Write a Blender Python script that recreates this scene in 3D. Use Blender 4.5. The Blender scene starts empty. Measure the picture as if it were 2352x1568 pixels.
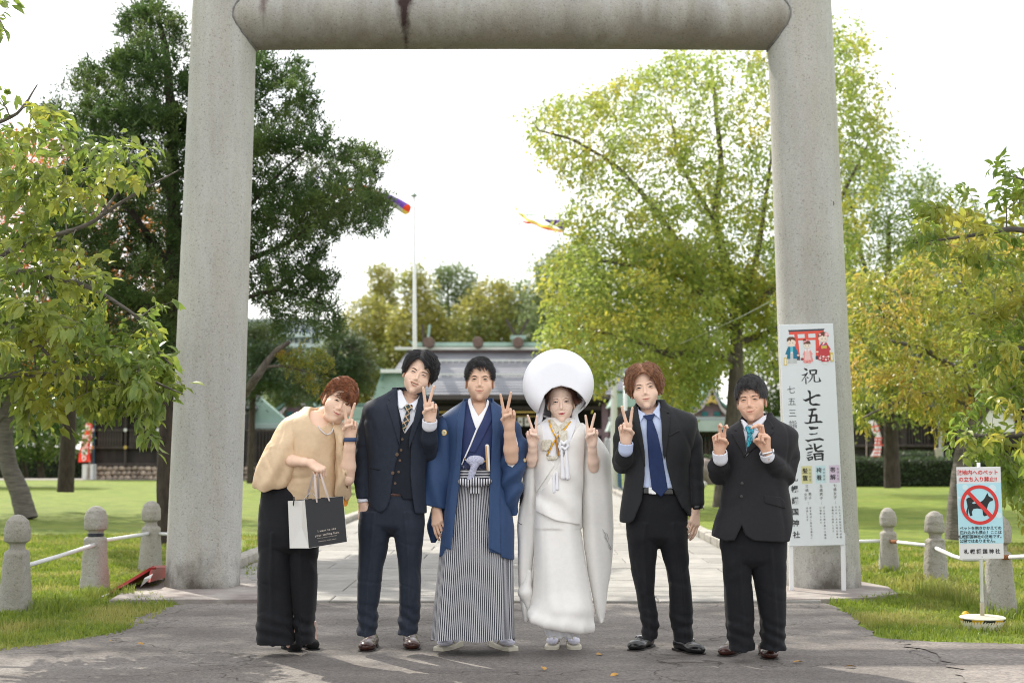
import bpy, math, random, time
import numpy as np
from mathutils import Vector, Matrix, Euler
R = random.Random(7)
rng = np.random.default_rng(7)
T0 = time.time()
sc = bpy.context.scene
C = sc.collection
# ---------------------------------------------------------------- camera
F, HOR, CAMH = 3267.0, 1030.0, 1.18          # focal length and horizon in a 2352 px wide frame
PHI = math.atan((HOR-784)/F)
cam_d = bpy.data.cameras.new('camera'); cam = bpy.data.objects.new('camera', cam_d); C.objects.link(cam)
cam.location = (0, 0, CAMH); cam.rotation_euler = (math.pi/2+PHI, 0, 0)
cam_d.sensor_width = 36; cam_d.lens = F/2352*36; cam_d.clip_end = 2000; cam_d.clip_start = .05
cam_d.dof.use_dof = True; cam_d.dof.focus_distance = 8.35; cam_d.dof.aperture_fstop = 2.8
sc.camera = cam
# ---------------------------------------------------------------- sky and sun
SUN_EL, SUN_AZ = math.radians(46), math.radians(-33)   # azimuth from +Y, negative = left
sun_dir = Vector((math.sin(SUN_AZ)*math.cos(SUN_EL), math.cos(SUN_AZ)*math.cos(SUN_EL), math.sin(SUN_EL)))
world = bpy.data.worlds.new('World'); sc.world = world; world.use_nodes = True
wn = world.node_tree; wn.nodes.clear()
def wnode(t, **k):
 n = wn.nodes.new(t)
 for a, b in k.items(): setattr(n, a, b)
 return n
sky = wnode('ShaderNodeTexSky', sky_type='NISHITA', sun_disc=False, sun_elevation=SUN_EL, sun_rotation=SUN_AZ)
sky.air_density = 1.0; sky.dust_density = 2.0
tc = wnode('ShaderNodeTexCoord'); mp = wnode('ShaderNodeMapping'); mp.inputs['Scale'].default_value = (1.2, 1.2, 3.5)
nz = wnode('ShaderNodeTexNoise'); nz.inputs['Scale'].default_value = 2.2; nz.inputs['Detail'].default_value = 6
cr = wnode('ShaderNodeValToRGB'); cr.color_ramp.elements[0].position = .34; cr.color_ramp.elements[0].color = (.35, .35, .35, 1)
cr.color_ramp.elements[1].position = .62; cr.color_ramp.elements[1].color = (.97, .97, .97, 1)
mx = wnode('ShaderNodeMix', data_type='RGBA'); mx.inputs['B'].default_value = (10.0, 9.9, 9.75, 1)   # thin bright cloud
bg = wnode('ShaderNodeBackground'); bg.inputs['Strength'].default_value = .12
wo = wnode('ShaderNodeOutputWorld')
L = wn.links.new
L(tc.outputs['Generated'], mp.inputs['Vector']); L(mp.outputs[0], nz.inputs['Vector']); L(nz.outputs['Fac'], cr.inputs[0])
L(cr.outputs[0], mx.inputs['Factor']); L(sky.outputs[0], mx.inputs['A']); L(mx.outputs['Result'], bg.inputs['Color']); L(bg.outputs[0], wo.inputs[0])
sun_d = bpy.data.lights.new('sun', 'SUN'); sun = bpy.data.objects.new('sun', sun_d); C.objects.link(sun)
sun_d.energy = 3.3; sun_d.angle = math.radians(.6); sun_d.color = (1, .94, .82)
sun.rotation_euler = sun_dir.to_track_quat('Z', 'Y').to_euler(); sun.location = (0, 0, 30)
vs = sc.view_settings; vs.view_transform = 'Standard'; vs.look = 'None'; vs.exposure = .82; vs.gamma = 1; vs.use_curve_mapping = False
sc.cycles.max_bounces = 8; sc.cycles.transparent_max_bounces = 8; sc.cycles.transmission_bounces = 6
sc.cycles.use_denoising = True; sc.cycles.filter_width = 1.05
# ---------------------------------------------------------------- helpers
def at(px, py, D):
 """point in the place at ground distance D seen in direction px,py of a 2352 px wide view"""
 xc, yc = (px-1176)/F, (784-py)/F
 y = math.cos(PHI)-yc*math.sin(PHI); z = math.sin(PHI)+yc*math.cos(PHI)
 return np.array([xc*D/y, D, CAMH+z*D/y])
def gnd(px, py, z=0.0):
 xc, yc = (px-1176)/F, (784-py)/F
 y = math.cos(PHI)-yc*math.sin(PHI); zz = math.sin(PHI)+yc*math.cos(PHI)
 t = (z-CAMH)/zz
 return np.array([xc*t, y*t, z])
def tag(o, label=None, cat=None, group=None, kind=None):
 if label: o['label'] = label
 if cat: o['category'] = cat
 if group: o['group'] = group
 if kind: o['kind'] = kind
 return o
def empty(name, loc=(0, 0, 0), label=None, cat=None, group=None, parent=None):
 o = bpy.data.objects.new(name, None); C.objects.link(o); o.location = loc; o.empty_display_size = .2
 if parent: o.parent = parent
 return tag(o, label, cat, group)
def mesh(name, v, f, mats=None, smooth=False, midx=None, uv=None):
 me = bpy.data.meshes.new(name)
 v = np.asarray(v, dtype=np.float32).reshape(-1, 3)
 if isinstance(f, np.ndarray):
  k = f.shape[1]; n = len(f)
  me.vertices.add(len(v)); me.vertices.foreach_set('co', v.ravel())
  me.loops.add(n*k); me.loops.foreach_set('vertex_index', f.astype(np.int32).ravel())
  me.polygons.add(n); me.polygons.foreach_set('loop_start', np.arange(0, n*k, k, dtype=np.int32))
  me.polygons.foreach_set('loop_total', np.full(n, k, dtype=np.int32))
  me.update(calc_edges=True)
 else:
  me.from_pydata(v.tolist(), [], f); me.update()
 if smooth: me.polygons.foreach_set('use_smooth', np.ones(len(me.polygons), dtype=bool))
 for m in (mats if isinstance(mats, (list, tuple)) else [mats]):
  if m: me.materials.append(m)
 if midx is not None: me.polygons.foreach_set('material_index', np.asarray(midx, dtype=np.int32))
 if uv is not None:
  lay = me.uv_layers.new(name='UVMap')
  li = np.empty(len(me.loops), dtype=np.int32); me.loops.foreach_get('vertex_index', li)
  lay.data.foreach_set('uv', np.asarray(uv, dtype=np.float32)[li].ravel())
 return me
def obj(name, me, parent=None, loc=(0, 0, 0), rot=(0, 0, 0), scale=(1, 1, 1)):
 o = bpy.data.objects.new(name, me); C.objects.link(o); o.location = loc; o.rotation_euler = rot; o.scale = scale
 if parent: o.parent = parent
 return o
class MB:
 """collects shapes that belong to one mesh"""
 def __init__(s): s.v = []; s.f = []; s.m = []; s.n = 0
 def add(s, v, f, m=0):
  s.v.extend([tuple(q) for q in v]); s.f.extend([tuple(i+s.n for i in q) for q in f]); s.m += [m]*len(f); s.n += len(v); return s
 def box(s, c, d, rz=0, m=0, M=None, bev=0):
  hx, hy, hz = d[0]/2, d[1]/2, d[2]/2
  if bev:
   b = min(bev, hx*.9, hy*.9, hz*.9)
   pts = []; 
   for z, e in ((-hz, b), (-hz+b, 0), (hz-b, 0), (hz, b)):
    X, Y = hx-e, hy-e; q = b if not e else b*.6
    pts += [(-X+q, -Y, z), (X-q, -Y, z), (X, -Y+q, z), (X, Y-q, z), (X-q, Y, z), (-X+q, Y, z), (-X, Y-q, z), (-X, -Y+q, z)]
   fs = [tuple(range(7, -1, -1)), tuple(range(24, 32))]
   for r in range(3):
    for i in range(8): j = (i+1) % 8; fs.append((r*8+i, r*8+j, r*8+8+j, r*8+8+i))
  else:
   pts = [(x, y, z) for z in (-hz, hz) for x, y in ((-hx, -hy), (hx, -hy), (hx, hy), (-hx, hy))]
   fs = [(3, 2, 1, 0), (4, 5, 6, 7), (0, 1, 5, 4), (1, 2, 6, 5), (2, 3, 7, 6), (3, 0, 4, 7)]
  if M is None: M = Matrix.Rotation(rz, 3, 'Z')
  return s.add([M @ Vector(p)+Vector(c) for p in pts], fs, m)
 def prof(s, prof, c=(0, 0, 0), n=24, m=0, M=None):
  """lathe: prof = [(r,z)...]"""
  v = []; f = []
  for r, z in prof:
   for i in range(n): a = 2*math.pi*i/n; v.append((r*math.cos(a), r*math.sin(a), z))
  for k in range(len(prof)-1):
   for i in range(n): j = (i+1) % n; f.append((k*n+i, k*n+j, k*n+n+j, k*n+n+i))
  f.append(tuple(range(n-1, -1, -1))); f.append(tuple(range((len(prof)-1)*n, len(prof)*n)))
  M = M or Matrix.Identity(3)
  return s.add([M @ Vector(p)+Vector(c) for p in v], f, m)
 def tube(s, pts, rad, n=8, m=0, cap=True):
  pts = [Vector(p) for p in pts]
  if not isinstance(rad, (list, tuple, np.ndarray)): rad = [rad]*len(pts)
  v = []; f = []; up = None
  for i, p in enumerate(pts):
   t = (pts[min(i+1, len(pts)-1)]-pts[max(i-1, 0)]).normalized()
   if up is None: up = Vector((0, 0, 1)) if abs(t.z) < .9 else Vector((1, 0, 0))
   a = t.cross(up).normalized(); b = a.cross(t).normalized(); up = b
   for k in range(n):
    w = 2*math.pi*k/n; v.append(p+(a*math.cos(w)+b*math.sin(w))*rad[i])
  for i in range(len(pts)-1):
   for k in range(n): j = (k+1) % n; f.append((i*n+k, i*n+j, i*n+n+j, i*n+n+k))
  if cap: f.append(tuple(range(n-1, -1, -1))); f.append(tuple(range((len(pts)-1)*n, len(pts)*n)))
  return s.add(v, f, m)
 def prism(s, poly, y0, y1, m=0):
  """poly in x,z extruded from y0 to y1"""
  n = len(poly); a = sum(poly[i][0]*poly[(i+1) % n][1]-poly[(i+1) % n][0]*poly[i][1] for i in range(n))
  if a < 0: poly = poly[::-1]
  v = [(x, y0, z) for x, z in poly]+[(x, y1, z) for x, z in poly]
  f = [tuple(range(n)), tuple(range(2*n-1, n-1, -1))]+[((i+1) % n, i, n+i, n+(i+1) % n) for i in range(n)]
  return s.add(v, f, m)
 def build(s, name, mats, parent=None, loc=(0, 0, 0), smooth=False, **k):
  me = mesh(name, s.v, s.f, mats, smooth, s.m if isinstance(mats, (list, tuple)) else None)
  if smooth == 'auto':
   me.polygons.foreach_set('use_smooth', np.ones(len(me.polygons), dtype=bool))
   try: me.set_sharp_from_angle(angle=math.radians(38))
   except Exception: pass
  return obj(name, me, parent, loc, **k)
# ---------------------------------------------------------------- materials
MC = {}
def nt(name):
 m = bpy.data.materials.new(name); m.use_nodes = True; t = m.node_tree; t.nodes.clear()
 return m, t
def mat(name, col, rough=.7, var=.0, vs_=8., bump=0., bs=60., spec=.4, metal=0., col2=None, coord='Object', stretch=(1, 1, 1), trans=0., detail=5., sheen=0., sss=0., contrast=(.35, .65), rnd=0., dist=1.0, shine=0.):
 if name in MC: return MC[name]
 m, t = nt(name); N = t.nodes.new; K = t.links.new
 out = N('ShaderNodeOutputMaterial'); b = N('ShaderNodeBsdfPrincipled'); K(b.outputs[0], out.inputs[0])
 b.inputs['Roughness'].default_value = rough; b.inputs['Metallic'].default_value = metal
 b.inputs['Specular IOR Level'].default_value = spec
 if sheen: b.inputs['Sheen Weight'].default_value = sheen; b.inputs['Sheen Roughness'].default_value = .5
 if sss:
  b.inputs['Subsurface Weight'].default_value = sss; b.inputs['Subsurface Scale'].default_value = .012
  b.inputs['Subsurface Radius'].default_value = (1, .35, .2)
 tcn = N('ShaderNodeTexCoord'); mpn = N('ShaderNodeMapping'); mpn.inputs['Scale'].default_value = stretch
 K(tcn.outputs[coord], mpn.inputs['Vector'])
 c = tuple(col)+(1,); src = None
 if var or col2:
  n = N('ShaderNodeTexNoise'); n.inputs['Scale'].default_value = vs_; n.inputs['Detail'].default_value = detail; n.inputs['Roughness'].default_value = .6
  K(mpn.outputs[0], n.inputs['Vector'])
  r = N('ShaderNodeValToRGB'); r.color_ramp.elements[0].position = contrast[0]; r.color_ramp.elements[1].position = contrast[1]
  if col2: r.color_ramp.elements[0].color = c; r.color_ramp.elements[1].color = tuple(col2)+(1,)
  else:
   r.color_ramp.elements[0].color = tuple(x*(1-var) for x in col)+(1,); r.color_ramp.elements[1].color = tuple(min(1, x*(1+var)) for x in col)+(1,)
  K(n.outputs['Fac'], r.inputs[0]); src = r.outputs[0]
 if rnd:
  oi = N('ShaderNodeObjectInfo'); mr = N('ShaderNodeMapRange'); mr.inputs['To Min'].default_value = 1-rnd; mr.inputs['To Max'].default_value = 1+rnd
  K(oi.outputs['Random'], mr.inputs[0]); vm = N('ShaderNodeVectorMath'); vm.operation = 'SCALE'
  if src: K(src, vm.inputs[0])
  else: vm.inputs[0].default_value = col
  K(mr.outputs[0], vm.inputs['Scale']); src = vm.outputs[0]
 if src: K(src, b.inputs['Base Color'])
 else: b.inputs['Base Color'].default_value = c
 if bump:
  n2 = N('ShaderNodeTexNoise'); n2.inputs['Scale'].default_value = bs; n2.inputs['Detail'].default_value = 3
  K(mpn.outputs[0], n2.inputs['Vector'])
  bp = N('ShaderNodeBump'); bp.inputs['Strength'].default_value = bump; bp.inputs['Distance'].default_value = .01*dist
  K(n2.outputs['Fac'], bp.inputs['Height']); K(bp.outputs[0], b.inputs['Normal'])
 if trans:
  tr = N('ShaderNodeBsdfTranslucent'); ms = N('ShaderNodeMixShader'); ms.inputs[0].default_value = trans
  if src: K(src, tr.inputs[0])
  else: tr.inputs[0].default_value = c
  K(b.outputs[0], ms.inputs[1]); K(tr.outputs[0], ms.inputs[2]); K(ms.outputs[0], out.inputs[0])
 MC[name] = m
 return m
# ---------------------------------------------------------------- signed-distance modelling (numpy) -> one continuous mesh
def _v(p): return np.asarray(p, dtype=np.float64)
def cap(p, a, b, ra, rb=None):
 a = _v(a); b = _v(b); rb = ra if rb is None else rb; ba = b-a
 t = np.clip(((p-a) @ ba)/max(1e-9, ba @ ba), 0, 1)
 return np.linalg.norm(p-a-t[:, None]*ba, axis=1)-(ra+(rb-ra)*t)
def ell(p, c, r, Rm=None):
 q = p-_v(c)
 if Rm is not None: q = q @ Rm
 r = _v(r); k0 = np.linalg.norm(q/r, axis=1); k1 = np.linalg.norm(q/(r*r), axis=1)+1e-9
 return np.where(k0 < .02, -r.min(), k0*(k0-1)/k1)
def sph(p, c, r): return np.linalg.norm(p-_v(c), axis=1)-r
def rbox(p, c, h, r, Rm=None):
 q = p-_v(c)
 if Rm is not None: q = q @ Rm
 q = np.abs(q)-(_v(h)-r)
 return np.linalg.norm(np.maximum(q, 0), axis=1)+np.minimum(q.max(1), 0)-r
def smin(a, b, k):
 h = np.clip(.5+.5*(b-a)/k, 0, 1); return b*(1-h)+a*h-k*h*(1-h)
def smax(a, b, k): return -smin(-a, -b, k)
def chain(p, pts, rad, k=.01):
 d = None
 for i in range(len(pts)-1):
  e = cap(p, pts[i], pts[i+1], rad[i], rad[i+1]); d = e if d is None else smin(d, e, k)
 return d
def poly2(x, z, P):
 """signed distance to polygon (inside negative)"""
 P = _v(P); n = len(P); d = np.full(x.shape, 1e9); inside = np.zeros(x.shape, dtype=bool)
 for i in range(n):
  ax, az = P[i]; bx, bz = P[(i+1) % n]; ex, ez = bx-ax, bz-az
  wx, wz = x-ax, z-az; t = np.clip((wx*ex+wz*ez)/(ex*ex+ez*ez+1e-12), 0, 1)
  d = np.minimum(d, (wx-ex*t)**2+(wz-ez*t)**2)
  if ez != 0:
   c = ((az <= z) & (bz > z)) | ((bz <= z) & (az > z)); xi = ax+(z-az)*ex/ez
   inside ^= c & (x < xi)
 d = np.sqrt(d); return np.where(inside, -d, d)
_SR = {}
def _smooth_rows(rows, sig=.016):
 key = id(rows)
 if key in _SR: return _SR[key][1]
 r = np.array(sorted(rows)); z = np.arange(r[0, 0], r[-1, 0]+.004, .004); T_ = np.stack([np.interp(z, r[:, 0], r[:, k]) for k in range(1, 5)], 1)
 n = int(sig/.004*2.5); kk = np.exp(-.5*(np.arange(-n, n+1)*.004/sig)**2); kk /= kk.sum()
 Tp = np.concatenate([2*T_[:1]-T_[n:0:-1], T_, 2*T_[-1:]-T_[-2:-n-2:-1]]) if len(T_) > n+2 else np.pad(T_, ((n, n), (0, 0)), mode='edge')
 T2 = np.stack([np.convolve(Tp[:, k], kk, 'valid') for k in range(4)], 1); out = np.concatenate([z[:, None], T2], 1)
 _SR[key] = (rows, out); return out
def loft(p, rows, n=2.3):
 """rows: (z, xl, xr, y centre, half depth) from low z to high z"""
 r = _smooth_rows(rows); z = p[:, 2]
 xl = np.interp(z, r[:, 0], r[:, 1]); xr = np.interp(z, r[:, 0], r[:, 2]); cy = np.interp(z, r[:, 0], r[:, 3]); b = np.interp(z, r[:, 0], r[:, 4])
 cx = (xl+xr)/2; a = np.maximum((xr-xl)/2, 1e-3)
 q = (np.abs((p[:, 0]-cx)/a)**n+np.abs((p[:, 1]-cy)/b)**n)**(1/n)
 d = (q-1)*np.minimum(a, b)
 return np.maximum(d, np.maximum(r[0, 0]-z, z-r[-1, 0]))
def wav(p, k, seed=0):
 """cheap smooth noise, about -1..1"""
 g = np.random.default_rng(seed); s = 0
 w = p*k
 for i in range(3):
  A = g.normal(size=(3, 3)); w = w+.55*np.sin(w @ A+g.uniform(0, 6, 3))
 for i in range(3):
  d = g.normal(size=3); d /= np.linalg.norm(d); s = s+np.sin(w @ d*1.3+g.uniform(0, 6))
 return s/3
def surf(fn, lo, hi, h, name, mats, smooth=True):
 """surface-nets extraction of fn(points)->distance"""
 lo = _v(lo); hi = _v(hi); S = 4
 nc = np.maximum(np.ceil((hi-lo)/(h*S)).astype(int), 1)
 ax = [lo[i]+np.arange(nc[i]+1)*h*S for i in range(3)]
 G = np.stack(np.meshgrid(*ax, indexing='ij'), -1); Vc = fn(G.reshape(-1, 3)).reshape(G.shape[:3])
 mn = None
 A = np.abs(Vc)
 for i in (0, 1):
  for j in (0, 1):
   for k in (0, 1):
    s_ = A[i:nc[0]+i, j:nc[1]+j, k:nc[2]+k]; mn = s_ if mn is None else np.minimum(mn, s_)
 m = mn < h*S*1.25
 nf = nc*S+1
 V = np.repeat(np.repeat(np.repeat(Vc[:-1, :-1, :-1], S, 0), S, 1), S, 2)
 V = np.pad(V, ((0, 1),)*3, mode='edge')
 # dilate mask onto points
 M = np.repeat(np.repeat(np.repeat(m, S, 0), S, 1), S, 2); MP = np.zeros(nf, dtype=bool)
 for i in (0, 1):
  for j in (0, 1):
   for k in (0, 1): MP[i:nf[0]-1+i, j:nf[1]-1+j, k:nf[2]-1+k] |= M
 idx = np.argwhere(MP); P = lo+idx*h
 vals = np.concatenate([fn(q) for q in np.array_split(P, max(1, len(P)//150000))]) if len(P) else np.zeros(0)
 V = V.astype(np.float64); V[MP] = vals
 V[0] = V[-1] = np.abs(V[0])+h; V[:, 0] = V[:, -1] = h; V[:, :, 0] = V[:, :, -1] = h
 I = V < 0
 cx = nf-1; cnt = np.zeros(cx, dtype=np.int8)
 act = np.zeros(cx, dtype=bool); allin = np.ones(cx, dtype=bool)
 for i in (0, 1):
  for j in (0, 1):
   for k in (0, 1):
    s_ = I[i:cx[0]+i, j:cx[1]+j, k:cx[2]+k]; act |= s_; allin &= s_
 act &= ~allin
 if not act.any(): return mesh(name, np.zeros((0, 3)), [], mats)
 ci = np.argwhere(act); vid = np.full(cx, -1, dtype=np.int64); vid[act] = np.arange(len(ci))
 acc = np.zeros((len(ci), 3)); num = np.zeros(len(ci))
 cor = [(i, j, k) for i in (0, 1) for j in (0, 1) for k in (0, 1)]
 cv = {c: V[ci[:, 0]+c[0], ci[:, 1]+c[1], ci[:, 2]+c[2]] for c in cor}
 for c in cor:
  for a_ in range(3):
   if c[a_] == 0:
    d = list(c); d[a_] = 1; d = tuple(d); v0 = cv[c]; v1 = cv[d]; x = (v0 < 0) != (v1 < 0)
    t = np.where(x, v0/np.where(x, v0-v1, 1), 0); q = np.zeros((len(ci), 3)); q += c; q[:, a_] += t
    acc += q*x[:, None]; num += x
 verts = lo+(ci+acc/num[:, None])*h
 F_ = []
 for a_ in range(3):
  b_, c_ = (a_+1) % 3, (a_+2) % 3
  s0 = [slice(None)]*3; s1 = [slice(None)]*3; s0[a_] = slice(0, -1); s1[a_] = slice(1, None)
  X = I[tuple(s0)] != I[tuple(s1)]
  e = np.argwhere(X); ok = (e[:, b_] > 0) & (e[:, c_] > 0) & (e[:, b_] < cx[b_]) & (e[:, c_] < cx[c_]); e = e[ok]
  if not len(e): continue
  ins = I[e[:, 0], e[:, 1], e[:, 2]]
  def g(db, dc):
   q = e.copy(); q[:, b_] -= db; q[:, c_] -= dc; return vid[q[:, 0], q[:, 1], q[:, 2]]
  quad = np.stack([g(1, 1), g(0, 1), g(0, 0), g(1, 0)], 1)
  quad[~ins] = quad[~ins][:, ::-1]; F_.append(quad)
 Fq = np.concatenate(F_); Fq = Fq[(Fq >= 0).all(1)]
 return mesh(name, verts, Fq, mats, smooth)
def text_mesh(s, size, m, name='lettering', offset=0., align='CENTER', space=1.0, shear=0., line=1.0, extrude=.0008):
 cu = bpy.data.curves.new('lettering', 'FONT'); cu.body = s; cu.size = size; cu.align_x = align; cu.align_y = 'CENTER'
 cu.offset = offset; cu.space_character = space; cu.space_line = line; cu.shear = shear; cu.extrude = extrude; cu.resolution_u = 3
 o = bpy.data.objects.new('lettering', cu); C.objects.link(o); dg = bpy.context.evaluated_depsgraph_get()
 me = bpy.data.meshes.new_from_object(o.evaluated_get(dg)); bpy.data.objects.remove(o); bpy.data.curves.remove(cu)
 me.materials.clear(); me.materials.append(m); me.name = name
 return me
def skinmat(name, c, r=.48): return mat(name, c, rough=r, var=.03, vs_=22, bump=.05, bs=260, spec=.35, sss=.06, dist=.5)
SK1 = skinmat('skin_fair', (.76, .525, .39)); SK2 = skinmat('skin_warm', (.70, .46, .33)); SK3 = skinmat('skin_pale', (.77, .535, .405)); SK5 = skinmat('skin_powdered', (.84, .62, .50)); SK4 = skinmat('skin_ruddy', (.69, .425, .30))
LEG = mat('stocking_skin', (.55, .36, .29), .5)
def hairmat(name, c, c2): return mat(name, c, rough=.5, col2=c2, vs_=60, stretch=(1, 1, .25), bump=.6, bs=220, spec=.5, dist=.4)
HB = hairmat('hair_black', (.010, .009, .010), (.028, .026, .028)); HR = hairmat('hair_auburn', (.11, .032, .012), (.30, .105, .038))
HL = hairmat('hair_light_brown', (.15, .06, .028), (.36, .17, .085)); HG = hairmat('hair_greying', (.018, .017, .018), (.075, .072, .072)); HM = hairmat('hair_dark_brown', (.05, .018, .012), (.13, .05, .03))
def fm(skin_lip, brow=(.03, .02, .018), hair=None): 
 k = 'lip_%02d%02d' % (int(skin_lip[0]*100), int(skin_lip[1]*100))
 return dict(white=mat('eye_white', (.36, .33, .31), .5, spec=.15), iris=mat('iris_dark', (.010, .007, .006), .45, spec=.15), dark=mat('lash_dark', (.015, .010, .009), .6), brow=mat('brow_%d' % int(brow[0]*1000), brow, .8), lip=mat(k, skin_lip, .38), mline=mat('mouth_line', (.07, .015, .015), .6), teeth=mat('teeth', (.68, .60, .45), .3))
# ---- fabrics
def cloth(name, c, rough=.85, **k): return mat(name, c, rough=rough, var=k.pop('var', .10), vs_=k.pop('vs_', 40), bump=k.pop('bump', .25), bs=k.pop('bs', 420), spec=k.pop('spec', .25), sheen=k.pop('sheen', .05), dist=.4, **k)
SHIRT = cloth('shirt_white', (.74, .76, .82), .7, var=.02); SHIRTB = cloth('shirt_pale_blue', (.52, .60, .80), .7, var=.02)
NAVY = cloth('navy_wool', (.016, .022, .036), .7); NAVY2 = cloth('navy_wool_vest', (.008, .011, .018), .75)
CHAR = cloth('charcoal_wool', (.012, .013, .015), .75, spec=.35); BLK = cloth('black_wool', (.011, .0105, .013), .75, spec=.35); BLKT = cloth('black_trouser', (.008, .0085, .011), .8)
BEIGE = cloth('beige_satin', (.63, .465, .295), .50, var=.04, spec=.4); ORANGE = cloth('orange_lining', (.85, .33, .04), .6)
BROWN_L = mat('brown_leather', (.055, .018, .012), .27, var=.3, vs_=30, spec=.6); BLACK_L = mat('black_leather', (.010, .010, .011), .26, spec=.6); SUEDE = mat('black_suede', (.008, .008, .009), .9)
SOLE = mat('dark_sole', (.02, .016, .014), .6)
GOLD = mat('gold_metal', (.75, .50, .16), .3, metal=.8); SILV = mat('silver_metal', (.62, .62, .64), .22, metal=.9)
BUT = mat('horn_button', (.10, .06, .035), .3, var=.3, vs_=300)
HAORI = cloth('blue_silk_haori', (.028, .062, .150), .62, var=.05, spec=.3); KIMO = cloth('indigo_silk', (.022, .036, .115), .62, var=.05, spec=.3)
WHT = cloth('white_silk', (.80, .80, .83), .55, var=.02); SHIRO = cloth('ivory_silk', (.82, .80, .765), .5, var=.02, spec=.35, bump=.15); SHIRO2 = cloth('white_silk_hood', (.82, .83, .87), .6, var=.01, bump=.1)
# ================================================================= people
def crop(x0, y0, s):
 k = 2352/4096
 return lambda cx, cy: ((x0+cx/s)*k, (y0+cy/s)*k)
CR1 = crop(980, 1360, 965/800); CR2 = crop(1640, 1360, 1013/840); CR3 = crop(2400, 1360, 998/840)
H1 = crop(1180, 1450, 941/300); H2 = crop(1480, 1380, 935/340); H3 = crop(1700, 1400, 1098/420)
H4 = crop(2050, 1380, 1087/430); H5 = crop(2440, 1420, 1027/380); H6 = crop(2800, 1470, 1243/420)
class Per:
 def __init__(s, T, D, name='person', base=None, **kw):
  s.T, s.D = T, D; s.base = _v(base); s.e = empty(name, tuple(s.base), **kw)
 def w(s, cx, cy, dy=0., T=None):
  px, py = (T or s.T)(cx, cy); return at(px, py, s.D+dy)
 def xz(s, pts, dy=-.12, T=None): return [tuple(s.w(a, b, dy, T)[[0, 2]]) for a, b in pts]
 def rows(s, rws, T=None):
  """(cy, xl, xr, half depth, dy)"""
  o = []
  for r in rws:
   a = s.w(r[1], r[0], 0, T); b = s.w(r[2], r[0], 0, T); o.append((a[2], a[0], b[0], s.D+(r[4] if len(r) > 4 else 0), r[3]))
  return o
 def add(s, name, me, parent=None, label=None):
  v = np.empty(len(me.vertices)*3, dtype=np.float32); me.vertices.foreach_get('co', v)
  me.vertices.foreach_set('co', (v.reshape(-1, 3)-s.base).ravel().astype(np.float32)); me.update()
  o = bpy.data.objects.new(name, me); C.objects.link(o); o.parent = parent or s.e
  if label: o['label'] = label
  return o
 def sdf(s, name, fn, lo, hi, h, m, parent=None, label=None): return s.add(name, surf(fn, lo, hi, h, name, m), parent, label)
def rotm(yaw=0, pitch=0, roll=0):
 """yaw>0 turns the face to image right, pitch>0 tips it up, roll>0 tips the crown to image right"""
 return np.array(Matrix.Rotation(math.radians(roll), 3, 'Y') @ Matrix.Rotation(math.radians(yaw), 3, 'Z') @ Matrix.Rotation(math.radians(-pitch), 3, 'X'))
def tmesh(me, M, c, sc_=1.0):
 v = np.empty(len(me.vertices)*3, dtype=np.float32); me.vertices.foreach_get('co', v)
 me.vertices.foreach_set('co', ((v.reshape(-1, 3)*sc_) @ M.T+c).astype(np.float32).ravel()); me.update(); return me
def joinm(name, mes, m):
 V = []; Fl = []; n = 0
 for me in mes:
  v = np.empty(len(me.vertices)*3, dtype=np.float32); me.vertices.foreach_get('co', v); V.append(v.reshape(-1, 3))
  f = np.empty(len(me.loops), dtype=np.int32); me.loops.foreach_get('vertex_index', f); Fl.append(f.reshape(-1, 4)+n); n += len(me.vertices)
 return mesh(name, np.concatenate(V), np.concatenate(Fl), m, True)
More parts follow.
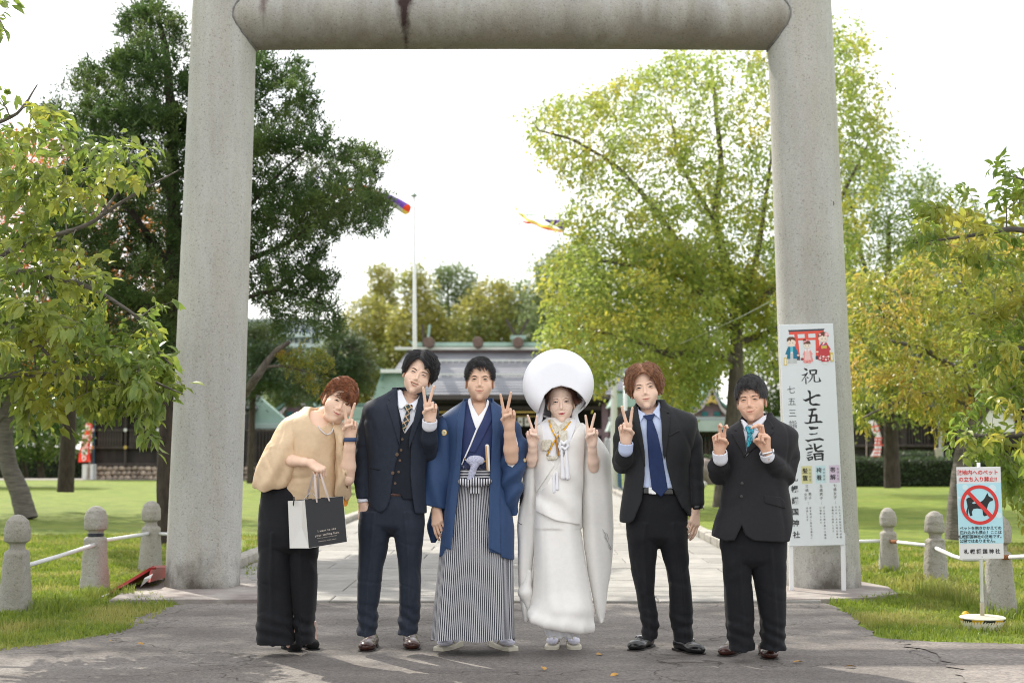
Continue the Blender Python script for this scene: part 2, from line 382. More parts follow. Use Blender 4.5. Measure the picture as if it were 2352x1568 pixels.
# ---- head -------------------------------------------------------
def head_fn(q):
 fw, jaw, fat, smile = q.get('fw', 1), q.get('jaw', 1), q.get('fat', 0), q.get('smile', .4); ch = q.get('chin', 0); es = q.get('eyes', .0315); opn = q.get('open', 0)
 nose = q.get('nose', 1.)
 def f(p):
  x, y, z = p.T; s = np.stack([np.abs(x), y, z], 1)
  d = ell(p, (0, .012, .038), (.074*fw, .094, .088))
  d = smin(d, ell(p, (0, -.018, -.022), (.067*fw, .072, .082)), .02)
  d = smin(d, ell(p, (0, -.028, -.066+ch), (.0500*jaw, .056, .050)), .022)
  d = smin(d, ell(s, (.0285*jaw, -.012, -.050+ch), (.026, .04, .034)), .02)
  d = smin(d, sph(p, (0, -.078, -.104+ch), .016), .020)
  d = smin(d, ell(s, (.040*fw, -.0565, -.034), (.025+fat*.010, .021+fat*.01, .022+smile*.003+fat*.012)), .026)
  if fat: d = smin(d, ell(p, (0, -.030, -.104), (.047*jaw, .046, .026)), .025)
  d = smin(d, cap(s, (.012, -.0860, .021), (.040, -.0760, .024), .0075), .014)
  d = smax(d, -ell(s, (es, -.104, .001), (.019, .0145, .0115)), .009)
  d = smin(d, ell(s, (es, -.0785, .000), (.0165, .0118, .0098)), .004)
  d = smin(d, cap(p, (0, -.084, .010), (0, -.104*nose, -.033), .0055, .0095), .010)
  d = smin(d, sph(s, (.0125, -.0925, -.0385), .0078), .006)
  d = smax(d, -sph(s, (.0062, -.1025, -.0475), .0032), .003)
  d = smin(d, ell(p, (0, -.0735, -.064), (.034, .0195, .026)), .026)
  mw = .0235+smile*.006; mu = smile*.008
  d = smin(d, chain(s, [(0, -.0968, -.0615), (.010, -.0955, -.0610), (mw, -.083, -.0650+mu)], [.0040, .0038, .0015], .003), .005)
  d = smin(d, chain(s, [(0, -.0955, -.0725), (.010, -.0935, -.0715), (mw, -.083, -.0660+mu)], [.0048, .0042, .0015], .003), .005)
  if opn: d = smax(d, -ell(p-np.stack([0*x, 0*x, 13*x*x], 1), (0, -.094, -.0665), (.025, .016, .0075)), .002)
  else: d = smax(d, -chain(s, [(0, -.1015, -.0668), (.012, -.0985, -.0664), (mw+.002, -.087, -.0652+mu*1.3)], [.0012, .0012, .0012], .001), .0025)
  if smile > .6: d = smax(d, -cap(s, (.021, -.098, -.042), (.036, -.083, -.058+mu), .0010), .006)
  d = smax(d, -ell(p, (0, -.109, -.087+ch*.5), (.014, .010, .003)), .010)
  e = ell(s, (.0765*fw, .010, -.014), (.0075, .018, .031), _earR)
  e = smax(e, -ell(s, (.084*fw, .004, -.010), (.005, .010, .018), _earR), .004)
  d = smin(d, e, .004)
  d = smin(d, cap(p, (0, .034, -.060), q['neck'], q.get('nr', .047), q.get('nr', .047)*1.16), .014)
  return d
 return f
_a = math.radians(22); _earR = np.array([[math.cos(_a), -math.sin(_a), 0], [math.sin(_a), math.cos(_a), 0], [0, 0, 1]])
def skull_fn(q):
 g = head_fn(q); return g
def hair_base(q):
 t, sd, bk = q.get('ht', .018), q.get('hs', .012), q.get('hb', .014); fw = q.get('fw', 1); ox = q.get('hox', 0)
 ext = q.get('hext', [])
 def f(p):
  d = ell(p, (ox, .014, .042), (.076*fw+sd, .094+bk, .085+t))
  for c, r, k in ext: d = smin(d, ell(p, c, r), k)
  return d
 return f
def hair_fn(q):
 b = hair_base(q); P = np.array(q['line'])/1000.; yc = q.get('ycut', .015); nape = q.get('nape', -.075); sb = q.get('burn', -.012)
 def f(p):
  x, y, z = p.T
  d = b(p)
  u = np.arctan2(x-.01, z+.02)*9+y*25
  d = d+.0016*np.sin(u*6+2*wav(p, 40, 3))*1.0+.0035*wav(p*np.array([1, 1, .45]), 75, 4)
  op = np.maximum(poly2(x, z, P), y-yc-.25*np.minimum(z, 0)*0)
  d = smax(d, -op, .004)
  low = np.interp(y, [-.10, -.02, .025, .06], [sb+.02, sb, nape+.04, nape])
  d = smax(d, low-z, .008)
  if q.get('earcut', 1):
   s = np.stack([np.abs(x), y, z], 1); d = smax(d, -ell(s, (.088*q.get('fw', 1), .012, -.020), (.030, .024, .034)), .004)
  return d
 return f
def locks(q, n, seed, flow, step=.007, steps=(5, 10), wid=.0024, lift=.0015, zmin=0.0, tipout=.002, zt=-.02, seedbox=None):
 g = np.random.default_rng(seed); b = hair_base(q)
 def nrm(p):
  e = 1e-3; o = np.stack([b(p+np.eye(3)[i]*e)-b(p-np.eye(3)[i]*e) for i in range(3)], 1); return o/np.linalg.norm(o, axis=1)[:, None]
 P = np.array(q['line'])/1000.
 n = int(n*1.25); pts = []
 while sum(map(len, pts)) < n:
  d = g.normal(size=(n*3, 3)); d /= np.linalg.norm(d, axis=1)[:, None]; p = _v((0, .014, .04))+d*.11
  for _ in range(4): p = p-nrm(p)*b(p)[:, None]
  ok = (p[:, 2] > zmin+.02*g.random(len(p))) & ~((p[:, 1] < .0) & (poly2(p[:, 0], p[:, 2], P) < .004)) & (p[:, 1] < .07)
  pts.append(p[ok])
 p = np.concatenate(pts)[:n]; L_ = g.integers(steps[0], steps[1]+1, n); mx_ = steps[1]
 path = [p]; ph = g.uniform(0, 6, n); dirs = None
 off = g.uniform(-.001, lift, n)
 for k in range(mx_):
  N = nrm(p); v = flow(p, g); v = v-(v*N).sum(1)[:, None]*N; v /= np.linalg.norm(v, axis=1)[:, None]+1e-9
  v = v+np.cross(N, v)*(.35*np.sin(ph+k*.7))[:, None]
  if dirs is not None: v = .5*v+.5*dirs
  v /= np.linalg.norm(v, axis=1)[:, None]; dirs = v
  p = p+v*step; p = p-N*(b(p)-off-.0006*k)[:, None]*.8
  path.append(p)
 path = np.stack(path, 1); V = []; Fq = []; nn = 0
 for i in range(n):
  pp = path[i, :L_[i]+1]; m = len(pp)
  if pp[-1, 2] < zt-.12: continue
  t = np.gradient(pp, axis=0); t /= np.linalg.norm(t, axis=1)[:, None]+1e-9; N = nrm(pp); S_ = np.cross(t, N)
  w = wid*g.uniform(.35, 1.05)*np.sin(np.pi*np.clip(np.linspace(.12, 1, m), 0, 1))**.6; w[-1] = .0002
  q4 = np.stack([pp-S_*w[:, None], pp+N*(w*.5)[:, None]+N*tipout*np.linspace(0, 1, m)[:, None]**2, pp+S_*w[:, None], pp-N*(w*.3)[:, None]], 1)
  V.append(q4.reshape(-1, 3)); a = np.arange(m-1)[:, None]*4
  for s_ in range(4):
   s2 = (s_+1) % 4; Fq.append(np.concatenate([a+s_, a+4+s_, a+4+s2, a+s2], 1)+nn)
  nn += 4*m
 return np.concatenate(V), np.concatenate(Fq)
def gravity_flow(ox, oy, oz, grav=1., front=0.):
 def f(p, g):
  v = p-_v((ox, oy, oz)); v = v/(np.linalg.norm(v, axis=1)[:, None]+.02); v[:, 2] -= grav*.5; v[:, 1] -= front; return v
 return f
def part_flow(px, sweep=1., front=.25, grav=.6):
 def f(p, g):
  v = np.zeros_like(p); v[:, 0] = np.where(p[:, 0] > px, 1, -1)*sweep; v[:, 1] = -front*(p[:, 1] < .03)+.25*(p[:, 1] > .05); v[:, 2] = -grav; return v
 return f
def swept_flow(dx, dy, dz):
 def f(p, g): return np.tile(_v((dx, dy, dz)), (len(p), 1))+p*np.array([3, 0, 0])
 return f
def make_head(P, q, eye_px, T, yaw=0, pitch=0, roll=0, dy=0, scale=1.0):
 M = rotm(yaw, pitch, roll); c = P.w(eye_px[0], eye_px[1], dy-.085, T)-M @ _v((0, -.085, 0))*scale
 q['neck'] = tuple(M.T @ (q['neck_w']-c)/scale)
 hf = head_fn(q); nk = q['neck']
 lo = np.minimum((-.10, -.13, -.14), np.array(nk)-.075); hi = np.maximum((.10, .12, .135), np.array(nk)+.075)
 skin = q['skin']; me = tmesh(surf(hf, lo, hi, .0026, 'body', skin), M, c, scale)
 smile = q.get('smile', .4); es = q.get('eyes', .0315); eo = q.get('eo', .5); opn = q.get('open', 0)
 cv = lambda L_: [(a, b+.012*a*a) for a, b in L_] if opn else L_
 def patch(name, poly, off, m, parent=None, h=.0011, base=.0025, k=0):
  poly = np.array(poly)/1000.; x0, z0 = poly.min(0)-.003; x1, z1 = poly.max(0)+.003
  def f(p): d = hf(p); return np.maximum(np.maximum(d-off, -d-base), poly2(p[:, 0], p[:, 2], poly))
  ys = -.075 if abs(poly[:, 0]).max() > .035 else -.085
  o = P.add(name, tmesh(surf(f, (x0, -.125, z0), (x1, -.045, z1), h, name, m), M, c, scale), parent); return o
 mats = q['m']
 for s in (-1, 1):
  tl = q.get('etilt', 1.)*s
  ex = es*1000*s; w = 14.2*q.get('ew', 1); hu = 2.2+3.4*eo; hl = 1.5+1.9*eo; sm = smile*1.2
  up = [(ex-w, -1.2-tl*(-.6)), (ex-w*.5, hu*.80), (ex, hu), (ex+w*.5, hu*.80), (ex+w, -1.2+tl*.6)]
  dn = [(ex+w*.5, -hl*.85+sm*.6), (ex, -hl+sm), (ex-w*.5, -hl*.85+sm*.6)]
  eye = patch('eye', up+dn, .0006, mats['white'])
  r = 6.2; iris = [(ex+q.get('gaze', 0)+r*math.cos(a), .3+r*math.sin(a)) for a in np.linspace(0, 2*math.pi, 12, endpoint=False)]
  al = np.array(up+dn)/1000.; ir = np.array(iris)/1000.
  def f(p): d = hf(p); return np.maximum.reduce([d-.0012, -d-.002, poly2(p[:, 0], p[:, 2], al), poly2(p[:, 0], p[:, 2], ir)])
  P.add('iris', tmesh(surf(f, (ex/1000-.008, -.115, -.008), (ex/1000+.008, -.06, .010), .0009, 'iris', mats['iris']), M, c, scale), eye)
  lash = up+[(a, b+q.get('lash', 3.0)) for a, b in up[::-1]]; lash[-1] = (up[0][0]-.4, up[0][1]+.3)
  patch('eyelid_line', lash, .0017, mats['dark'], eye)
  bx = ex; bt = q.get('brow', 1.); bz = q.get('bz', 20); si = q.get('btilt', 0)*s
  br = [(ex-17*1, bz-2-si*-1), (ex-8, bz+3.0-si*-.5), (ex+8, bz+3.0+si*-.5), (ex+17, bz-2-si), (ex+8, bz+3.0-3.8*bt-si*.5), (ex-8, bz+3.0-3.8*bt+si*.5)]
  if s > 0: br = [(ex-15, bz-1.5+si), (ex-6, bz+2.2+si*.6), (ex+6, bz+3.4), (ex+18, bz-3.5-si*.3), (ex+7, bz+3.2-4.6*bt), (ex-6, bz+2.0-6.0*bt+si*.6), (ex-15, bz-1.5-5.0*bt+si)]
  else: br = [(ex+15, bz-1.5-si), (ex+6, bz+2.2-si*.6), (ex-6, bz+3.4), (ex-18, bz-3.5+si*.3), (ex-7, bz+3.2-4.6*bt), (ex+6, bz+2.0-6.0*bt-si*.6), (ex+15, bz-1.5-5.0*bt-si)]
  patch('eyebrow', br, .0011, mats['brow'])
 mw = (24+smile*6)*q.get('mw', 1); mu = smile*8
 mz = -66.8
 lw = q.get('lip', 1.)
 if opn:
  ul = cv([(-mw, mz), (-12, mz+7.8), (0, mz+7.4), (12, mz+7.8), (mw, mz), (14, mz+4.6), (0, mz+4.6), (-14, mz+4.6)])
  ll = cv([(-mw, mz), (-12, mz-4.5), (0, mz-5.5), (12, mz-4.5), (mw, mz), (12, mz-9), (0, mz-11), (-12, mz-9)])
  tp = np.array(cv([(-24, mz+1), (-16, mz+5), (0, mz+5), (16, mz+5), (24, mz+1), (13, mz-4), (0, mz-5), (-13, mz-4)]))/1000.
  def f(p): return np.maximum(poly2(p[:, 0], p[:, 2], tp), ell(p, (0, -.070, -.066), (.026, .0205, .02)))
  P.add('teeth', tmesh(surf(f, (-.027, -.10, -.080), (.027, -.05, -.05), .0011, 'teeth', mats['teeth']), M, c, scale))
 else:
  ul = [(-mw, mz+mu), (-12, mz+4.2*lw), (-4, mz+6.0*lw), (0, mz+5.2*lw), (4, mz+6.0*lw), (12, mz+4.2*lw), (mw, mz+mu), (12, mz+.9), (0, mz+.3), (-12, mz+.9)]
  ll = [(-mw, mz+mu-.4), (-12, mz-.2), (0, mz-.7), (12, mz-.2), (mw, mz+mu-.4), (12, mz-5*lw), (0, mz-7.6*lw), (-12, mz-5*lw)]
 lp = patch('lips', ul, .0007, mats['lip']); patch('lips', ll, .0007, mats['lip'])
 if not opn: patch('mouth_line', [(-mw, mz+mu+.5), (-12, mz+1.2), (0, mz+.7), (12, mz+1.2), (mw, mz+mu+.5), (12, mz-1.1), (0, mz-1.7), (-12, mz-1.1)], .0005, mats['mline'], lp)
 if 'line' in q:
  hm = surf(hair_fn(q), (-.15, -.14, -.13), (.15, .17, .17), .0032, 'hair', mats['hair'])
  tmesh(hm, M, c, scale); ho = P.add('hair', hm)
  n, flow, kw = q['locks']
  v, fq = locks(q, n, q.get('seed', 1), flow, **kw); fz = q.get('fuzz', .004); k2 = dict(kw, wid=.0011, lift=fz, tipout=fz); v2, f2 = locks(q, n//2, q.get('seed', 1)+50, flow, **k2); fq = np.concatenate([fq, f2+len(v)]); v = np.concatenate([v, v2])
  lm = mesh('hair_lock', v, fq, mats['hair'], True); tmesh(lm, M, c, scale); o = P.add('hair_strands', lm, ho); o['kind'] = 'stuff'
 return me, M, c
# ---- hands ------------------------------------------------------
FB = {'index': ((.027, .088), (.046, .028, .022), .0085), 'middle': ((.0085, .092), (.050, .031, .023), .0087),
      'ring': ((-.0105, .088), (.042, .027, .022), .0083), 'pinky': ((-.028, .078), (.033, .021, .019), .0072)}
def hand_fn(pose, fore=None):
 parts = []
 for k, (b, ln, r) in FB.items():
  sp, c1, c2, c3 = pose[k]; p = _v((b[0], 0, b[1])); pts = [p]; th = 0; sp = math.radians(sp)
  for L_, c_ in zip(ln, (c1, c2, c3)):
   th += math.radians(c_); p = p+L_*_v((math.sin(sp)*math.cos(th), -math.sin(th), math.cos(sp)*math.cos(th))); pts.append(p)
  parts.append((pts, [r*1.06, r, r*.94, r*.80]))
 th = [_v(t) for t in pose['thumb']]
 wr = pose.get('wr', .026)
 def f(p):
  d = None
  for (bx, bz), _, r in FB.values():
   e = cap(p, (bx*.45, .002, .0), (bx, .002, bz-.004), .0135, .0125); d = e if d is None else smin(d, e, .012)
  d = smin(d, ell(p, (.020, -.008, .036), (.017, .014, .030)), .014)
  d = smin(d, ell(p, (-.018, -.006, .034), (.014, .012, .030)), .012)
  d = smin(d, chain(p, th, [.0135, .0120, .0108, .0088], .003), .008)
  fd = None
  for pts, rad in parts:
   e = chain(p, pts, rad, .002); fd = e if fd is None else np.minimum(fd, e)
   d = smin(d, cap(p, pts[0], pts[0]*.8+pts[1]*.2, rad[0]), .006)
  d = smin(d, fd, .0025)
  q = p*np.array([1, 1.28, 1])
  if fore is not None: 
   for i in range(len(fore)-1): d = smin(d, cap(q, _v(fore[i][:3])*np.array([1, 1.28, 1]), _v(fore[i+1][:3])*np.array([1, 1.28, 1]), fore[i][3], fore[i+1][3]), .014)
  return d
 return f
PEACE = dict(index=(9, 4, 4, 4), middle=(-14, 4, 4, 4), ring=(2, 72, 92, 48), pinky=(4, 68, 90, 50), thumb=[(.018, -.006, .020), (.034, -.024, .046), (.020, -.050, .066), (-.008, -.056, .076)])
BENT = dict(index=(6, 12, 60, 40), middle=(-12, 12, 60, 40), ring=(2, 75, 95, 50), pinky=(4, 75, 92, 50), thumb=[(.018, -.006, .020), (.034, -.024, .046), (.020, -.050, .064), (-.006, -.056, .074)])
RELAX = dict(index=(2, 18, 22, 15), middle=(0, 24, 28, 18), ring=(-1, 28, 30, 20), pinky=(-3, 30, 32, 22), thumb=[(.016, -.004, .020), (.034, -.014, .046), (.036, -.026, .070), (.032, -.036, .090)])
FIST = dict(index=(2, 70, 85, 60), middle=(0, 74, 88, 60), ring=(-1, 76, 88, 60), pinky=(-3, 78, 86, 60), thumb=[(.018, -.006, .020), (.036, -.022, .044), (.030, -.044, .062), (.010, -.054, .072)])
def make_hand(P, pose, wrist, up, palm, side, skin, scale=1., elbow=None, er=.042, wr=.027):
 """wrist: world; up: finger direction; palm: direction the palm faces; side +1/-1: thumb to the image +x/-x when palm faces camera"""
 z = _v(up)/np.linalg.norm(up); y = -_v(palm); y = y-z*(y @ z); y /= np.linalg.norm(y); x = np.cross(y, z)
 M = np.stack([x*side, y, z], 1)*scale; c = _v(wrist)
 if elbow is not None:
  inv = np.linalg.inv(M); e = inv @ (_v(elbow)-c); fore = [(0, .002, .004, wr), (e[0]*.25, e[1]*.25, e[2]*.25, wr*1.08), (e[0]*.7, e[1]*.7, e[2]*.7, er), (e[0], e[1], e[2], er*.95)]
 else: e = _v((0, 0, -.05)); fore = [(0, .002, .004, wr), (0, .004, -.028, wr*.95)]
 lo = np.minimum((-.075, -.105, -.10), e-.07); hi = np.maximum((.085, .06, .21), e+.07)
 me = surf(hand_fn(pose, fore), lo, hi, .0024, 'body', skin)
 v = np.empty(len(me.vertices)*3, dtype=np.float32); me.vertices.foreach_get('co', v)
 me.vertices.foreach_set('co', (v.reshape(-1, 3) @ M.T+c).astype(np.float32).ravel())
 if side < 0: me.flip_normals()
 me.update(); return me, M, c
def crease(p, k, seed, a, st=(1, 1, 1.7)):
 return a*np.clip(1-3.2*np.abs(wav(p*np.array(st), k, seed+50)), 0, 1)
# ---- cloth helpers ----------------------------------------------
def garment(base, off, poly=None, cut=None, yfront=None, inner=None, k=.003, fold=None):
 """offset surface of base clipped to polygons in x,z; front half only where yfront is given"""
 def f(p):
  d = base(p)-off
  if fold is not None: d = d+fold(p)
  if inner is not None: d = smax(d, -(base(p)-inner), .002)
  if poly is not None:
   e = poly2(p[:, 0], p[:, 2], poly)
   if yfront is not None: e = np.maximum(e, p[:, 1]-yfront)
   d = smax(d, e, k)
  if cut is not None:
   e = poly2(p[:, 0], p[:, 2], cut)
   if yfront is not None: e = np.maximum(e, p[:, 1]-yfront)
   d = smax(d, -e, k)
  return d
 return f
def bb(P, cropbox, y0=-.2, y1=.2, T=None):
 a = P.w(cropbox[0], cropbox[1], 0, T); b = P.w(cropbox[2], cropbox[3], 0, T)
 return (a[0], P.D+y0, b[2]), (b[0], P.D+y1, a[2])
def shoe(P, toe, heel, h=.075, wid=.046, m=None, sole=None, name='shoe', kind='oxford', label=None):
 """toe, heel: world x,y on the ground"""
 t = _v(toe); hl = _v(heel); L_ = np.linalg.norm(t-hl); d = (t-hl)/L_; n = _v((-d[1], d[0]))
 def loc(p): q = p[:, :2]-hl; return np.stack([q @ n, q @ d, p[:, 2]], 1)
 def up(p):
  q = loc(p); l = q[:, 1]/L_; g = ell(q, (0, L_*.72, .034), (wid, L_*.30, .034)); g = smin(g, ell(q, (0, L_*.22, .046), (wid*.80, L_*.26, .046)), .03)
  g = smin(g, ell(q, (0, L_*.42, .050), (wid*.78, L_*.25, .038)), .02)
  if kind == 'pump': g = smax(g, -ell(q, (0, L_*.30, .085), (wid*.72, L_*.38, .050)), .004)
  else: g = smax(g, q[:, 2]-h-.012*np.sin(l*2), .004)
  return smax(g, .012-q[:, 2], .002)
 def so(p):
  q = loc(p); pr = np.interp(q[:, 1], [0, L_*.25, L_*.5, L_*.75, L_*.93, L_], [wid*.55, wid*.78, wid*.72, wid*1.0, wid*.75, wid*.25])
  g = np.maximum(np.abs(q[:, 0])-pr-.003, np.maximum(q[:, 1]-L_, -q[:, 1])); ht = np.where(q[:, 1] < L_*.3, .020, .013)
  if kind != 'pump': lowz = np.where((q[:, 1] > L_*.3) & (q[:, 1] < L_*.45), .008, .0)
  else: lowz = np.where((q[:, 1] > L_*.18) & (q[:, 1] < L_*.6), .009, 0.)
  return np.maximum(g, np.maximum(q[:, 2]-ht, lowz-q[:, 2]))
 lo = (min(t[0], hl[0])-.07, min(t[1], hl[1])-.05, -.003); hi = (max(t[0], hl[0])+.07, max(t[1], hl[1])+.05, .12)
 o = P.sdf(name, up, lo, hi, .0035, m, label=label); P.sdf('sole', so, lo, hi, .003, sole, o); return o
def foldf(P, amp, k, seed, st=(1, 1, 1)):
 s_ = np.array(st)
 return lambda p: amp*wav(p*s_, k, seed)
def buttons(P, pts, m, r=.009, y=None, base=None, name='button', T=None, off=.0):
 proto = MB().prof([(r*.5, .0025), (r, .0022), (r, 0), (r*.9, -.002)], n=10).build('button_proto', m); me = proto.data; bpy.data.objects.remove(proto)
 for a, b in pts:
  w = P.w(a, b, -.12, T); yy = np.linspace(P.D-.30, P.D+.05, 200); q = np.stack([np.full(200, w[0]), yy, np.full(200, w[2])], 1)
  d = base(q)-off; i = int(np.argmax(d < 0)) if (d < 0).any() else 100
  o = obj(name, me, P.e, (w[0]-P.base[0], yy[i]-.002-P.base[1], w[2]-P.base[2]), (math.pi/2, 0, 0))
# ================================================================= ground, path, gate
def sheet(name, pts, z, m, kind='structure', div=None, rough_edge=0.):
 P_ = []
 n = len(pts)
 for i in range(n):
  a, b = _v(pts[i][:2]), _v(pts[(i+1) % n][:2]); k = max(1, int(np.linalg.norm(b-a)/(div or 1e9))) if max(abs(a[1]), abs(b[1])) < 40 and max(abs(a[0]), abs(b[0])) < 8 else 1
  for j in range(k):
   q = a+(b-a)*j/k
   if k > 1: q = q+np.array([R.gauss(0, rough_edge), R.gauss(0, rough_edge)])
   P_.append((q[0], q[1], z))
 return P_
def poly_obj(name, P_, m, kind=None, parent=None):
 a = sum(P_[i][0]*P_[(i+1) % len(P_)][1]-P_[(i+1) % len(P_)][0]*P_[i][1] for i in range(len(P_)))
 if a < 0: P_ = P_[::-1]
 o = obj(name, mesh(name, P_, [tuple(range(len(P_)))], m), parent)
 if kind: o['kind'] = kind
 return o
def grassmat():
 m, t = nt('lawn'); N = t.nodes.new; K = t.links.new; out = N('ShaderNodeOutputMaterial'); b = N('ShaderNodeBsdfPrincipled'); K(b.outputs[0], out.inputs[0]); b.inputs['Roughness'].default_value = .8; b.inputs['Specular IOR Level'].default_value = .2
 tcn = N('ShaderNodeTexCoord'); cols = [((.085, .135, .014), (.195, .25, .030), 2.1), ((.15, .16, .03), (.27, .27, .06), 9.)]
 rs = []
 for c1, c2, s in cols:
  n = N('ShaderNodeTexNoise'); n.inputs['Scale'].default_value = s; n.inputs['Detail'].default_value = 8; n.inputs['Roughness'].default_value = .72; K(tcn.outputs['Object'], n.inputs[0])
  r = N('ShaderNodeValToRGB'); r.color_ramp.elements[0].position = .36; r.color_ramp.elements[1].position = .62; r.color_ramp.elements[0].color = c1+(1,); r.color_ramp.elements[1].color = c2+(1,); K(n.outputs['Fac'], r.inputs[0]); rs.append(r)
 n = N('ShaderNodeTexNoise'); n.inputs['Scale'].default_value = .8; n.inputs['Detail'].default_value = 4; K(tcn.outputs['Object'], n.inputs[0])
 rr = N('ShaderNodeValToRGB'); rr.color_ramp.elements[0].position = .50; rr.color_ramp.elements[1].position = .72; rr.color_ramp.elements[1].color = (.55, .55, .55, 1); K(n.outputs['Fac'], rr.inputs[0])
 mxn = N('ShaderNodeMix'); mxn.data_type = 'RGBA'; K(rr.outputs[0], mxn.inputs['Factor']); K(rs[0].outputs[0], mxn.inputs['A']); K(rs[1].outputs[0], mxn.inputs['B']); K(mxn.outputs['Result'], b.inputs['Base Color'])
 n2 = N('ShaderNodeTexNoise'); n2.inputs['Scale'].default_value = 60; n2.inputs['Detail'].default_value = 3; K(tcn.outputs['Object'], n2.inputs[0]); bp = N('ShaderNodeBump'); bp.inputs['Strength'].default_value = .8; bp.inputs['Distance'].default_value = .03; K(n2.outputs['Fac'], bp.inputs['Height']); K(bp.outputs[0], b.inputs['Normal'])
 return m
def asphaltmat(name, c1, c2, cracks=True, coarse=1.):
 m, t = nt(name); N = t.nodes.new; K = t.links.new; out = N('ShaderNodeOutputMaterial'); b = N('ShaderNodeBsdfPrincipled'); K(b.outputs[0], out.inputs[0]); b.inputs['Roughness'].default_value = .82; b.inputs['Specular IOR Level'].default_value = .3
 tcn = N('ShaderNodeTexCoord')
 def noise(s, d=5, st=(1, 1, 1), ro=.6):
  mpn = N('ShaderNodeMapping'); mpn.inputs['Scale'].default_value = st; K(tcn.outputs['Object'], mpn.inputs[0]); n = N('ShaderNodeTexNoise'); n.inputs['Scale'].default_value = s; n.inputs['Detail'].default_value = d; n.inputs['Roughness'].default_value = ro; K(mpn.outputs[0], n.inputs[0]); return n
 def ramp(src, a, b_, ca, cb):
  r = N('ShaderNodeValToRGB'); r.color_ramp.elements[0].position = a; r.color_ramp.elements[1].position = b_; r.color_ramp.elements[0].color = ca; r.color_ramp.elements[1].color = cb; K(src, r.inputs[0]); return r
 big = ramp(noise(.9, 7, (1, 2.2, 1)).outputs['Fac'], .38, .64, tuple(c1)+(1,), tuple(c2)+(1,))
 v = N('ShaderNodeTexVoronoi'); v.inputs['Scale'].default_value = 95*coarse; K(tcn.outputs['Object'], v.inputs['Vector'])
 sp = N('ShaderNodeSeparateXYZ'); K(v.outputs['Color'], sp.inputs[0]); agg = ramp(sp.outputs[0], 0, 1, (.72, .72, .74, 1), (1.32, 1.28, 1.24, 1))
 mu = N('ShaderNodeMix'); mu.data_type = 'RGBA'; mu.blend_type = 'MULTIPLY'; mu.inputs['Factor'].default_value = 1; K(big.outputs[0], mu.inputs['A']); K(agg.outputs[0], mu.inputs['B']); col = mu.outputs['Result']; h = None
 if cracks:
  w = noise(1.3, 4); vm = N('ShaderNodeVectorMath'); vm.operation = 'MULTIPLY_ADD'; K(w.outputs['Color'], vm.inputs[0]); vm.inputs[1].default_value = (1.1, 1.1, 0); K(tcn.outputs['Object'], vm.inputs[2])
  for sc_, st, wd in ((.55, (1, 1.9, 1), .0065), (2.2, (1, 1.2, 1), .010)):
   mp2 = N('ShaderNodeMapping'); mp2.inputs['Scale'].default_value = st; K(vm.outputs[0], mp2.inputs[0]); vv = N('ShaderNodeTexVoronoi'); vv.feature = 'DISTANCE_TO_EDGE'; vv.inputs['Scale'].default_value = sc_; K(mp2.outputs[0], vv.inputs['Vector'])
   if sc_ > 1:   # small alligator cracks only in patches
    pn = ramp(noise(.7, 3).outputs['Fac'], .50, .60, (0, 0, 0, 1), (1, 1, 1, 1)); ad = N('ShaderNodeMath'); ad.operation = 'SUBTRACT'; ad.inputs[0].default_value = 1.05; K(pn.outputs[0], ad.inputs[1]); a2 = N('ShaderNodeMath'); a2.operation = 'ADD'; K(vv.outputs['Distance'], a2.inputs[0]); K(ad.outputs[0], a2.inputs[1]); src = a2.outputs[0]; lo_, hi_ = .05, .05+wd*2
   else: src = vv.outputs['Distance']; lo_, hi_ = .0, wd
   cr_ = ramp(src, lo_, hi_, (.42, .40, .38, 1), (1, 1, 1, 1)); mu2 = N('ShaderNodeMix'); mu2.data_type = 'RGBA'; mu2.blend_type = 'MULTIPLY'; mu2.inputs['Factor'].default_value = 1; K(col, mu2.inputs['A']); K(cr_.outputs[0], mu2.inputs['B']); col = mu2.outputs['Result']
   h = cr_.outputs[0] if h is None else h
 K(col, b.inputs['Base Color'])
 bp = N('ShaderNodeBump'); bp.inputs['Strength'].default_value = .55; bp.inputs['Distance'].default_value = .004/coarse**.5; K(v.outputs['Distance'], bp.inputs['Height']); nrm = bp.outputs[0]
 n5 = noise(3.5, 5); bp3 = N('ShaderNodeBump'); bp3.inputs['Strength'].default_value = .5; bp3.inputs['Distance'].default_value = .03; K(n5.outputs['Fac'], bp3.inputs['Height']); K(nrm, bp3.inputs['Normal']); nrm = bp3.outputs[0]
 if h is not None: bp2 = N('ShaderNodeBump'); bp2.inputs['Strength'].default_value = .8; bp2.inputs['Distance'].default_value = .01; K(h, bp2.inputs['Height']); K(nrm, bp2.inputs['Normal']); nrm = bp2.outputs[0]
 K(nrm, b.inputs['Normal']); return m
LAWN = grassmat()
gr = obj('lawn', mesh('lawn', [(-400, -40, 0), (400, -40, 0), (400, 700, 0), (-400, 700, 0)], [(0, 1, 2, 3)], LAWN)); gr['kind'] = 'structure'
ASP = asphaltmat('old_asphalt', (.125, .113, .105), (.20, .185, .172))
edge = [gnd(*p) for p in ((0, 1491), (110, 1480), (200, 1466), (290, 1446), (305, 1425), (345, 1408), (420, 1386))]
edge_r = [gnd(*p) for p in ((1900, 1386), (1925, 1402), (1965, 1412), (1985, 1440), (2010, 1462), (2060, 1470), (2140, 1474), (2260, 1477), (2352, 1480))]
asph = [(-30, 8.3), (-8, 8.35)]+[tuple(e[:2]) for e in edge]+[tuple(e[:2]) for e in edge_r]+[(8, 8.5), (30, 8.6), (30, -20), (-30, -20)]
poly_obj('asphalt_road', sheet('', asph, .006, None, div=.07, rough_edge=.018), ASP, 'structure')
gp = [tuple(gnd(*p)[:2]) for p in ((2075, 1478), (2130, 1500), (2180, 1530), (2230, 1575), (2700, 1700), (2800, 1500), (2352, 1486), (2200, 1481))]
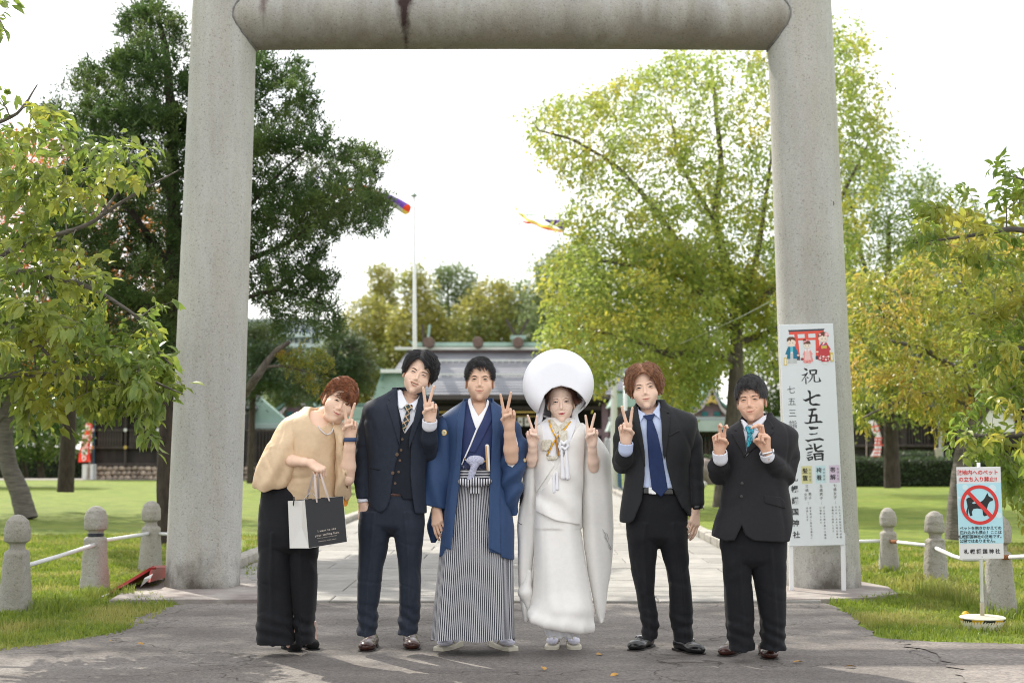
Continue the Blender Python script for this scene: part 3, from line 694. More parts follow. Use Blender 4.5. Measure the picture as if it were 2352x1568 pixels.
poly_obj('gravel_verge', sheet('', gp, .011, None, div=.08, rough_edge=.03), asphaltmat('chippings', (.13, .115, .105), (.22, .20, .185), False, .6), 'structure')
poly_obj('asphalt_repair', sheet('', [tuple(gnd(*p)[:2]) for p in ((-300, 1540), (300, 1535), (700, 1530), (1200, 1560), (1500, 1600), (1500, 2200), (-1200, 2200))], .010, None, div=.1, rough_edge=.01), asphaltmat('newer_asphalt', (.13, .117, .108), (.19, .175, .160), True), 'structure')
# stone path
PM = mat('path_stone', (.27, .258, .24), .8, var=.14, vs_=5, bump=.35, bs=55, rnd=.13, detail=8)
PB = mat('path_joint', (.17, .155, .13), .9, var=.3, vs_=6)
YP0 = gnd(1176, 1386)[1]; SL = .0092; PXL, PXR = -2.62, 2.40
def pathx(y, x): return x+SL*(y-14.3)
path = obj('stone_path', mesh('stone_path', [(pathx(YP0, PXL), YP0, .010), (pathx(YP0, PXR), YP0, .010), (pathx(22, PXR), 22, .010), (pathx(22, PXL), 22, .010)], [(0, 1, 2, 3)], PB)); path['kind'] = 'structure'
bk = None
def brickmat():
 m, t = nt('far_path_stone'); N = t.nodes.new; K = t.links.new; out = N('ShaderNodeOutputMaterial'); b = N('ShaderNodeBsdfPrincipled'); K(b.outputs[0], out.inputs[0]); b.inputs['Roughness'].default_value = .8
 tcn = N('ShaderNodeTexCoord'); br = N('ShaderNodeTexBrick'); br.inputs['Color1'].default_value = (.26, .25, .23, 1); br.inputs['Color2'].default_value = (.31, .30, .28, 1); br.inputs['Mortar'].default_value = (.17, .155, .13, 1); br.inputs['Scale'].default_value = 1; br.inputs['Brick Width'].default_value = .84; br.inputs['Row Height'].default_value = .62; br.inputs['Mortar Size'].default_value = .012; K(tcn.outputs['Object'], br.inputs[0]); K(br.outputs[0], b.inputs['Base Color']); return m
fp = obj('paving', mesh('paving', [(pathx(22, PXL), 22, .024), (pathx(22, PXR), 22, .024), (pathx(84, PXR), 84, .024), (pathx(84, PXL), 84, .024)], [(0, 1, 2, 3)], brickmat()), path)
protos = {}
def slab(w, d):
 k = (round(w, 2), round(d, 2))
 if k not in protos:
  o = MB().box((0, 0, -.0), (w, d, .05), bev=.006).build('p', PM); protos[k] = o.data; o.data.name = 'stone_slab'; bpy.data.objects.remove(o)
 return protos[k]
y = YP0; row = 0
while y < 22-.3:
 d = .36 if row < 3 else .62
 widths = [1.26]*4 if row < 3 else [.84]*6
 x = PXL+(0 if row % 2 == 0 else -widths[0]/2); 
 while x < PXR-.02:
  w = widths[0]; x0, x1 = max(x, PXL), min(x+w, PXR)
  if x1-x0 > .08: obj('stone_slab', slab(x1-x0-.008, d-.008), path, (pathx(y, (x0+x1)/2), y+d/2, R.gauss(0, .0012)), (R.gauss(0, .002), R.gauss(0, .0025), -SL))
  x += w
 y += d; row += 1
KM = mat('kerb_concrete', (.33, .31, .275), .85, var=.2, vs_=8, bump=.4, bs=70, rnd=.08)
km = None
for s, xx in ((-1, PXL-.10), (1, PXR+.10)):
 k_ = empty('kerb', (0, 0, 0)); k_['kind'] = 'structure'
 o = MB().box((0, 0, 0), (.15, .594, .14), bev=.015).build('p', KM); km = o.data; km.name = 'kerb_stone'; bpy.data.objects.remove(o)
 y = 12.9
 while y < 40: obj('kerb_stone', km, k_, (pathx(y, xx)+R.gauss(0, .004), y+.3, .045+R.gauss(0, .004)), (0, 0, -SL+R.gauss(0, .004))); y += .6
 f_ = MB().box((0, 0, 0), (.15, 44, .14), rz=-SL).build('far_kerb', KM, k_, (pathx(62, xx), 62, .045))
APR = mat('apron_concrete', (.20, .165, .155), .75, col2=(.34, .31, .285), vs_=3.2, bump=.4, bs=50, detail=7)
for pts in (((250, 1388), (420, 1386), (592, 1386), (588, 1345), (520, 1318), (360, 1336), (300, 1358)), ((1770, 1386), (1905, 1385), (2010, 1380), (2062, 1372), (2040, 1356), (1960, 1340), (1860, 1320), (1790, 1345))):
 g_ = [gnd(*p)[:2] for p in pts]; b = MB(); n = len(g_); a = sum(g_[i][0]*g_[(i+1) % n][1]-g_[(i+1) % n][0]*g_[i][1] for i in range(n)); g_ = g_ if a > 0 else g_[::-1]
 b.add([(x, y_, .034) for x, y_ in g_]+[(x, y_, -.02) for x, y_ in g_], [tuple(range(n))]+[((i+1) % n, i, n+i, n+(i+1) % n) for i in range(n)])
 b.build('concrete_apron', APR)['kind'] = 'structure'
# cross path in front of the storehouse
poly_obj('gravel_walk', [(-60, 53.5, .012), (-3, 53.5, .012), (-3, 57, .012), (-60, 57, .012)], mat('walk_gravel', (.26, .24, .21), .9, var=.2, vs_=3), 'structure')
# ---- stone gate
def granite(name, base, stain=True):
 m, t = nt(name); N = t.nodes.new; K = t.links.new; out = N('ShaderNodeOutputMaterial'); b = N('ShaderNodeBsdfPrincipled'); K(b.outputs[0], out.inputs[0]); b.inputs['Roughness'].default_value = .85; b.inputs['Specular IOR Level'].default_value = .3
 tcn = N('ShaderNodeTexCoord')
 def noise(s, d, st=(1, 1, 1)):
  mpn = N('ShaderNodeMapping'); mpn.inputs['Scale'].default_value = st; K(tcn.outputs['Object'], mpn.inputs[0]); n = N('ShaderNodeTexNoise'); n.inputs['Scale'].default_value = s; n.inputs['Detail'].default_value = d; n.inputs['Roughness'].default_value = .65; K(mpn.outputs[0], n.inputs[0]); return n
 def ramp(src, a, b_, ca, cb):
  r = N('ShaderNodeValToRGB'); r.color_ramp.elements[0].position = a; r.color_ramp.elements[1].position = b_; r.color_ramp.elements[0].color = tuple(ca)+(1,); r.color_ramp.elements[1].color = tuple(cb)+(1,); K(src, r.inputs[0]); return r
 def mul(a, b_, f=1., mode='MULTIPLY'):
  mu = N('ShaderNodeMix'); mu.data_type = 'RGBA'; mu.blend_type = mode
  if isinstance(f, float): mu.inputs['Factor'].default_value = f
  else: K(f, mu.inputs['Factor'])
  K(a, mu.inputs['A']); 
  if isinstance(b_, tuple): mu.inputs['B'].default_value = b_
  else: K(b_, mu.inputs['B'])
  return mu.outputs['Result']
 c = ramp(noise(1.5, 8, (1, 1, .5)).outputs['Fac'], .35, .68, [x*.88 for x in base], [x*1.08 for x in base]).outputs[0]
 v = N('ShaderNodeTexVoronoi'); v.inputs['Scale'].default_value = 120; K(tcn.outputs['Object'], v.inputs['Vector']); sp = N('ShaderNodeSeparateXYZ'); K(v.outputs['Color'], sp.inputs[0])
 c = mul(c, ramp(sp.outputs[0], .0, .9, (.90, .90, .91), (1.05, 1.05, 1.04)).outputs[0])
 nf = noise(60, 3); c = mul(c, ramp(nf.outputs['Fac'], .32, .42, (.62, .60, .57), (1, 1, 1)).outputs[0])
 c = mul(c, ramp(noise(5, 5, (1, 1, .12)).outputs['Fac'], .35, .6, (.86, .83, .76), (1, 1, 1)).outputs[0], .8)
 if stain == 'post':      # dark weathering that creeps up from the ground
  sz = N('ShaderNodeSeparateXYZ'); K(tcn.outputs['Object'], sz.inputs[0]); w = noise(3.3, 6, (1, 1, .6)); ad = N('ShaderNodeMath'); ad.operation = 'MULTIPLY_ADD'; K(w.outputs['Fac'], ad.inputs[0]); ad.inputs[1].default_value = -1.3; K(sz.outputs[2], ad.inputs[2]); a1 = N('ShaderNodeMath'); a1.operation = 'ADD'; K(ad.outputs[0], a1.inputs[0]); a1.inputs[1].default_value = 1.
  c = mul(c, ramp(a1.outputs[0], .26, .62, (.26, .235, .21), (1, 1, 1)).outputs[0])
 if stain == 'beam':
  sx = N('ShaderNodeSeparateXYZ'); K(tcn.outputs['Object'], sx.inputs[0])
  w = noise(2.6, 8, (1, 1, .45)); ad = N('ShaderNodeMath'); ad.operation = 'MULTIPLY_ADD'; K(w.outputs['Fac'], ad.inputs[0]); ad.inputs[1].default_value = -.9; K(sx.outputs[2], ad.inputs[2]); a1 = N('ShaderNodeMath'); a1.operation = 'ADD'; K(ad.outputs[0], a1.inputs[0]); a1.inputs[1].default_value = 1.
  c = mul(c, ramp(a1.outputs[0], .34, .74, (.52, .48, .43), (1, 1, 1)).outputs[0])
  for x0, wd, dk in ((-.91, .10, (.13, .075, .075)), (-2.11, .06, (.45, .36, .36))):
   s1 = N('ShaderNodeMath'); s1.operation = 'ADD'; K(sx.outputs[0], s1.inputs[0]); s1.inputs[1].default_value = -x0; s2 = N('ShaderNodeMath'); s2.operation = 'ABSOLUTE'; K(s1.outputs[0], s2.inputs[0])
   s3 = N('ShaderNodeMath'); s3.operation = 'MULTIPLY_ADD'; K(noise(9, 5, (1, 1, .4)).outputs['Fac'], s3.inputs[0]); s3.inputs[1].default_value = .16; K(s2.outputs[0], s3.inputs[2])
   s4 = N('ShaderNodeMath'); s4.operation = 'MULTIPLY_ADD'; K(sx.outputs[2], s4.inputs[0]); s4.inputs[1].default_value = -.22; K(s3.outputs[0], s4.inputs[2])
   c = mul(c, ramp(s4.outputs[0], wd, wd+.05, dk, (1, 1, 1)).outputs[0])
 K(c, b.inputs['Base Color'])
 bp = N('ShaderNodeBump'); bp.inputs['Strength'].default_value = .7; bp.inputs['Distance'].default_value = .006; K(nf.outputs['Fac'], bp.inputs['Height']); bp2 = N('ShaderNodeBump'); bp2.inputs['Strength'].default_value = .4; bp2.inputs['Distance'].default_value = .004; K(v.outputs['Distance'], bp2.inputs['Height']); K(bp.outputs[0], bp2.inputs['Normal']); K(bp2.outputs[0], b.inputs['Normal'])
 return m
gate = empty('torii_gate', (0, 12.08, 0), 'huge round-pillared grey stone gate framing the whole group', 'gate')
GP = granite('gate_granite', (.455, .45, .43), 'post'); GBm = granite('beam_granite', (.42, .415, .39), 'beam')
for x0, x1 in ((-2.603, -2.50), (2.622, 2.50)):
 b = MB(); n = 72; H_ = 6.75; rows_ = 30; v = []; f = []
 for k in range(rows_+1):
  z = H_*k/rows_; r = .309-.030*z/4.6; cx_ = x0+(x1-x0)*z/4.5
  for i in range(n): a = 2*math.pi*i/n; v.append((cx_+r*math.cos(a), r*math.sin(a), z+.02))
 for k in range(rows_):
  for i in range(n): j = (i+1) % n; f.append((k*n+i, k*n+j, k*n+n+j, k*n+n+i))
 obj('pillar', mesh('pillar', v, f, GP, True), gate)
zb = at(1176, 107, 12.0)[2]+.245
b = MB(); v = []; f = []; n = 64; segs = 40
for k in range(segs+1):
 x = -2.42+4.84*k/segs; bow = .012*math.cos(x/2.5*1.5)
 for i in range(n): a = 2*math.pi*i/n; v.append((x, .250*math.cos(a), .250*math.sin(a)+bow))
for k in range(segs):
 for i in range(n): j = (i+1) % n; f.append((k*n+i, k*n+n+i, k*n+n+j, k*n+j))
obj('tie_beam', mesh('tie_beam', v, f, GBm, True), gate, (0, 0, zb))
MORT = mat('grey_mortar', (.16, .155, .145), .9, var=.3, vs_=20)
for s in (-1, 1):  # mortar seam where the beam enters the pillar
 Rp, rb_ = .309-.030*zb/4.6+.002, .251; xc = 2.603-.103*zb/4.5 if s < 0 else 2.622-.122*zb/4.5; b = MB(); pts = [];
 for i in range(49):
  a = 2*math.pi*i/48; yy = rb_*math.cos(a); xx = math.sqrt(max(0, Rp**2-yy**2)); pts.append((s*(xc-xx), yy, rb_*math.sin(a)+R.gauss(0, .003)))
 b.tube(pts, [.005+.004*abs(math.sin(i*1.7)) for i in range(49)], 6, cap=False); b.build('mortar_joint', MORT, gate, (0, 0, zb), smooth=True)
MB().box((0, 0, 6.62), (6.9, .5, .42), bev=.05).build('lintel', GBm, gate)
MB().box((0, 0, 7.09), (7.3, .62, .36), bev=.08).build('top_beam', GBm, gate)
# small iron eye with its rust run, and hairline crack, on the right pillar
ir = mat('rusty_iron', (.09, .06, .045), .8, var=.4, vs_=60); a = at(1909, 468, 11.86)
b = MB(); b.tube([(a[0]+.02*math.cos(t), a[1]-12.08-.01*1, a[2]+.02*math.sin(t)) for t in np.linspace(0, 6.283, 13)], .006, 6, cap=False); b.build('iron_eye', ir, gate)
# ---- bollards and rails
def bollard_mesh(seed, broken=False):
 prof = [(-.05, .112), (0, .112), (.40, .084), (.42, .085), (.44, .076), (.450, .054), (.475, .050), (.495, .055), (.508, .080), (.54, .087), (.60, .086), (.66, .070), (.695, .035), (.705, .005)]
 zs = np.array([a for a, _ in prof]); rs_ = np.array([b for _, b in prof])
 def f(p):
  r = np.interp(p[:, 2], zs, rs_); x, y_ = np.abs(p[:, 0]), np.abs(p[:, 1]); q = (x**3.2+y_**3.2)**(1/3.2)
  d = (q-r)*.9+.003*wav(p, 22, seed)+.0022*wav(p, 90, seed+1)+.0015*wav(p, 170, seed+2)
  if broken:
   d = smax(d, -cap(p, (-.15, -.095, .425), (.15, -.105, .395), .032)-.008*wav(p, 40, 7), .008)
   d = smax(d, -sph(p, (.09, -.09, .37), .04)-.006*wav(p, 60, 3), .01); d = np.where(p[:, 2] > .43, d-.006*wav(p, 30, 8), d)
  return np.maximum(d, np.maximum(-.05-p[:, 2], p[:, 2]-.705))
 return surf(f, (-.16, -.16, -.06), (.16, .16, .72), .0085, 'stone_bollard', granite('bollard_granite' if not broken else 'bollard_granite_broken', (.36, .345, .315), 'none'))
bm = bollard_mesh(1); bmb = bollard_mesh(9, True)
RW = mat('white_rail_paint', (.70, .71, .72), .45, var=.06, vs_=30, bump=.2, bs=80); RUST = mat('rail_rust', (.25, .10, .04), .9, var=.4, vs_=60)
BL = [(35, 1405, 'stone bollard with a square grey metal plug scar, nearest on the left verge', 1.0), (217, 1355, 'stone bollard with dark metal neck band behind the toppled red board', 1.0), (345, 1310, 'stone bollard tucked just left of the left gate pillar', .96), (2042, 1315, 'intact stone bollard on the lawn just right of the right pillar', .88), (2150, 1347, 'broken stone bollard with cracked tilted cap', .92), (2297, 1415, 'tall stone bollard hidden behind the dog ban sign', 1.02)]
bp_ = []
for i, (px, py, lb, s) in enumerate(BL):
 g_ = gnd(px, py); o = obj('stone_bollard', bmb if i == 4 else bm, None, tuple(g_), (0, 0, R.uniform(-.4, .4)+math.pi/2*R.randint(0, 3)*(i != 4)), (s, s, s)); tag(o, lb, 'bollard', 'stone bollards along the path'); bp_.append((g_, o, s))
def rail(pts, lb, rust=None):
 b = MB(); b.tube(pts, .0165, 10); o = b.build('rail', RW, smooth=True); tag(o, lb, 'rail', 'white pipe rails between bollards')
 if rust is not None: b = MB(); a = _v(pts[rust]); c = _v(pts[rust+1]); b.tube([a+(c-a)*.0, a+(c-a)*.22], .0178, 10); r = b.build('rust_patch', RUST, o, smooth=True)
def rp(px, py, g_): return tuple(at(px, py, g_[1]))
B = [q[0] for q in bp_]
rail([rp(45, 1303, B[0]), tuple((_v(rp(45, 1303, B[0]))*.55+_v(rp(225, 1248, B[1]))*.45)-_v((0, 0, .004))), rp(225, 1248, B[1])], 'white pipe rail from the nearest left bollard to the next')
rail([rp(217, 1244, B[1]), rp(345, 1224, B[2])], 'white pipe rail between the second left bollard and the one by the pillar')
rail([rp(345, 1224, B[2]), rp(430, 1228, (0, 13.9))], 'short white pipe rail disappearing behind the left pillar')
rail([rp(1925, 1244, (0, 13.9)), rp(2042, 1241, B[3])], 'short white pipe rail coming out behind the right pillar')
rail([rp(2042, 1242, B[3]), rp(2145, 1254, B[4])], 'slightly rusted white pipe rail running into the broken bollard', 1-1)
rail([rp(2145, 1256, B[4]), rp(2190, 1277, (0, 11.6)), rp(2215, 1284, (0, 11.2)), rp(2290, 1283, B[5])], 'bent white pipe rail passing behind the dog ban sign')
rail([rp(2295, 1280, B[5]), rp(2420, 1275, (0, 9.3))], 'white pipe rail with a rust patch leaving the frame at right', 0)
b = MB().prof([(.0005, -.004), (.018, -.003), (.022, 0)], n=16, M=Matrix.Rotation(math.pi/2, 3, 'X')); a = at(20, 1271, B[0][1]-.085); b.build('metal_plug', mat('plug_metal', (.12, .11, .10), .6), bp_[0][1]).matrix_world = Matrix.Translation(a)
b = MB().prof([(.066, -.012), (.070, -.008), (.070, .008), (.066, .012)], n=20); o = b.build('neck_band', mat('dark_band', (.04, .045, .06), .35, metal=.6), bp_[1][1], (0, 0, .462))
# ---- toppled red board by the left pillar
RED = mat('red_panel', (.30, .014, .012), .3, spec=.5, var=.1, vs_=6); WB = mat('board_white_back', (.62, .62, .62), .5)
tb = empty('folding_board', tuple(gnd(310, 1352)), 'toppled red folding board lying on the grass beside the left pillar', 'board')
def quad_slab(name, c4, th, m, parent, m2=None):
 c4 = [_v(c) for c in c4]; n_ = np.cross(c4[1]-c4[0], c4[3]-c4[0]); n_ /= np.linalg.norm(n_); base = _v(parent.location) if parent else 0
 v = [c-base for c in c4]+[c-n_*th-base for c in c4]; f = [(0, 1, 2, 3), (7, 6, 5, 4), (1, 0, 4, 5), (2, 1, 5, 6), (3, 2, 6, 7), (0, 3, 7, 4)]
 return obj(name, mesh(name, v, f, [m, m2 or m], midx=[0, 1, 0, 0, 0, 0]), parent)
quad_slab('panel', [gnd(236, 1366, .02), at(352, 1298, 11.9), at(405, 1297, 12.9), gnd(300, 1340, .02)], .022, RED, tb)
quad_slab('panel', [at(352, 1300, 11.9), at(345, 1336, 11.75), at(408, 1318, 12.9), at(408, 1297, 12.92)], .02, RED, tb)
quad_slab('white_lining', [at(322, 1348, 11.78), at(346, 1327, 11.73), at(351, 1318, 11.74), at(332, 1328, 11.72)], .006, WB, tb)
quad_slab('bottom_edge', [gnd(233, 1368, .03), gnd(250, 1361, .04), gnd(252, 1366, .02), gnd(240, 1371, .01)], .01, WB, tb)
b = MB(); a = at(352, 1304, 11.84); b.box(tuple(a-_v(tb.location)), (.05, .02, .02), bev=.004); b.build('hinge', mat('hinge_red', (.22, .01, .01), .3), tb)
# ================================================================= trees
TMPL = {
 'small': (np.array([(0, 0, 0), (.5, .5, .05), (0, 1, 0), (-.5, .5, .05)]), np.array([(0, 1, 2), (0, 2, 3)])),
 'leaf': (np.array([(0, 0, 0), (.42, .30, .07), (.40, .62, .06), (0, 1, -.16), (-.40, .62, .06), (-.42, .30, .07), (0, .45, -.02)]), np.array([(0, 1, 6), (1, 2, 6), (2, 3, 6), (3, 4, 6), (4, 5, 6), (5, 0, 6)])),
}
def leafgeo(pos, d, n, ln, wd, tm):
 V, Fc = TMPL[tm]; d = d/(np.linalg.norm(d, axis=1)[:, None]+1e-9); s = np.cross(d, n); s /= np.linalg.norm(s, axis=1)[:, None]+1e-9; u = np.cross(s, d)
 v = pos[:, None]+V[None, :, 0:1]*(s*wd[:, None])[:, None]+V[None, :, 1:2]*(d*ln[:, None])[:, None]+V[None, :, 2:3]*(u*ln[:, None])[:, None]
 f = Fc[None]+(np.arange(len(pos))*len(V))[:, None, None]
 return v.reshape(-1, 3), f.reshape(-1, 3), (s, d, u)
def leafmat(name, c1, c2, c3=None, s1=1.2, s2=40, trans=.45, rough=.42):
 m, t = nt(name); N = t.nodes.new; K = t.links.new; out = N('ShaderNodeOutputMaterial'); b = N('ShaderNodeBsdfPrincipled'); b.inputs['Roughness'].default_value = rough; b.inputs['Specular IOR Level'].default_value = .45
 g = N('ShaderNodeNewGeometry')
 def nz_(s, d, a, b_):
  n = N('ShaderNodeTexNoise'); n.inputs['Scale'].default_value = s; n.inputs['Detail'].default_value = d; K(g.outputs['Position'], n.inputs[0]); r = N('ShaderNodeMapRange'); r.inputs['From Min'].default_value = a; r.inputs['From Max'].default_value = b_; K(n.outputs['Fac'], r.inputs[0]); return r.outputs[0]
 mx1 = N('ShaderNodeMix'); mx1.data_type = 'RGBA'; K(nz_(s2, 2, .35, .65), mx1.inputs['Factor']); mx1.inputs['A'].default_value = tuple(c1)+(1,); mx1.inputs['B'].default_value = tuple(c2)+(1,); col = mx1.outputs['Result']
 if c3: mx2 = N('ShaderNodeMix'); mx2.data_type = 'RGBA'; K(nz_(s1, 5, .48, .66), mx2.inputs['Factor']); K(col, mx2.inputs['A']); mx2.inputs['B'].default_value = tuple(c3)+(1,); col = mx2.outputs['Result']
 K(col, b.inputs['Base Color']); tr = N('ShaderNodeBsdfTranslucent'); K(col, tr.inputs[0]); hs = N('ShaderNodeHueSaturation'); hs.inputs['Value'].default_value = 1.7; hs.inputs['Saturation'].default_value = 1.0; K(col, hs.inputs['Color']); K(hs.outputs[0], tr.inputs[0])
 ms = N('ShaderNodeMixShader'); ms.inputs[0].default_value = trans; K(b.outputs[0], ms.inputs[1]); K(tr.outputs[0], ms.inputs[2]); K(ms.outputs[0], out.inputs[0]); return m
BARK = mat('grey_bark', (.10, .085, .07), .9, var=.35, vs_=14, bump=1., bs=40, stretch=(1, 1, .35), dist=2.5); BARKD = mat('dark_bark', (.05, .038, .03), .9, var=.35, vs_=14, bump=1., bs=40, stretch=(1, 1, .35), dist=2.5)
BARKC = mat('cherry_bark', (.13, .115, .10), .75, var=.35, vs_=10, bump=.8, bs=30, stretch=(.5, .5, 3), dist=2); TWIG = mat('twig_bark', (.16, .14, .12), .7, var=.2, vs_=20)
def sample_px(poly, n, g, weight=None):
 P = _v(poly); lo, hi = P.min(0), P.max(0); out = []
 while sum(map(len, out)) < n:
  q = g.uniform(lo, hi, (n*2, 2)); d = poly2(q[:, 0], q[:, 1], P); ok = d < 0; q = q[ok]; out.append(np.c_[q, -d[ok]])
 return np.concatenate(out)[:n]
def tubes_arr(paths, rads, n=5):
 V = []; Fq = []; k0 = 0
 for pts, rd in zip(paths, rads):
  pts = _v(pts); m = len(pts); t = np.gradient(pts, axis=0); t /= np.linalg.norm(t, axis=1)[:, None]+1e-9
  a = np.cross(t, _v((.31, .22, .92))); a /= np.linalg.norm(a, axis=1)[:, None]+1e-9; b = np.cross(a, t); w = np.arange(n)*2*np.pi/n; rd = np.broadcast_to(rd, (m,))
  V.append((pts[:, None]+(a[:, None]*np.cos(w)[None, :, None]+b[:, None]*np.sin(w)[None, :, None])*rd[:, None, None]).reshape(-1, 3))
  i = np.arange(m-1)[:, None]*n; j = np.arange(n)[None]; j2 = (j+1) % n
  Fq.append(np.stack([i+j, i+j2, i+n+j2, i+n+j], -1).reshape(-1, 4)+k0); k0 += m*n
 return np.concatenate(V), np.concatenate(Fq)
def tree(name, label, D, limbs, polys, ntwig, leaves, lsize, lmat, bark, seed, thick=2., twlen=.5, tm='small', droop=.5, trad=.006, parts=0, group=None, cat='tree', spread=.10, jit=.12, lw=.62, base=None, conifer=False, up=.0, edge=70., gap=0.):
 """limbs: [(points (px,py,dD), r0, r1)]; polys: [(outline, weight)] in view directions, given real depth `thick`"""
 g = np.random.default_rng(seed)
 def W(px, py, dd=0): return at(px, py, D+dd)
 base = _v(base) if base is not None else W(*limbs[0][0][0]); base = _v((base[0], base[1], 0))
 root = empty(name, tuple(base), label, cat, group)
 paths = []; rads = []; nodes = []; nrad = []
 for pts, r0, r1 in limbs:
  q = np.array([W(*p) for p in pts]); s = np.linspace(0, len(q)-1, (len(q)-1)*6+1)
  # smooth curve
  qq = np.stack([np.interp(s, np.arange(len(q)), q[:, k]) for k in range(3)], 1)
  kern = np.array([1, 2, 3, 2, 1])/9.; pad = np.concatenate([qq[:1]*2-qq[2:0:-1], qq, qq[-1:]*2-qq[-2:-4:-1]]); qq2 = np.stack([np.convolve(pad[:, k], kern, 'valid') for k in range(3)], 1)
  if len(qq2) == len(qq): qq = qq2
  qq = qq+np.cumsum(g.normal(0, .004, qq.shape), 0)*(r0/.1)**.5*.6; r = np.linspace(r0, r1, len(qq)); paths.append(qq); rads.append(r); nodes.append(qq[1:]); nrad.append(r[1:])
 nl = len(paths)
 wsum = sum(w for _, w in polys); C_ = []
 for poly, w in polys:
  s = sample_px(poly, int(ntwig*w/wsum)+1, g); dd = thick*np.sqrt(np.clip(s[:, 2]/edge, .02, 1))*g.uniform(-1, 1, len(s)); C_.append(np.array([W(a, b, d) for a, b, d in zip(s[:, 0], s[:, 1], dd)]))
 C_ = np.concatenate(C_)
 if conifer:   # boughs grow in tiers that rise a little towards their tips
  Lz = thick*.42; C_[:, 2] -= Lz/6.283*1.0*np.sin(6.283*(C_[:, 2]-.22*np.abs(C_[:, 0]-base[0])+.15*wav(C_, 1.1, seed))/Lz)
 if gap:  # natural openings between clumps
  keep = wav(C_*(np.array([1, 1, 2.4]) if conifer else 1), gap, seed) < (.32 if conifer else .45); C_ = C_[keep]
 N_ = np.concatenate(nodes); NR = np.concatenate(nrad)
 order = np.argsort(((C_[:, None, :]-N_[None, ::4]) ** 2).sum(-1).min(1)); LP = []; LD = []; LN = []
 for ci in order:
  c = C_[ci]; dv = c-N_; cost = np.linalg.norm(dv, axis=1)*(1+.5*(dv[:, 2] < 0)*(droop < .9)); i = int(np.argmin(cost)); a = N_[i]; L_ = np.linalg.norm(c-a); r0 = min(NR[i]*.75, trad*(1+L_*1.6)); m = 6
  t = np.linspace(0, 1, m)[:, None]; sag = (-droop*.18*L_ if not conifer else .10*L_)*np.sin(np.pi*t[:, 0]*.9)
  mid = a+(c-a)*t+g.normal(0, .03*L_, 3)*np.sin(np.pi*t)+np.stack([0*sag, 0*sag, -sag], 1); r = np.linspace(r0, max(trad*.35, .0015), m)
  paths.append(mid); rads.append(r); N_ = np.concatenate([N_, mid[2:]]); NR = np.concatenate([NR, r[2:]])
  ax = mid[-1]-mid[-3]; ax /= np.linalg.norm(ax)+1e-9
  k = leaves; tl = twlen*g.uniform(.6, 1.2); tt = g.uniform(0, 1, k)
  dirx = ax+_v((0, 0, -droop*.5+up)); dirx /= np.linalg.norm(dirx)
  tip = mid[-1]+dirx*tl*.5; st = mid[-1]-ax*tl*.45; pp = st+(tip-st)*tt[:, None]+g.normal(0, spread*(1 if not conifer else .6), (k, 3))*twlen
  paths.append(np.stack([mid[-1], (mid[-1]+tip)/2+g.normal(0, .02, 3)*twlen, tip])); rads.append(np.array([max(trad*.35, .0015), .0015, .001]))
  side = g.normal(0, 1, (k, 3)); side -= ax*(side @ ax)[:, None]; side /= np.linalg.norm(side, axis=1)[:, None]+1e-9
  if conifer: side[:, 2] *= .35; ld = dirx*.9+side*.9+_v((0, 0, .12)); nn = _v((0, 0, 1))+g.normal(0, .35, (k, 3))
  else: ld = dirx*.5+side*.8+_v((0, 0, -droop)); nn = _v((0, 0, 1))+g.normal(0, .55, (k, 3))
  LP.append(pp); LD.append(ld); LN.append(nn)
 LP = np.concatenate(LP); LD = np.concatenate(LD); LN = np.concatenate(LN); k = len(LP); ln = lsize*g.uniform(.65, 1.2, k); wd = ln*lw*g.uniform(.8, 1.15, k)
 mt, ft = tubes_arr(paths[:nl], rads[:nl], 12 if D < 40 else 7); obj('trunk', mesh('trunk', mt-base, ft, bark, True), root)
 mt, ft = tubes_arr(paths[nl:], rads[nl:], 4 if D > 12 else 5); br = obj('branches', mesh('branches', mt-base, ft, TWIG if D < 20 and not conifer else bark, True), root); br['kind'] = 'stuff'
 if parts:
  pick = np.argsort(np.linalg.norm(LP-_v(cam.location), axis=1)-ln*8)[:parts]; rest = np.setdiff1d(np.arange(k), pick)
  V, Fc = TMPL[tm]; protos_ = [mesh('leaf', V*np.array([lw*lsize*s_, lsize*s_, lsize*s_]), [tuple(f) for f in Fc], lmat) for s_ in (.8, 1., 1.15)]
  for i in pick:
   d = LD[i]/np.linalg.norm(LD[i]); s_ = np.cross(d, LN[i]); s_ /= np.linalg.norm(s_)+1e-9; u = np.cross(s_, d); M = Matrix(((s_[0], d[0], u[0]), (s_[1], d[1], u[1]), (s_[2], d[2], u[2]))).to_4x4(); M.translation = Vector(LP[i]-base)
   o = bpy.data.objects.new('leaf', protos_[i % 3]); C.objects.link(o); o.parent = root; o.matrix_basis = M
  LP, LD, LN, ln, wd = LP[rest], LD[rest], LN[rest], ln[rest], wd[rest]
 v, f, _ = leafgeo(LP, LD, LN, ln, wd, tm); o = obj('foliage', mesh('foliage', v-base, f, lmat), root); o['kind'] = 'stuff'
 return root
YG = leafmat('yellow_green_leaf', (.16, .225, .045), (.26, .31, .065), (.38, .34, .05), .9, 9, .5)
CHG = leafmat('cherry_leaf', (.11, .17, .035), (.21, .27, .05), (.32, .32, .05), 1.3, 14, .42, .38)
CHY = leafmat('cherry_leaf_yellowing', (.19, .24, .035), (.30, .30, .05), (.40, .28, .06), 1.6, 16, .45)
DKG = leafmat('yew_needles', (.034, .070, .022), (.075, .125, .034), (.12, .165, .045), 1.1, 14, .34, .55)
ORG = leafmat('autumn_leaf', (.35, .07, .02), (.42, .16, .03), (.16, .18, .03), 1.1, 10)
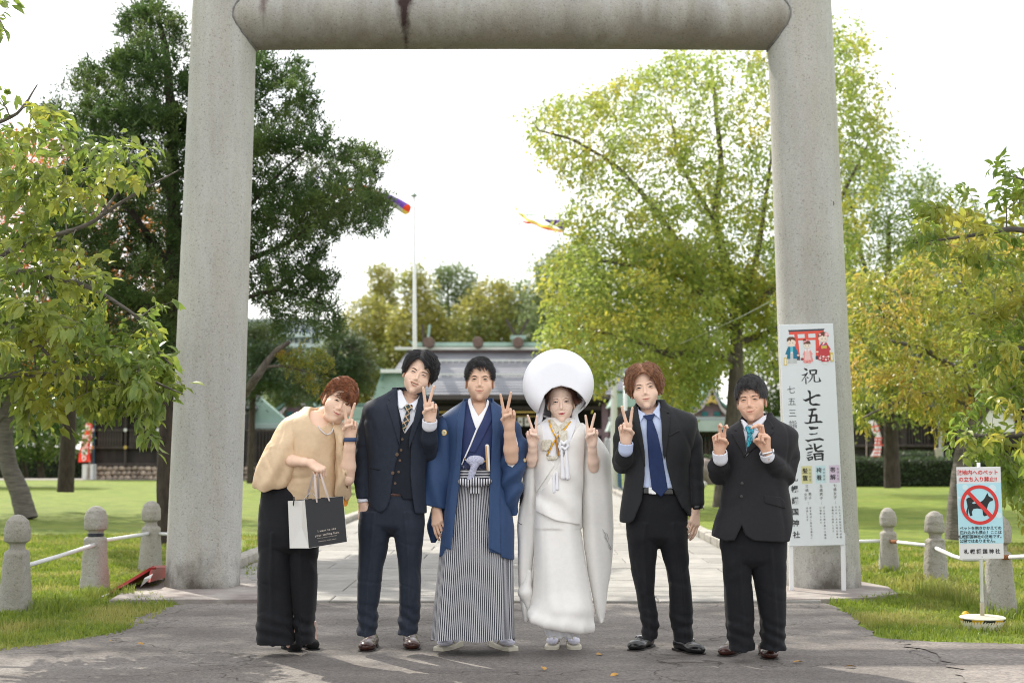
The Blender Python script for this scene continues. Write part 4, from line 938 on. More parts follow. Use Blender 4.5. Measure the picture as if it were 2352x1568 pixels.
MDG = leafmat('mid_green_leaf', (.055, .10, .025), (.10, .16, .035), (.15, .18, .035), .7, 10); OLV = leafmat('olive_gold_leaf', (.20, .21, .05), (.30, .27, .06), (.15, .18, .05), .25, 3); GRG = leafmat('grey_green_leaf', (.11, .15, .06), (.18, .22, .09), (.10, .14, .05), .25, 3)
PIN = leafmat('pine_needles', (.030, .060, .025), (.06, .10, .04), (.09, .12, .045), .6, 8, .15, .6)
# big yew-like conifer behind the left pillar
tree('conifer_tree', 'tall dark conifer with layered sprays behind the left pillar', 17.5,
     [([(392, 1252, 0), (384, 1100, 0), (392, 900, 0), (398, 700, 0), (402, 500, .1), (398, 300, .2), (385, 120, .2), (360, 20, .2)], .16, .03),
      ([(392, 780, 0), (470, 640, -.3), (560, 600, -.3), (660, 560, -.3), (760, 480, -.2), (850, 430, 0)], .055, .010), ([(395, 700, 0), (500, 560, .2), (620, 420, .4), (720, 330, .4)], .05, .01),
      ([(395, 560, 0), (480, 400, .1), (560, 260, .1), (660, 170, 0)], .045, .008), ([(396, 620, 0), (300, 480, -.2), (200, 380, -.2), (130, 300, 0)], .05, .008),
      ([(394, 740, 0), (340, 700, -.5), (290, 720, -.8), (230, 760, -1)], .05, .01), ([(396, 640, 0), (300, 620, .2), (180, 600, .3)], .045, .01), ([(400, 480, 0), (330, 330, .2), (240, 200, .2)], .04, .008),
      ([(392, 880, 0), (520, 700, -.4), (640, 660, -.2), (740, 700, 0)], .045, .008), ([(390, 860, 0), (300, 820, -.6), (200, 800, -.6)], .05, .01), ([(388, 1018, 0), (366, 1008, -.2), (348, 1003, -.3), (338, 998, -.35)], .045, .028)],
     [([(95, 250), (150, 180), (200, 160), (240, 175), (280, 60), (322, -10), (350, 10), (385, 20), (430, 70), (440, 120), (420, 500), (400, 900), (330, 860), (200, 900), (140, 820), (100, 600), (80, 450), (160, 360), (130, 300)], 1.25),
      ([(420, 100), (600, 110), (640, 150), (690, 150), (725, 200), (680, 235), (740, 260), (770, 320), (800, 330), (892, 378), (850, 425), (892, 470), (880, 560), (800, 540), (740, 590), (700, 600), (780, 655), (750, 680), (792, 712), (770, 760), (700, 742), (640, 760), (580, 700), (560, 600), (430, 500)], 1.0)],
     5400, 46, .070, DKG, BARKD, 3, thick=1.7, twlen=.26, conifer=True, lw=.30, spread=.20, trad=.006, jit=.1, droop=.2, edge=60, gap=2.6)
# its broken low limb with lit yellow tips
tree('yew_branch', 'gnarled low limb with lit yellow-green tips right of the left pillar', 15.5, [([(560, 905, .4), (585, 872, 0), (610, 835, 0), (640, 800, 0), (668, 783, 0)], .055, .022), ([(605, 842, 0), (650, 838, 0), (700, 850, 0), (730, 860, 0)], .018, .006)],
     [([(640, 810), (700, 795), (760, 830), (780, 860), (720, 900), (690, 870), (650, 850)], 1.)], 55, 40, .045, leafmat('lit_yew', (.12, .15, .02), (.24, .22, .03), (.32, .20, .03), 3, 20), BARK, 5, thick=.3, twlen=.16, conifer=True, lw=.3, spread=.16, cat='branch', trad=.005, base=(at(560, 905, 15.5)[0], 17.3, 0))
# near cherry on the left, trunk outside the frame
tree('cherry_tree', 'near cherry tree with large hanging leaves at the left edge', 9.0,
     [([(-420, 1420, .3), (-400, 1100, .3), (-380, 850, .2), (-340, 650, .1)], .17, .09), ([(-360, 760, .1), (-150, 730, .1), (0, 618, 0), (120, 640, 0), (200, 660, -.1), (300, 720, 0), (345, 765, 0)], .035, .006), ([(-350, 700, .1), (-120, 640, 0), (60, 560, 0), (200, 520, 0), (300, 452, 0), (408, 392, 0)], .028, .004),
      ([(-340, 660, .1), (-200, 400, .2), (-60, 300, 0), (40, 260, 0), (82, 190, 0)], .03, .004), ([(-360, 820, .2), (-120, 880, .1), (60, 856, 0), (200, 870, 0), (330, 868, -.1), (418, 905, -.2)], .03, .004), ([(-150, 700, 0), (0, 735, -.2), (100, 800, -.3), (160, 880, -.3)], .025, .005), ([(-340, 640, .1), (-250, 200, .2), (-100, 60, 0), (-5, 40, 0), (15, 75, 0)], .04, .004),
      ([(230, 500, 0), (262, 452, .1), (300, 420, 0)], .012, .004), ([(345, 765, 0), (352, 800, 0), (395, 840, 0)], .008, .004)],
     [([(-60, 240), (30, 205), (60, 215), (105, 215), (130, 262), (180, 300), (245, 322), (306, 335), (361, 345), (394, 385), (376, 415), (306, 420), (260, 450), (200, 500), (120, 500), (90, 540), (-60, 560)], 1.15), ([(-60, 520), (90, 520), (215, 560), (250, 640), (215, 700), (240, 740), (120, 800), (-60, 800)], .8), ([(-60, 700), (160, 690), (250, 760), (276, 725), (316, 770), (306, 850), (240, 830), (150, 880), (-60, 890)], .9),
      ([(240, 850), (286, 810), (366, 790), (400, 880), (404, 905), (371, 925), (306, 930), (240, 930), (180, 900)], .75), ([(20, 900), (75, 905), (60, 985), (25, 960)], .07), ([(90, 880), (140, 885), (140, 960), (100, 950)], .06), ([(276, 920), (376, 900), (374, 960), (348, 1030), (321, 960)], .10), ([(-60, 20), (20, 15), (25, 90), (0, 80), (-60, 200)], .07), ([(336, 690), (378, 720), (376, 800), (346, 770)], .04)],
     390, 12, .098, CHG, BARKC, 11, thick=.75, twlen=.30, tm='leaf', droop=.55, parts=300, trad=.005, spread=.07, lw=.50, edge=60)
# unseen tall tree added outside the frame on the left to shade the asphalt
tree('broadleaf_tree', 'tall shade tree standing left outside the picture', 17.2, [([(-900, 1238, 0), (-880, 700, 0), (-800, 200, 0), (-700, -300, 0), (-600, -700, 0)], .32, .12), ([(-860, 500, 0), (-500, -100, 0), (0, -330, .5), (500, -420, 0)], .14, .04), ([(-780, 100, 0), (-300, -330, -1), (300, -560, -1)], .12, .03), ([(-700, -300, 0), (-200, -700, 1), (300, -900, 1)], .10, .03)],
     [([(-700, -250), (-300, -260), (300, -250), (640, -270), (860, -380), (800, -600), (300, -700), (-300, -710), (-800, -600)], 1.)], 380, 34, .16, MDG, BARKD, 14, thick=.9, twlen=1.0, spread=.17, droop=.3, trad=.01, gap=.9)
# second cherry further off, left edge, lawn
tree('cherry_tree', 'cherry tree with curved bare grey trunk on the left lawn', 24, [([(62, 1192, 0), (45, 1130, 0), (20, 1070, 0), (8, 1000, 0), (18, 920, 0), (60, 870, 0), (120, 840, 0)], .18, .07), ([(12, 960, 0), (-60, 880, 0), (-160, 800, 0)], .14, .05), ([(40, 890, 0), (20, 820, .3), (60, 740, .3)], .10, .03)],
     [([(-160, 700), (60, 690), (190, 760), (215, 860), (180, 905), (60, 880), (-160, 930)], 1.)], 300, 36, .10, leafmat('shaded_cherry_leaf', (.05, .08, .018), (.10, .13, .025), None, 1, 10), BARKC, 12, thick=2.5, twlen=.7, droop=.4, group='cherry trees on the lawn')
tree('maple_tree', 'autumn tree with red and orange leaves glimpsed behind the left conifer', 27, [([(150, 1130, 0), (160, 900, 0), (150, 700, 0), (130, 500, 0)], .16, .04), ([(155, 800, 0), (260, 600, 0), (340, 480, 0)], .07, .02), ([(155, 760, 0), (50, 620, 0), (-40, 500, 0)], .07, .02)],
     [([(-60, 300), (60, 310), (170, 340), (280, 430), (385, 430), (390, 580), (330, 760), (150, 820), (-60, 860)], 1.)], 420, 40, .095, ORG, BARKD, 13, thick=2.5, twlen=.8, droop=.3)
# yellow-green big tree on the right
tree('broadleaf_tree', 'big yellow-green broadleaf tree whose crown fills the gate opening at right', 29,
     [([(1658, 1166, 0), (1668, 1060, 0), (1684, 960, 0), (1690, 840, 0), (1690, 740, 0), (1672, 620, 0), (1640, 500, 0), (1660, 380, 0), (1640, 200, 0)], .20, .04), ([(1690, 760, 0), (1620, 690, -.5), (1600, 640, -.5), (1560, 560, -.6), (1500, 470, -.5), (1420, 380, -.2), (1320, 320, 0), (1240, 300, 0)], .10, .02), ([(1688, 720, 0), (1740, 600, .3), (1760, 450, .4), (1780, 300, .5)], .09, .02), ([(1686, 830, 0), (1620, 800, -.8), (1540, 820, -1.2), (1480, 790, -1.5), (1400, 770, -1.5), (1320, 750, -1.2)], .10, .02), ([(1690, 740, 0), (1820, 620, 0), (1930, 460, 0), (2000, 320, 0)], .09, .02), ([(1600, 640, -.5), (1500, 620, -.8), (1400, 600, -.8), (1310, 600, -.5)], .05, .015), ([(1650, 520, 0), (1560, 380, .3), (1540, 260, .3)], .06, .015), ([(1690, 790, 0), (1780, 760, .5), (1880, 700, .5)], .08, .02)],
     [([(1193, 300), (1215, 262), (1260, 240), (1300, 215), (1370, 215), (1420, 190), (1460, 165), (1520, 145), (1560, 110), (1640, 100), (1790, 60), (1900, 30), (1980, 60), (2000, 150), (2035, 230), (2062, 320), (2030, 420), (1990, 470), (1960, 640), (1930, 860), (1800, 900), (1770, 830), (1720, 700), (1500, 620), (1320, 620), (1330, 560), (1290, 520), (1300, 460), (1290, 400), (1240, 370)], 1.3),
      ([(1230, 640), (1330, 540), (1600, 560), (1760, 640), (1790, 860), (1740, 880), (1690, 850), (1620, 880), (1580, 935), (1560, 950), (1520, 905), (1500, 850), (1440, 840), (1400, 860), (1375, 900), (1345, 880), (1300, 830), (1245, 790), (1260, 720)], 1.0)],
     3300, 29, .100, YG, BARK, 21, thick=3.2, twlen=.62, droop=.45, parts=300, spread=.16, trad=.010, edge=80, gap=1.0)
tree('broadleaf_tree', 'greener rounded tree beyond the right pillar', 37, [([(2050, 1120, 0), (2045, 900, 0), (2040, 700, 0), (2040, 500, 0)], .22, .05), ([(2044, 760, 0), (2120, 600, 0), (2160, 500, 0)], .09, .02), ([(2044, 760, 0), (1980, 600, 0), (1950, 450, 0)], .09, .02)],
     [([(1900, 330), (1960, 330), (2030, 385), (2070, 400), (2130, 390), (2175, 440), (2215, 470), (2235, 600), (2220, 800), (2100, 960), (1960, 980), (1900, 900)], 1.)], 1000, 26, .11, leafmat('green_leaf_b', (.08, .13, .03), (.15, .20, .035), (.22, .24, .035), .9, 9), BARKD, 22, thick=3, twlen=.9, spread=.16, droop=.35)
tree('cherry_tree', 'yellowing cherry tree with pale trunk behind the dog ban sign', 18.2,
     [([(2198, 1240, 0), (2205, 1150, 0), (2215, 1060, 0), (2225, 980, 0), (2240, 900, 0)], .15, .09), ([(2222, 1000, 0), (2260, 940, .2), (2310, 880, .2), (2400, 800, .2)], .08, .03), ([(2238, 910, 0), (2190, 840, -.2), (2120, 800, -.3), (2040, 780, -.2), (1975, 800, 0)], .055, .012), ([(2240, 900, 0), (2250, 780, 0), (2220, 680, 0), (2200, 600, 0)], .06, .012), ([(2236, 930, 0), (2130, 900, -.5), (2040, 930, -.6), (1980, 960, -.5)], .04, .01), ([(2240, 880, 0), (2330, 740, 0), (2380, 620, 0)], .05, .012), ([(2120, 800, -.3), (2090, 880, -.4), (2080, 960, -.4)], .02, .006)],
     [([(1948, 650), (1995, 600), (2040, 640), (2070, 610), (2150, 560), (2240, 540), (2420, 520), (2420, 900), (2330, 940), (2280, 900), (2200, 960), (2150, 1000), (2120, 940), (2060, 930), (2000, 960), (1960, 1010), (1950, 900), (1965, 760)], 1.)],
     620, 22, .088, CHY, BARKC, 31, thick=1.6, twlen=.42, tm='leaf', droop=.6, parts=300, lw=.48, spread=.10, trad=.007, group='cherry trees on the lawn', gap=1.4)
tree('cherry_tree', 'near cherry branches with big green leaves entering at the right edge', 10.3,
     [([(2800, 1420, .3), (2790, 1100, .3), (2760, 800, .2)], .17, .09), ([(2780, 900, .2), (2600, 760, 0), (2450, 560, 0), (2330, 520, 0), (2220, 540, 0), (2100, 555, 0)], .045, .005), ([(2770, 820, .2), (2600, 560, 0), (2420, 430, 0), (2320, 405, 0)], .04, .005), ([(2780, 940, .2), (2600, 860, 0), (2420, 800, -.1), (2290, 800, -.1), (2240, 780, 0)], .04, .005), ([(2780, 1000, .2), (2600, 1000, 0), (2420, 980, 0), (2290, 1000, 0), (2230, 995, 0), (2205, 985, 0)], .035, .005)],
     [([(2410, 370), (2300, 382), (2305, 430), (2260, 450), (2190, 440), (2140, 450), (2062, 510), (2075, 560), (2150, 570), (2210, 600), (2250, 640), (2340, 620), (2410, 620)], 1.), ([(2410, 640), (2330, 700), (2260, 700), (2210, 740), (2230, 790), (2280, 850), (2330, 870), (2410, 880)], .75), ([(2410, 880), (2300, 880), (2215, 935), (2185, 955), (2195, 1000), (2240, 1040), (2300, 1050), (2300, 1120), (2330, 1170), (2410, 1180)], 1.1)],
     240, 13, .094, leafmat('near_cherry_leaf', (.13, .20, .035), (.23, .30, .05), (.34, .31, .05), 1.3, 14), BARKC, 41, thick=.55, twlen=.30, tm='leaf', droop=.5, parts=300, trad=.005, spread=.07, lw=.46, edge=60)
# shrubs at the left back
tree('broadleaf_tree', 'round green garden tree beyond the lawn at far left', 44, [([(95, 1098, 0), (90, 1040, 0), (70, 960, 0)], .12, .04), ([(95, 1050, 0), (135, 1000, 0), (150, 940, 0)], .07, .03), ([(60, 1097, 1), (50, 1020, 1), (20, 960, 1)], .08, .03)], [([(-80, 900), (60, 885), (150, 890), (190, 930), (188, 1010), (150, 1040), (60, 1050), (-80, 1050)], 1.)], 420, 26, .13, MDG, BARKD, 51, thick=1.8, twlen=.7, spread=.17, droop=.3)
# pines in the middle distance right of the left pillar
tree('pine_tree', 'leaning pine with curved trunk between the pillar and the shrine roofs', 46, [([(745, 1100, 0), (752, 980, 0), (742, 900, 0), (750, 850, 0), (770, 800, 0), (790, 762, 0)], .11, .05), ([(745, 900, 0), (690, 880, 0), (640, 860, 0)], .06, .02), ([(770, 800, 0), (820, 800, 0), (850, 840, 0)], .05, .02)],
     [([(640, 850), (700, 820), (740, 850), (760, 780), (800, 760), (845, 800), (855, 850), (840, 900), (780, 890), (740, 930), (660, 900)], 1.)], 420, 30, .20, PIN, BARK, 52, thick=1.8, twlen=.7, conifer=True, lw=.22, spread=.25, group='pines before the shrine')
tree('pine_tree', 'dark spreading pine hard against the left pillar in front of the apartments', 40, [([(575, 1110, 0), (580, 900, 0), (585, 760, 0)], .11, .05), ([(582, 860, 0), (640, 800, 0), (700, 810, 0)], .06, .02), ([(580, 900, 0), (640, 880, 0), (700, 900, 0)], .05, .02)],
     [([(560, 740), (620, 745), (640, 790), (690, 800), (660, 830), (610, 820), (650, 860), (720, 880), (690, 925), (620, 900), (560, 930)], 1.)], 420, 30, .16, PIN, BARKD, 53, thick=1.8, twlen=.6, conifer=True, lw=.22, spread=.22, group='pines before the shrine')
# wood behind the shrine: trees one can tell apart
bt = [(835, 108, OLV, [(770, 900), (780, 760), (800, 700), (840, 690), (870, 690), (900, 720), (905, 860), (880, 940), (800, 940)], 'olive-gold tree left of the flagpole behind the shrine roof'),
      (872, 118, OLV, [(845, 700), (860, 640), (850, 620), (880, 612), (895, 630), (920, 640), (905, 665), (910, 720), (870, 730)], 'thin layered treetop rising left of the flagpole'),
      (950, 104, OLV, [(880, 800), (900, 720), (930, 700), (925, 640), (950, 610), (985, 640), (990, 700), (1030, 740), (1020, 830), (900, 860)], 'tiered tree directly behind the flagpole'),
      (1030, 112, GRG, [(980, 700), (1000, 650), (1000, 620), (1050, 612), (1085, 625), (1090, 680), (1120, 700), (1110, 800), (990, 800)], 'pale flat-topped tree right of the flagpole'),
      (1100, 102, OLV, [(1040, 740), (1070, 690), (1110, 650), (1160, 655), (1180, 700), (1170, 800), (1050, 800)], 'golden round treetop above the middle ridge log'),
      (1185, 106, GRG, [(1130, 720), (1150, 670), (1200, 650), (1250, 665), (1270, 720), (1260, 810), (1130, 810)], 'soft grey-green tree above the third ridge log'),
      (1270, 98, GRG, [(1200, 760), (1215, 660), (1240, 600), (1290, 570), (1360, 570), (1400, 650), (1400, 820), (1220, 820)], 'taller willow-like tree behind the left edge of the yellow-green crown'),
      (1450, 100, MDG, [(1350, 640), (1450, 600), (1560, 640), (1620, 720), (1640, 960), (1350, 960)], 'dark green tree behind the big yellow-green crown'),
      (1900, 90, MDG, [(1700, 700), (1800, 560), (1950, 560), (2010, 700), (2000, 1000), (1700, 1010)], 'dark green tree behind the right pillar'),
      (2130, 75, MDG, [(1960, 900), (1990, 700), (2100, 560), (2230, 480), (2330, 520), (2330, 960), (2180, 1030), (1960, 1030)], 'dark tree mass behind the yellowing cherry'),
      (2370, 70, MDG, [(2240, 700), (2300, 560), (2420, 520), (2520, 700), (2520, 1040), (2250, 1040)], 'dark tree behind the right edge of the frame'),
      (300, 72, MDG, [(160, 800), (260, 740), (380, 760), (470, 820), (470, 960), (200, 950)], 'dark tree behind the storehouse roof'),
      (20, 75, MDG, [(-120, 800), (0, 700), (120, 760), (190, 860), (190, 1000), (-120, 1040)], 'dark tree behind the far left corner of the lawn'),
      (900, 126, GRG, [(740, 800), (800, 740), (900, 720), (1000, 735), (1080, 725), (1080, 960), (740, 960)], 'hazy green treetops filling in behind the flagpole'),
      (1230, 126, GRG, [(1060, 740), (1150, 715), (1260, 700), (1400, 690), (1400, 960), (1060, 960)], 'hazy green treetops filling in behind the right half of the hall roof'),
      (700, 95, GRG, [(610, 880), (660, 840), (740, 800), (790, 820), (800, 950), (620, 960)], 'grey-green tree above the mauve gable')]
for i, (px, D_, mt_, poly, lb) in enumerate(bt):
 if i < 7 and i != 1: poly = [(x, y_ if y_ < 790 else y_+110) for x, y_ in poly]
 P_ = _v(poly); cx_ = px; top = P_[:, 1].min(); bot = P_[:, 1].max(); A_ = (P_[:, 0].max()-P_[:, 0].min())*(bot-top)*(D_/F)**2
 tree('broadleaf_tree', lb, D_, [([(cx_, 1045, 0), (cx_+5, (bot+top)/2+30, 0), (cx_-4, top+25, 0)], .25, .05), ([(cx_+3, (bot+top)/2+40, 0), (cx_+(P_[:, 0].max()-cx_)*.6, (bot+top)/2-10, 0)], .10, .03), ([(cx_+3, (bot+top)/2+30, 0), (cx_+(P_[:, 0].min()-cx_)*.6, (bot+top)/2-20, 0)], .10, .03)],
         [(poly, 1.)], int(min(1100, 13*A_)), 20, .30, mt_, BARKD, 60+i, thick=2.6, twlen=1.3, spread=.20, droop=.15, group='trees behind the shrine', edge=40, gap=0, trad=.02)
# fallen and growing things on the ground
def grass(name, regions, m, seed, label=None):
 g = np.random.default_rng(seed); Ps = []; Hs = []
 for poly, dens, h in regions:
  P = _v([gnd(*p)[:2] for p in poly]); lo, hi = P.min(0), P.max(0); n = int(dens*np.prod(hi-lo)); q = g.uniform(lo, hi, (n, 2)); q = q[poly2(q[:, 0], q[:, 1], P)+.06*wav(np.c_[q, q[:, :1]*0], 5, seed) < 0]
  pat = .55+.45*wav(np.c_[q, q[:, :1]*0], 3.1, seed+1)*.8+.3*wav(np.c_[q, q[:, :1]*0], 11, seed+2); keep = g.random(len(q)) < np.clip(pat+.45, .25, 1); q = q[keep]; Ps.append(q); Hs.append(h*g.uniform(.45, 1.25, len(q))*np.clip(pat[keep]+.3, .5, 1.4))
 q = np.concatenate(Ps); h = np.concatenate(Hs); n = len(q); a = g.uniform(0, 6.283, n); w = .0035*g.uniform(.7, 1.6, n)*(1+(q[:, 1] > 12)*1.0); ln = g.uniform(.1, .75, n)
 s = np.stack([np.cos(a), np.sin(a), 0*a], 1); b = g.uniform(0, 6.283, n); l = np.stack([np.cos(b), np.sin(b), 0*b], 1)*(h*ln)[:, None]; p0 = np.c_[q, np.zeros(n)]
 v = np.stack([p0-s*w[:, None], p0+s*w[:, None], p0+l*.35+_v((0, 0, 1))*(h*.62)[:, None]+s*w[:, None]*.7, p0+l*.35+_v((0, 0, 1))*(h*.62)[:, None]-s*w[:, None]*.7, p0+l+_v((0, 0, 1))*(h*(1-.35*ln))[:, None]], 1).reshape(-1, 3)
 k = np.arange(n)[:, None, None]*5; f = (np.array([(0, 1, 2), (0, 2, 3), (3, 2, 4)])[None]+k).reshape(-1, 3)
 o = obj(name, mesh(name, v, f, m)); return tag(o, label, 'grass', kind='stuff')
GB = leafmat('grass_blade', (.12, .175, .022), (.22, .27, .035), (.32, .30, .09), 1.3, 18, .35, .5)
grass('grass', [([(-60, 1500), (120, 1484), (230, 1466), (300, 1444), (312, 1418), (420, 1386), (330, 1358), (400, 1345), (400, 1230), (-60, 1230)], 1500, .055), ([(-60, 1500), (110, 1488), (300, 1446), (420, 1388), (330, 1365), (190, 1372), (-60, 1420)], 1400, .05),
    ([(1905, 1388), (1965, 1412), (1995, 1448), (2050, 1470), (2420, 1484), (2420, 1250), (1950, 1250), (1960, 1330), (2070, 1365), (2000, 1384)], 1500, .060), ([(1905, 1388), (1965, 1412), (2010, 1460), (2420, 1482), (2420, 1400), (2080, 1368)], 1400, .055), ([(555, 1345), (600, 1318), (720, 1240), (560, 1230)], 600, .05)], GB, 71, 'green grass with paler tufts on both verges')
grass('grass_tuft', [([(60, 1395), (160, 1390), (150, 1415), (70, 1425)], 2500, .13), ([(180, 1360), (300, 1362), (310, 1372), (200, 1378)], 2600, .12), ([(2070, 1330), (2200, 1345), (2240, 1400), (2100, 1372)], 2600, .17), ([(2270, 1405), (2350, 1400), (2352, 1430), (2270, 1432)], 2500, .16), ([(2010, 1300), (2080, 1306), (2070, 1322), (2015, 1318)], 1500, .12), ([(490, 1380), (560, 1382), (555, 1388), (495, 1388)], 3000, .04)], GB, 72, 'longer grass tufts round the bollards')
g = np.random.default_rng(5); lf = [(190, 1452), (1420, 1545), (30, 1440), (60, 1434), (1370, 1502), (260, 1470), (2290, 1447), (2220, 1330), (1968, 1530), (1250, 1538), (105, 1408), (2240, 1440), (330, 1480), (1820, 1520)]
V, Fc = TMPL['leaf']; fm_ = mesh('fallen_leaf', V*np.array([.035, .07, .05]), [tuple(f) for f in Fc], mat('dry_leaf', (.36, .20, .05), .7, var=.35, vs_=20, rnd=.4))
LFL = ['lying on the left verge asphalt edge', "on the asphalt in front of the bride's right foot", 'on the shaded grass at far left', 'on the grass near the first bollard', 'on the asphalt before the couple', 'at the left asphalt edge', 'in the grass by the dog sign base', 'on the lawn right of the broken bollard', 'on the sunny asphalt right of the oldest man', 'on the asphalt below the groom', 'at the foot of the first bollard', 'left of the dog sign base', "on the asphalt left of the woman's shoes", 'on the asphalt right of the loafers']
for i, (px, py) in enumerate(lf):
 o = obj('fallen_leaf', fm_, None, tuple(gnd(px, py, .014)), (g.uniform(-.3, .3), g.uniform(-.3, .3), g.uniform(0, 6.28))); tag(o, 'small dry ochre leaf '+LFL[i], 'leaf', 'fallen leaves on the ground')
# ================================================================= shrine buildings
CUP = mat('copper_green', (.26, .37, .32), .6, var=.12, vs_=1.5, bump=.15, bs=12, detail=6); CUPD = mat('copper_green_dark', (.10, .19, .16), .6, var=.2, vs_=3); SLATE = mat('grey_roof', (.215, .22, .245), .55, var=.10, vs_=.8, bump=.15, bs=10, stretch=(1, 1, 3), detail=7)
SNOW = mat('pale_trim', (.60, .61, .58), .6); MAUVE = mat('mauve_timber', (.19, .125, .15), .7, var=.15, vs_=4); DWOOD = mat('dark_timber', (.030, .024, .022), .75, var=.35, vs_=5, stretch=(1, 1, .3)); DWOOD2 = mat('weathered_timber', (.055, .045, .040), .8, var=.3, vs_=6); PLAST = mat('white_plaster', (.62, .61, .58), .8, var=.06, vs_=2)
GILT = mat('gilt_fitting', (.50, .36, .10), .4, metal=.5); LOGB = mat('ridge_log_brown', (.12, .075, .06), .55, var=.25, vs_=5)
STN = mat('field_stone', (.28, .20, .14), .85, col2=(.42, .37, .31), vs_=2.2, bump=.5, bs=25, rnd=.35)
def bx(parent, name, px0, px1, py0, py1, D, dep, m, bev=.01, dz=0):
 a = at(px0, py1, D); b = at(px1, py0, D); base = _v(parent.location); c = (a+b)/2; c[1] = D+dep/2; o = MB().box((0, 0, 0), (abs(b[0]-a[0]), dep, abs(b[2]-a[2])), bev=min(bev, dep*.3)).build(name, m, parent, tuple(c-base)); return o
def shape(parent, name, pts, D, dep, m, smooth=False):
 base = _v(parent.location); pp = [at(x, y, D)-base for x, y in pts]; b = MB(); b.prism([(p[0], p[2]) for p in pp], pp[0][1], pp[0][1]+dep); return b.build(name, m, parent)
# ---- dark storehouse with a stone footing
D = 55.
sh = empty('storehouse', tuple(at(300, 1101, D)*np.array([1, 1, 0])), 'dark wooden storehouse on a rubble stone footing at the far left of the lawn', 'building')
bx(sh, 'wall', 212, 560, 925, 1070, D+.25, 4., DWOOD, .02)
bx(sh, 'footing', 212, 560, 1070, 1102, D+.15, 3.9, mat('dark_joint', (.05, .045, .04), .9), .02)
g = np.random.default_rng(3)
for r_ in range(3):
 x = 211+g.uniform(0, 6)
 while x < 560:
  w = g.uniform(9, 17); h_ = 11+g.uniform(-1, 2); y0 = 1070+r_*10.5+g.uniform(-1, 1); c = at(x+w/2, y0+h_/2, D); s = F/D
  b = MB(); b.prof([(.001, -.5), (.36, -.42), (.5, -.1), (.48, .2), (.34, .42), (.001, .5)], n=7, M=Matrix.Rotation(g.uniform(0, 6), 3, 'Y'))
  o = b.build('stone', STN, sh, tuple(c-_v(sh.location)+_v((0, .12, 0))), smooth=False, scale=(w/s*1.02, .30, h_/s*1.05)); x += w*.98
for y0, y1 in ((938, 943), (985, 990), (1024, 1030), (1063, 1070)): bx(sh, 'rail_beam', 208, 560, y0, y1, D+.05, .25, DWOOD2)
for x in (213, 288, 363, 438, 513, 558): bx(sh, 'post', x-4, x+4, 920, 1072, D+.0, .3, DWOOD2)
for x0, x1 in ((225, 282), (297, 352), (372, 430), (447, 505)):
 w_ = bx(sh, 'window', x0, x1, 990, 1024, D+.12, .14, mat('window_dark', (.012, .010, .010), .8)); n = 9
 for k in range(n):
  a = at(x0+(x1-x0)*(k+.5)/n, 1007, D+.06); MB().box((0, 0, 0), (.075, .07, .56)).build('slat', DWOOD2, w_, tuple(a-_v(sh.location)-_v(w_.location)))
for x in (213, 288, 363):
 for y_ in (940, 987, 1027):
  a = at(x, y_, D-.06); MB().prof([(.001, -.02), (.07, -.01), (.07, .02)], n=10, M=Matrix.Rotation(math.pi/2, 3, 'X')).build('metal_cap', SNOW if y_ < 1000 else GILT, sh, tuple(a-_v(sh.location)))
b = MB(); base = _v(sh.location); L_ = [at(x, y_, D-.6)-base for x, y_ in ((196, 928), (566, 928))]; T_ = [at(x, y_, D+2.3)-base for x, y_ in ((238, 872), (560, 872))]; Bk = [L_[0]+_v((0, 5.6, 0)), L_[1]+_v((0, 5.6, 0))]
b.add([L_[0], L_[1], T_[1], T_[0], Bk[1], Bk[0]]+[L_[0]-_v((0, 0, .14)), L_[1]-_v((0, 0, .14)), Bk[1]-_v((0, 0, .14)), Bk[0]-_v((0, 0, .14))], [(0, 1, 2, 3), (3, 2, 4, 5), (6, 7, 1, 0), (0, 3, 5, 9, 6), (1, 7, 8, 4, 2), (5, 4, 8, 9), (9, 8, 7, 6)]); b.build('roof', mat('dark_tin_roof', (.06, .065, .07), .6, var=.3, vs_=2), sh)
# ---- slatted fence with roofed wall (left wing)
def slatfence(name, lb, px0, px1, ytop, ybot, D, n, m, stone=True, ema=False):
 r = empty(name, tuple(at((px0+px1)/2, 1100, D)*np.array([1, 1, 0])), lb, 'fence'); base = _v(r.location)
 bx(r, 'top_rail', px0, px1, ytop-4, ytop, D, .3, DWOOD2); bx(r, 'mid_rail', px0, px1, (ytop+ybot)/2-2, (ytop+ybot)/2+1, D+.08, .1, DWOOD2); bx(r, 'bottom_rail', px0, px1, ybot-3, ybot+2, D-.02, .35, DWOOD2); bx(r, 'back_board', px0, px1, ytop, ybot, D+.6, .05, mat('fence_gap', (.03, .022, .022), .9) if not ema else mat('votive_wall', (.12, .075, .085), .9, col2=(.34, .24, .27), vs_=14, detail=1, contrast=(.48, .52)))
 for k in range(n):
  a = at(px0+(px1-px0)*(k+.5)/n, (ytop+ybot)/2, D+.05); o = MB().box((0, 0, 0), ((px1-px0)/n*D/F*.55, .08, (ybot-ytop)*D/F)).build('slat', DWOOD, r, tuple(a-base))
 return r
f1 = slatfence('slat_fence', 'dark slatted wooden fence on stones just right of the left pillar', 562, 760, 990, 1066, 55, 26, DWOOD)
for r_ in range(3):
 x = 560
 while x < 765:
  w = g.uniform(9, 17); c = at(x+w/2, 1076+r_*10, 55); s = F/55; MB().prof([(.001, -.5), (.4, -.4), (.5, 0), (.36, .4), (.001, .5)], n=7, M=Matrix.Rotation(g.uniform(0, 6), 3, 'Y')).build('stone', STN, f1, tuple(c-_v(f1.location)+_v((0, .12, 0))), scale=(w/s*1.02, .3, 11/s)); x += w*.98
rw = empty('roofed_corridor', tuple(at(620, 1100, 58)*np.array([1, 1, 0])), 'low corridor with pale green copper roof behind the slatted fence', 'building')
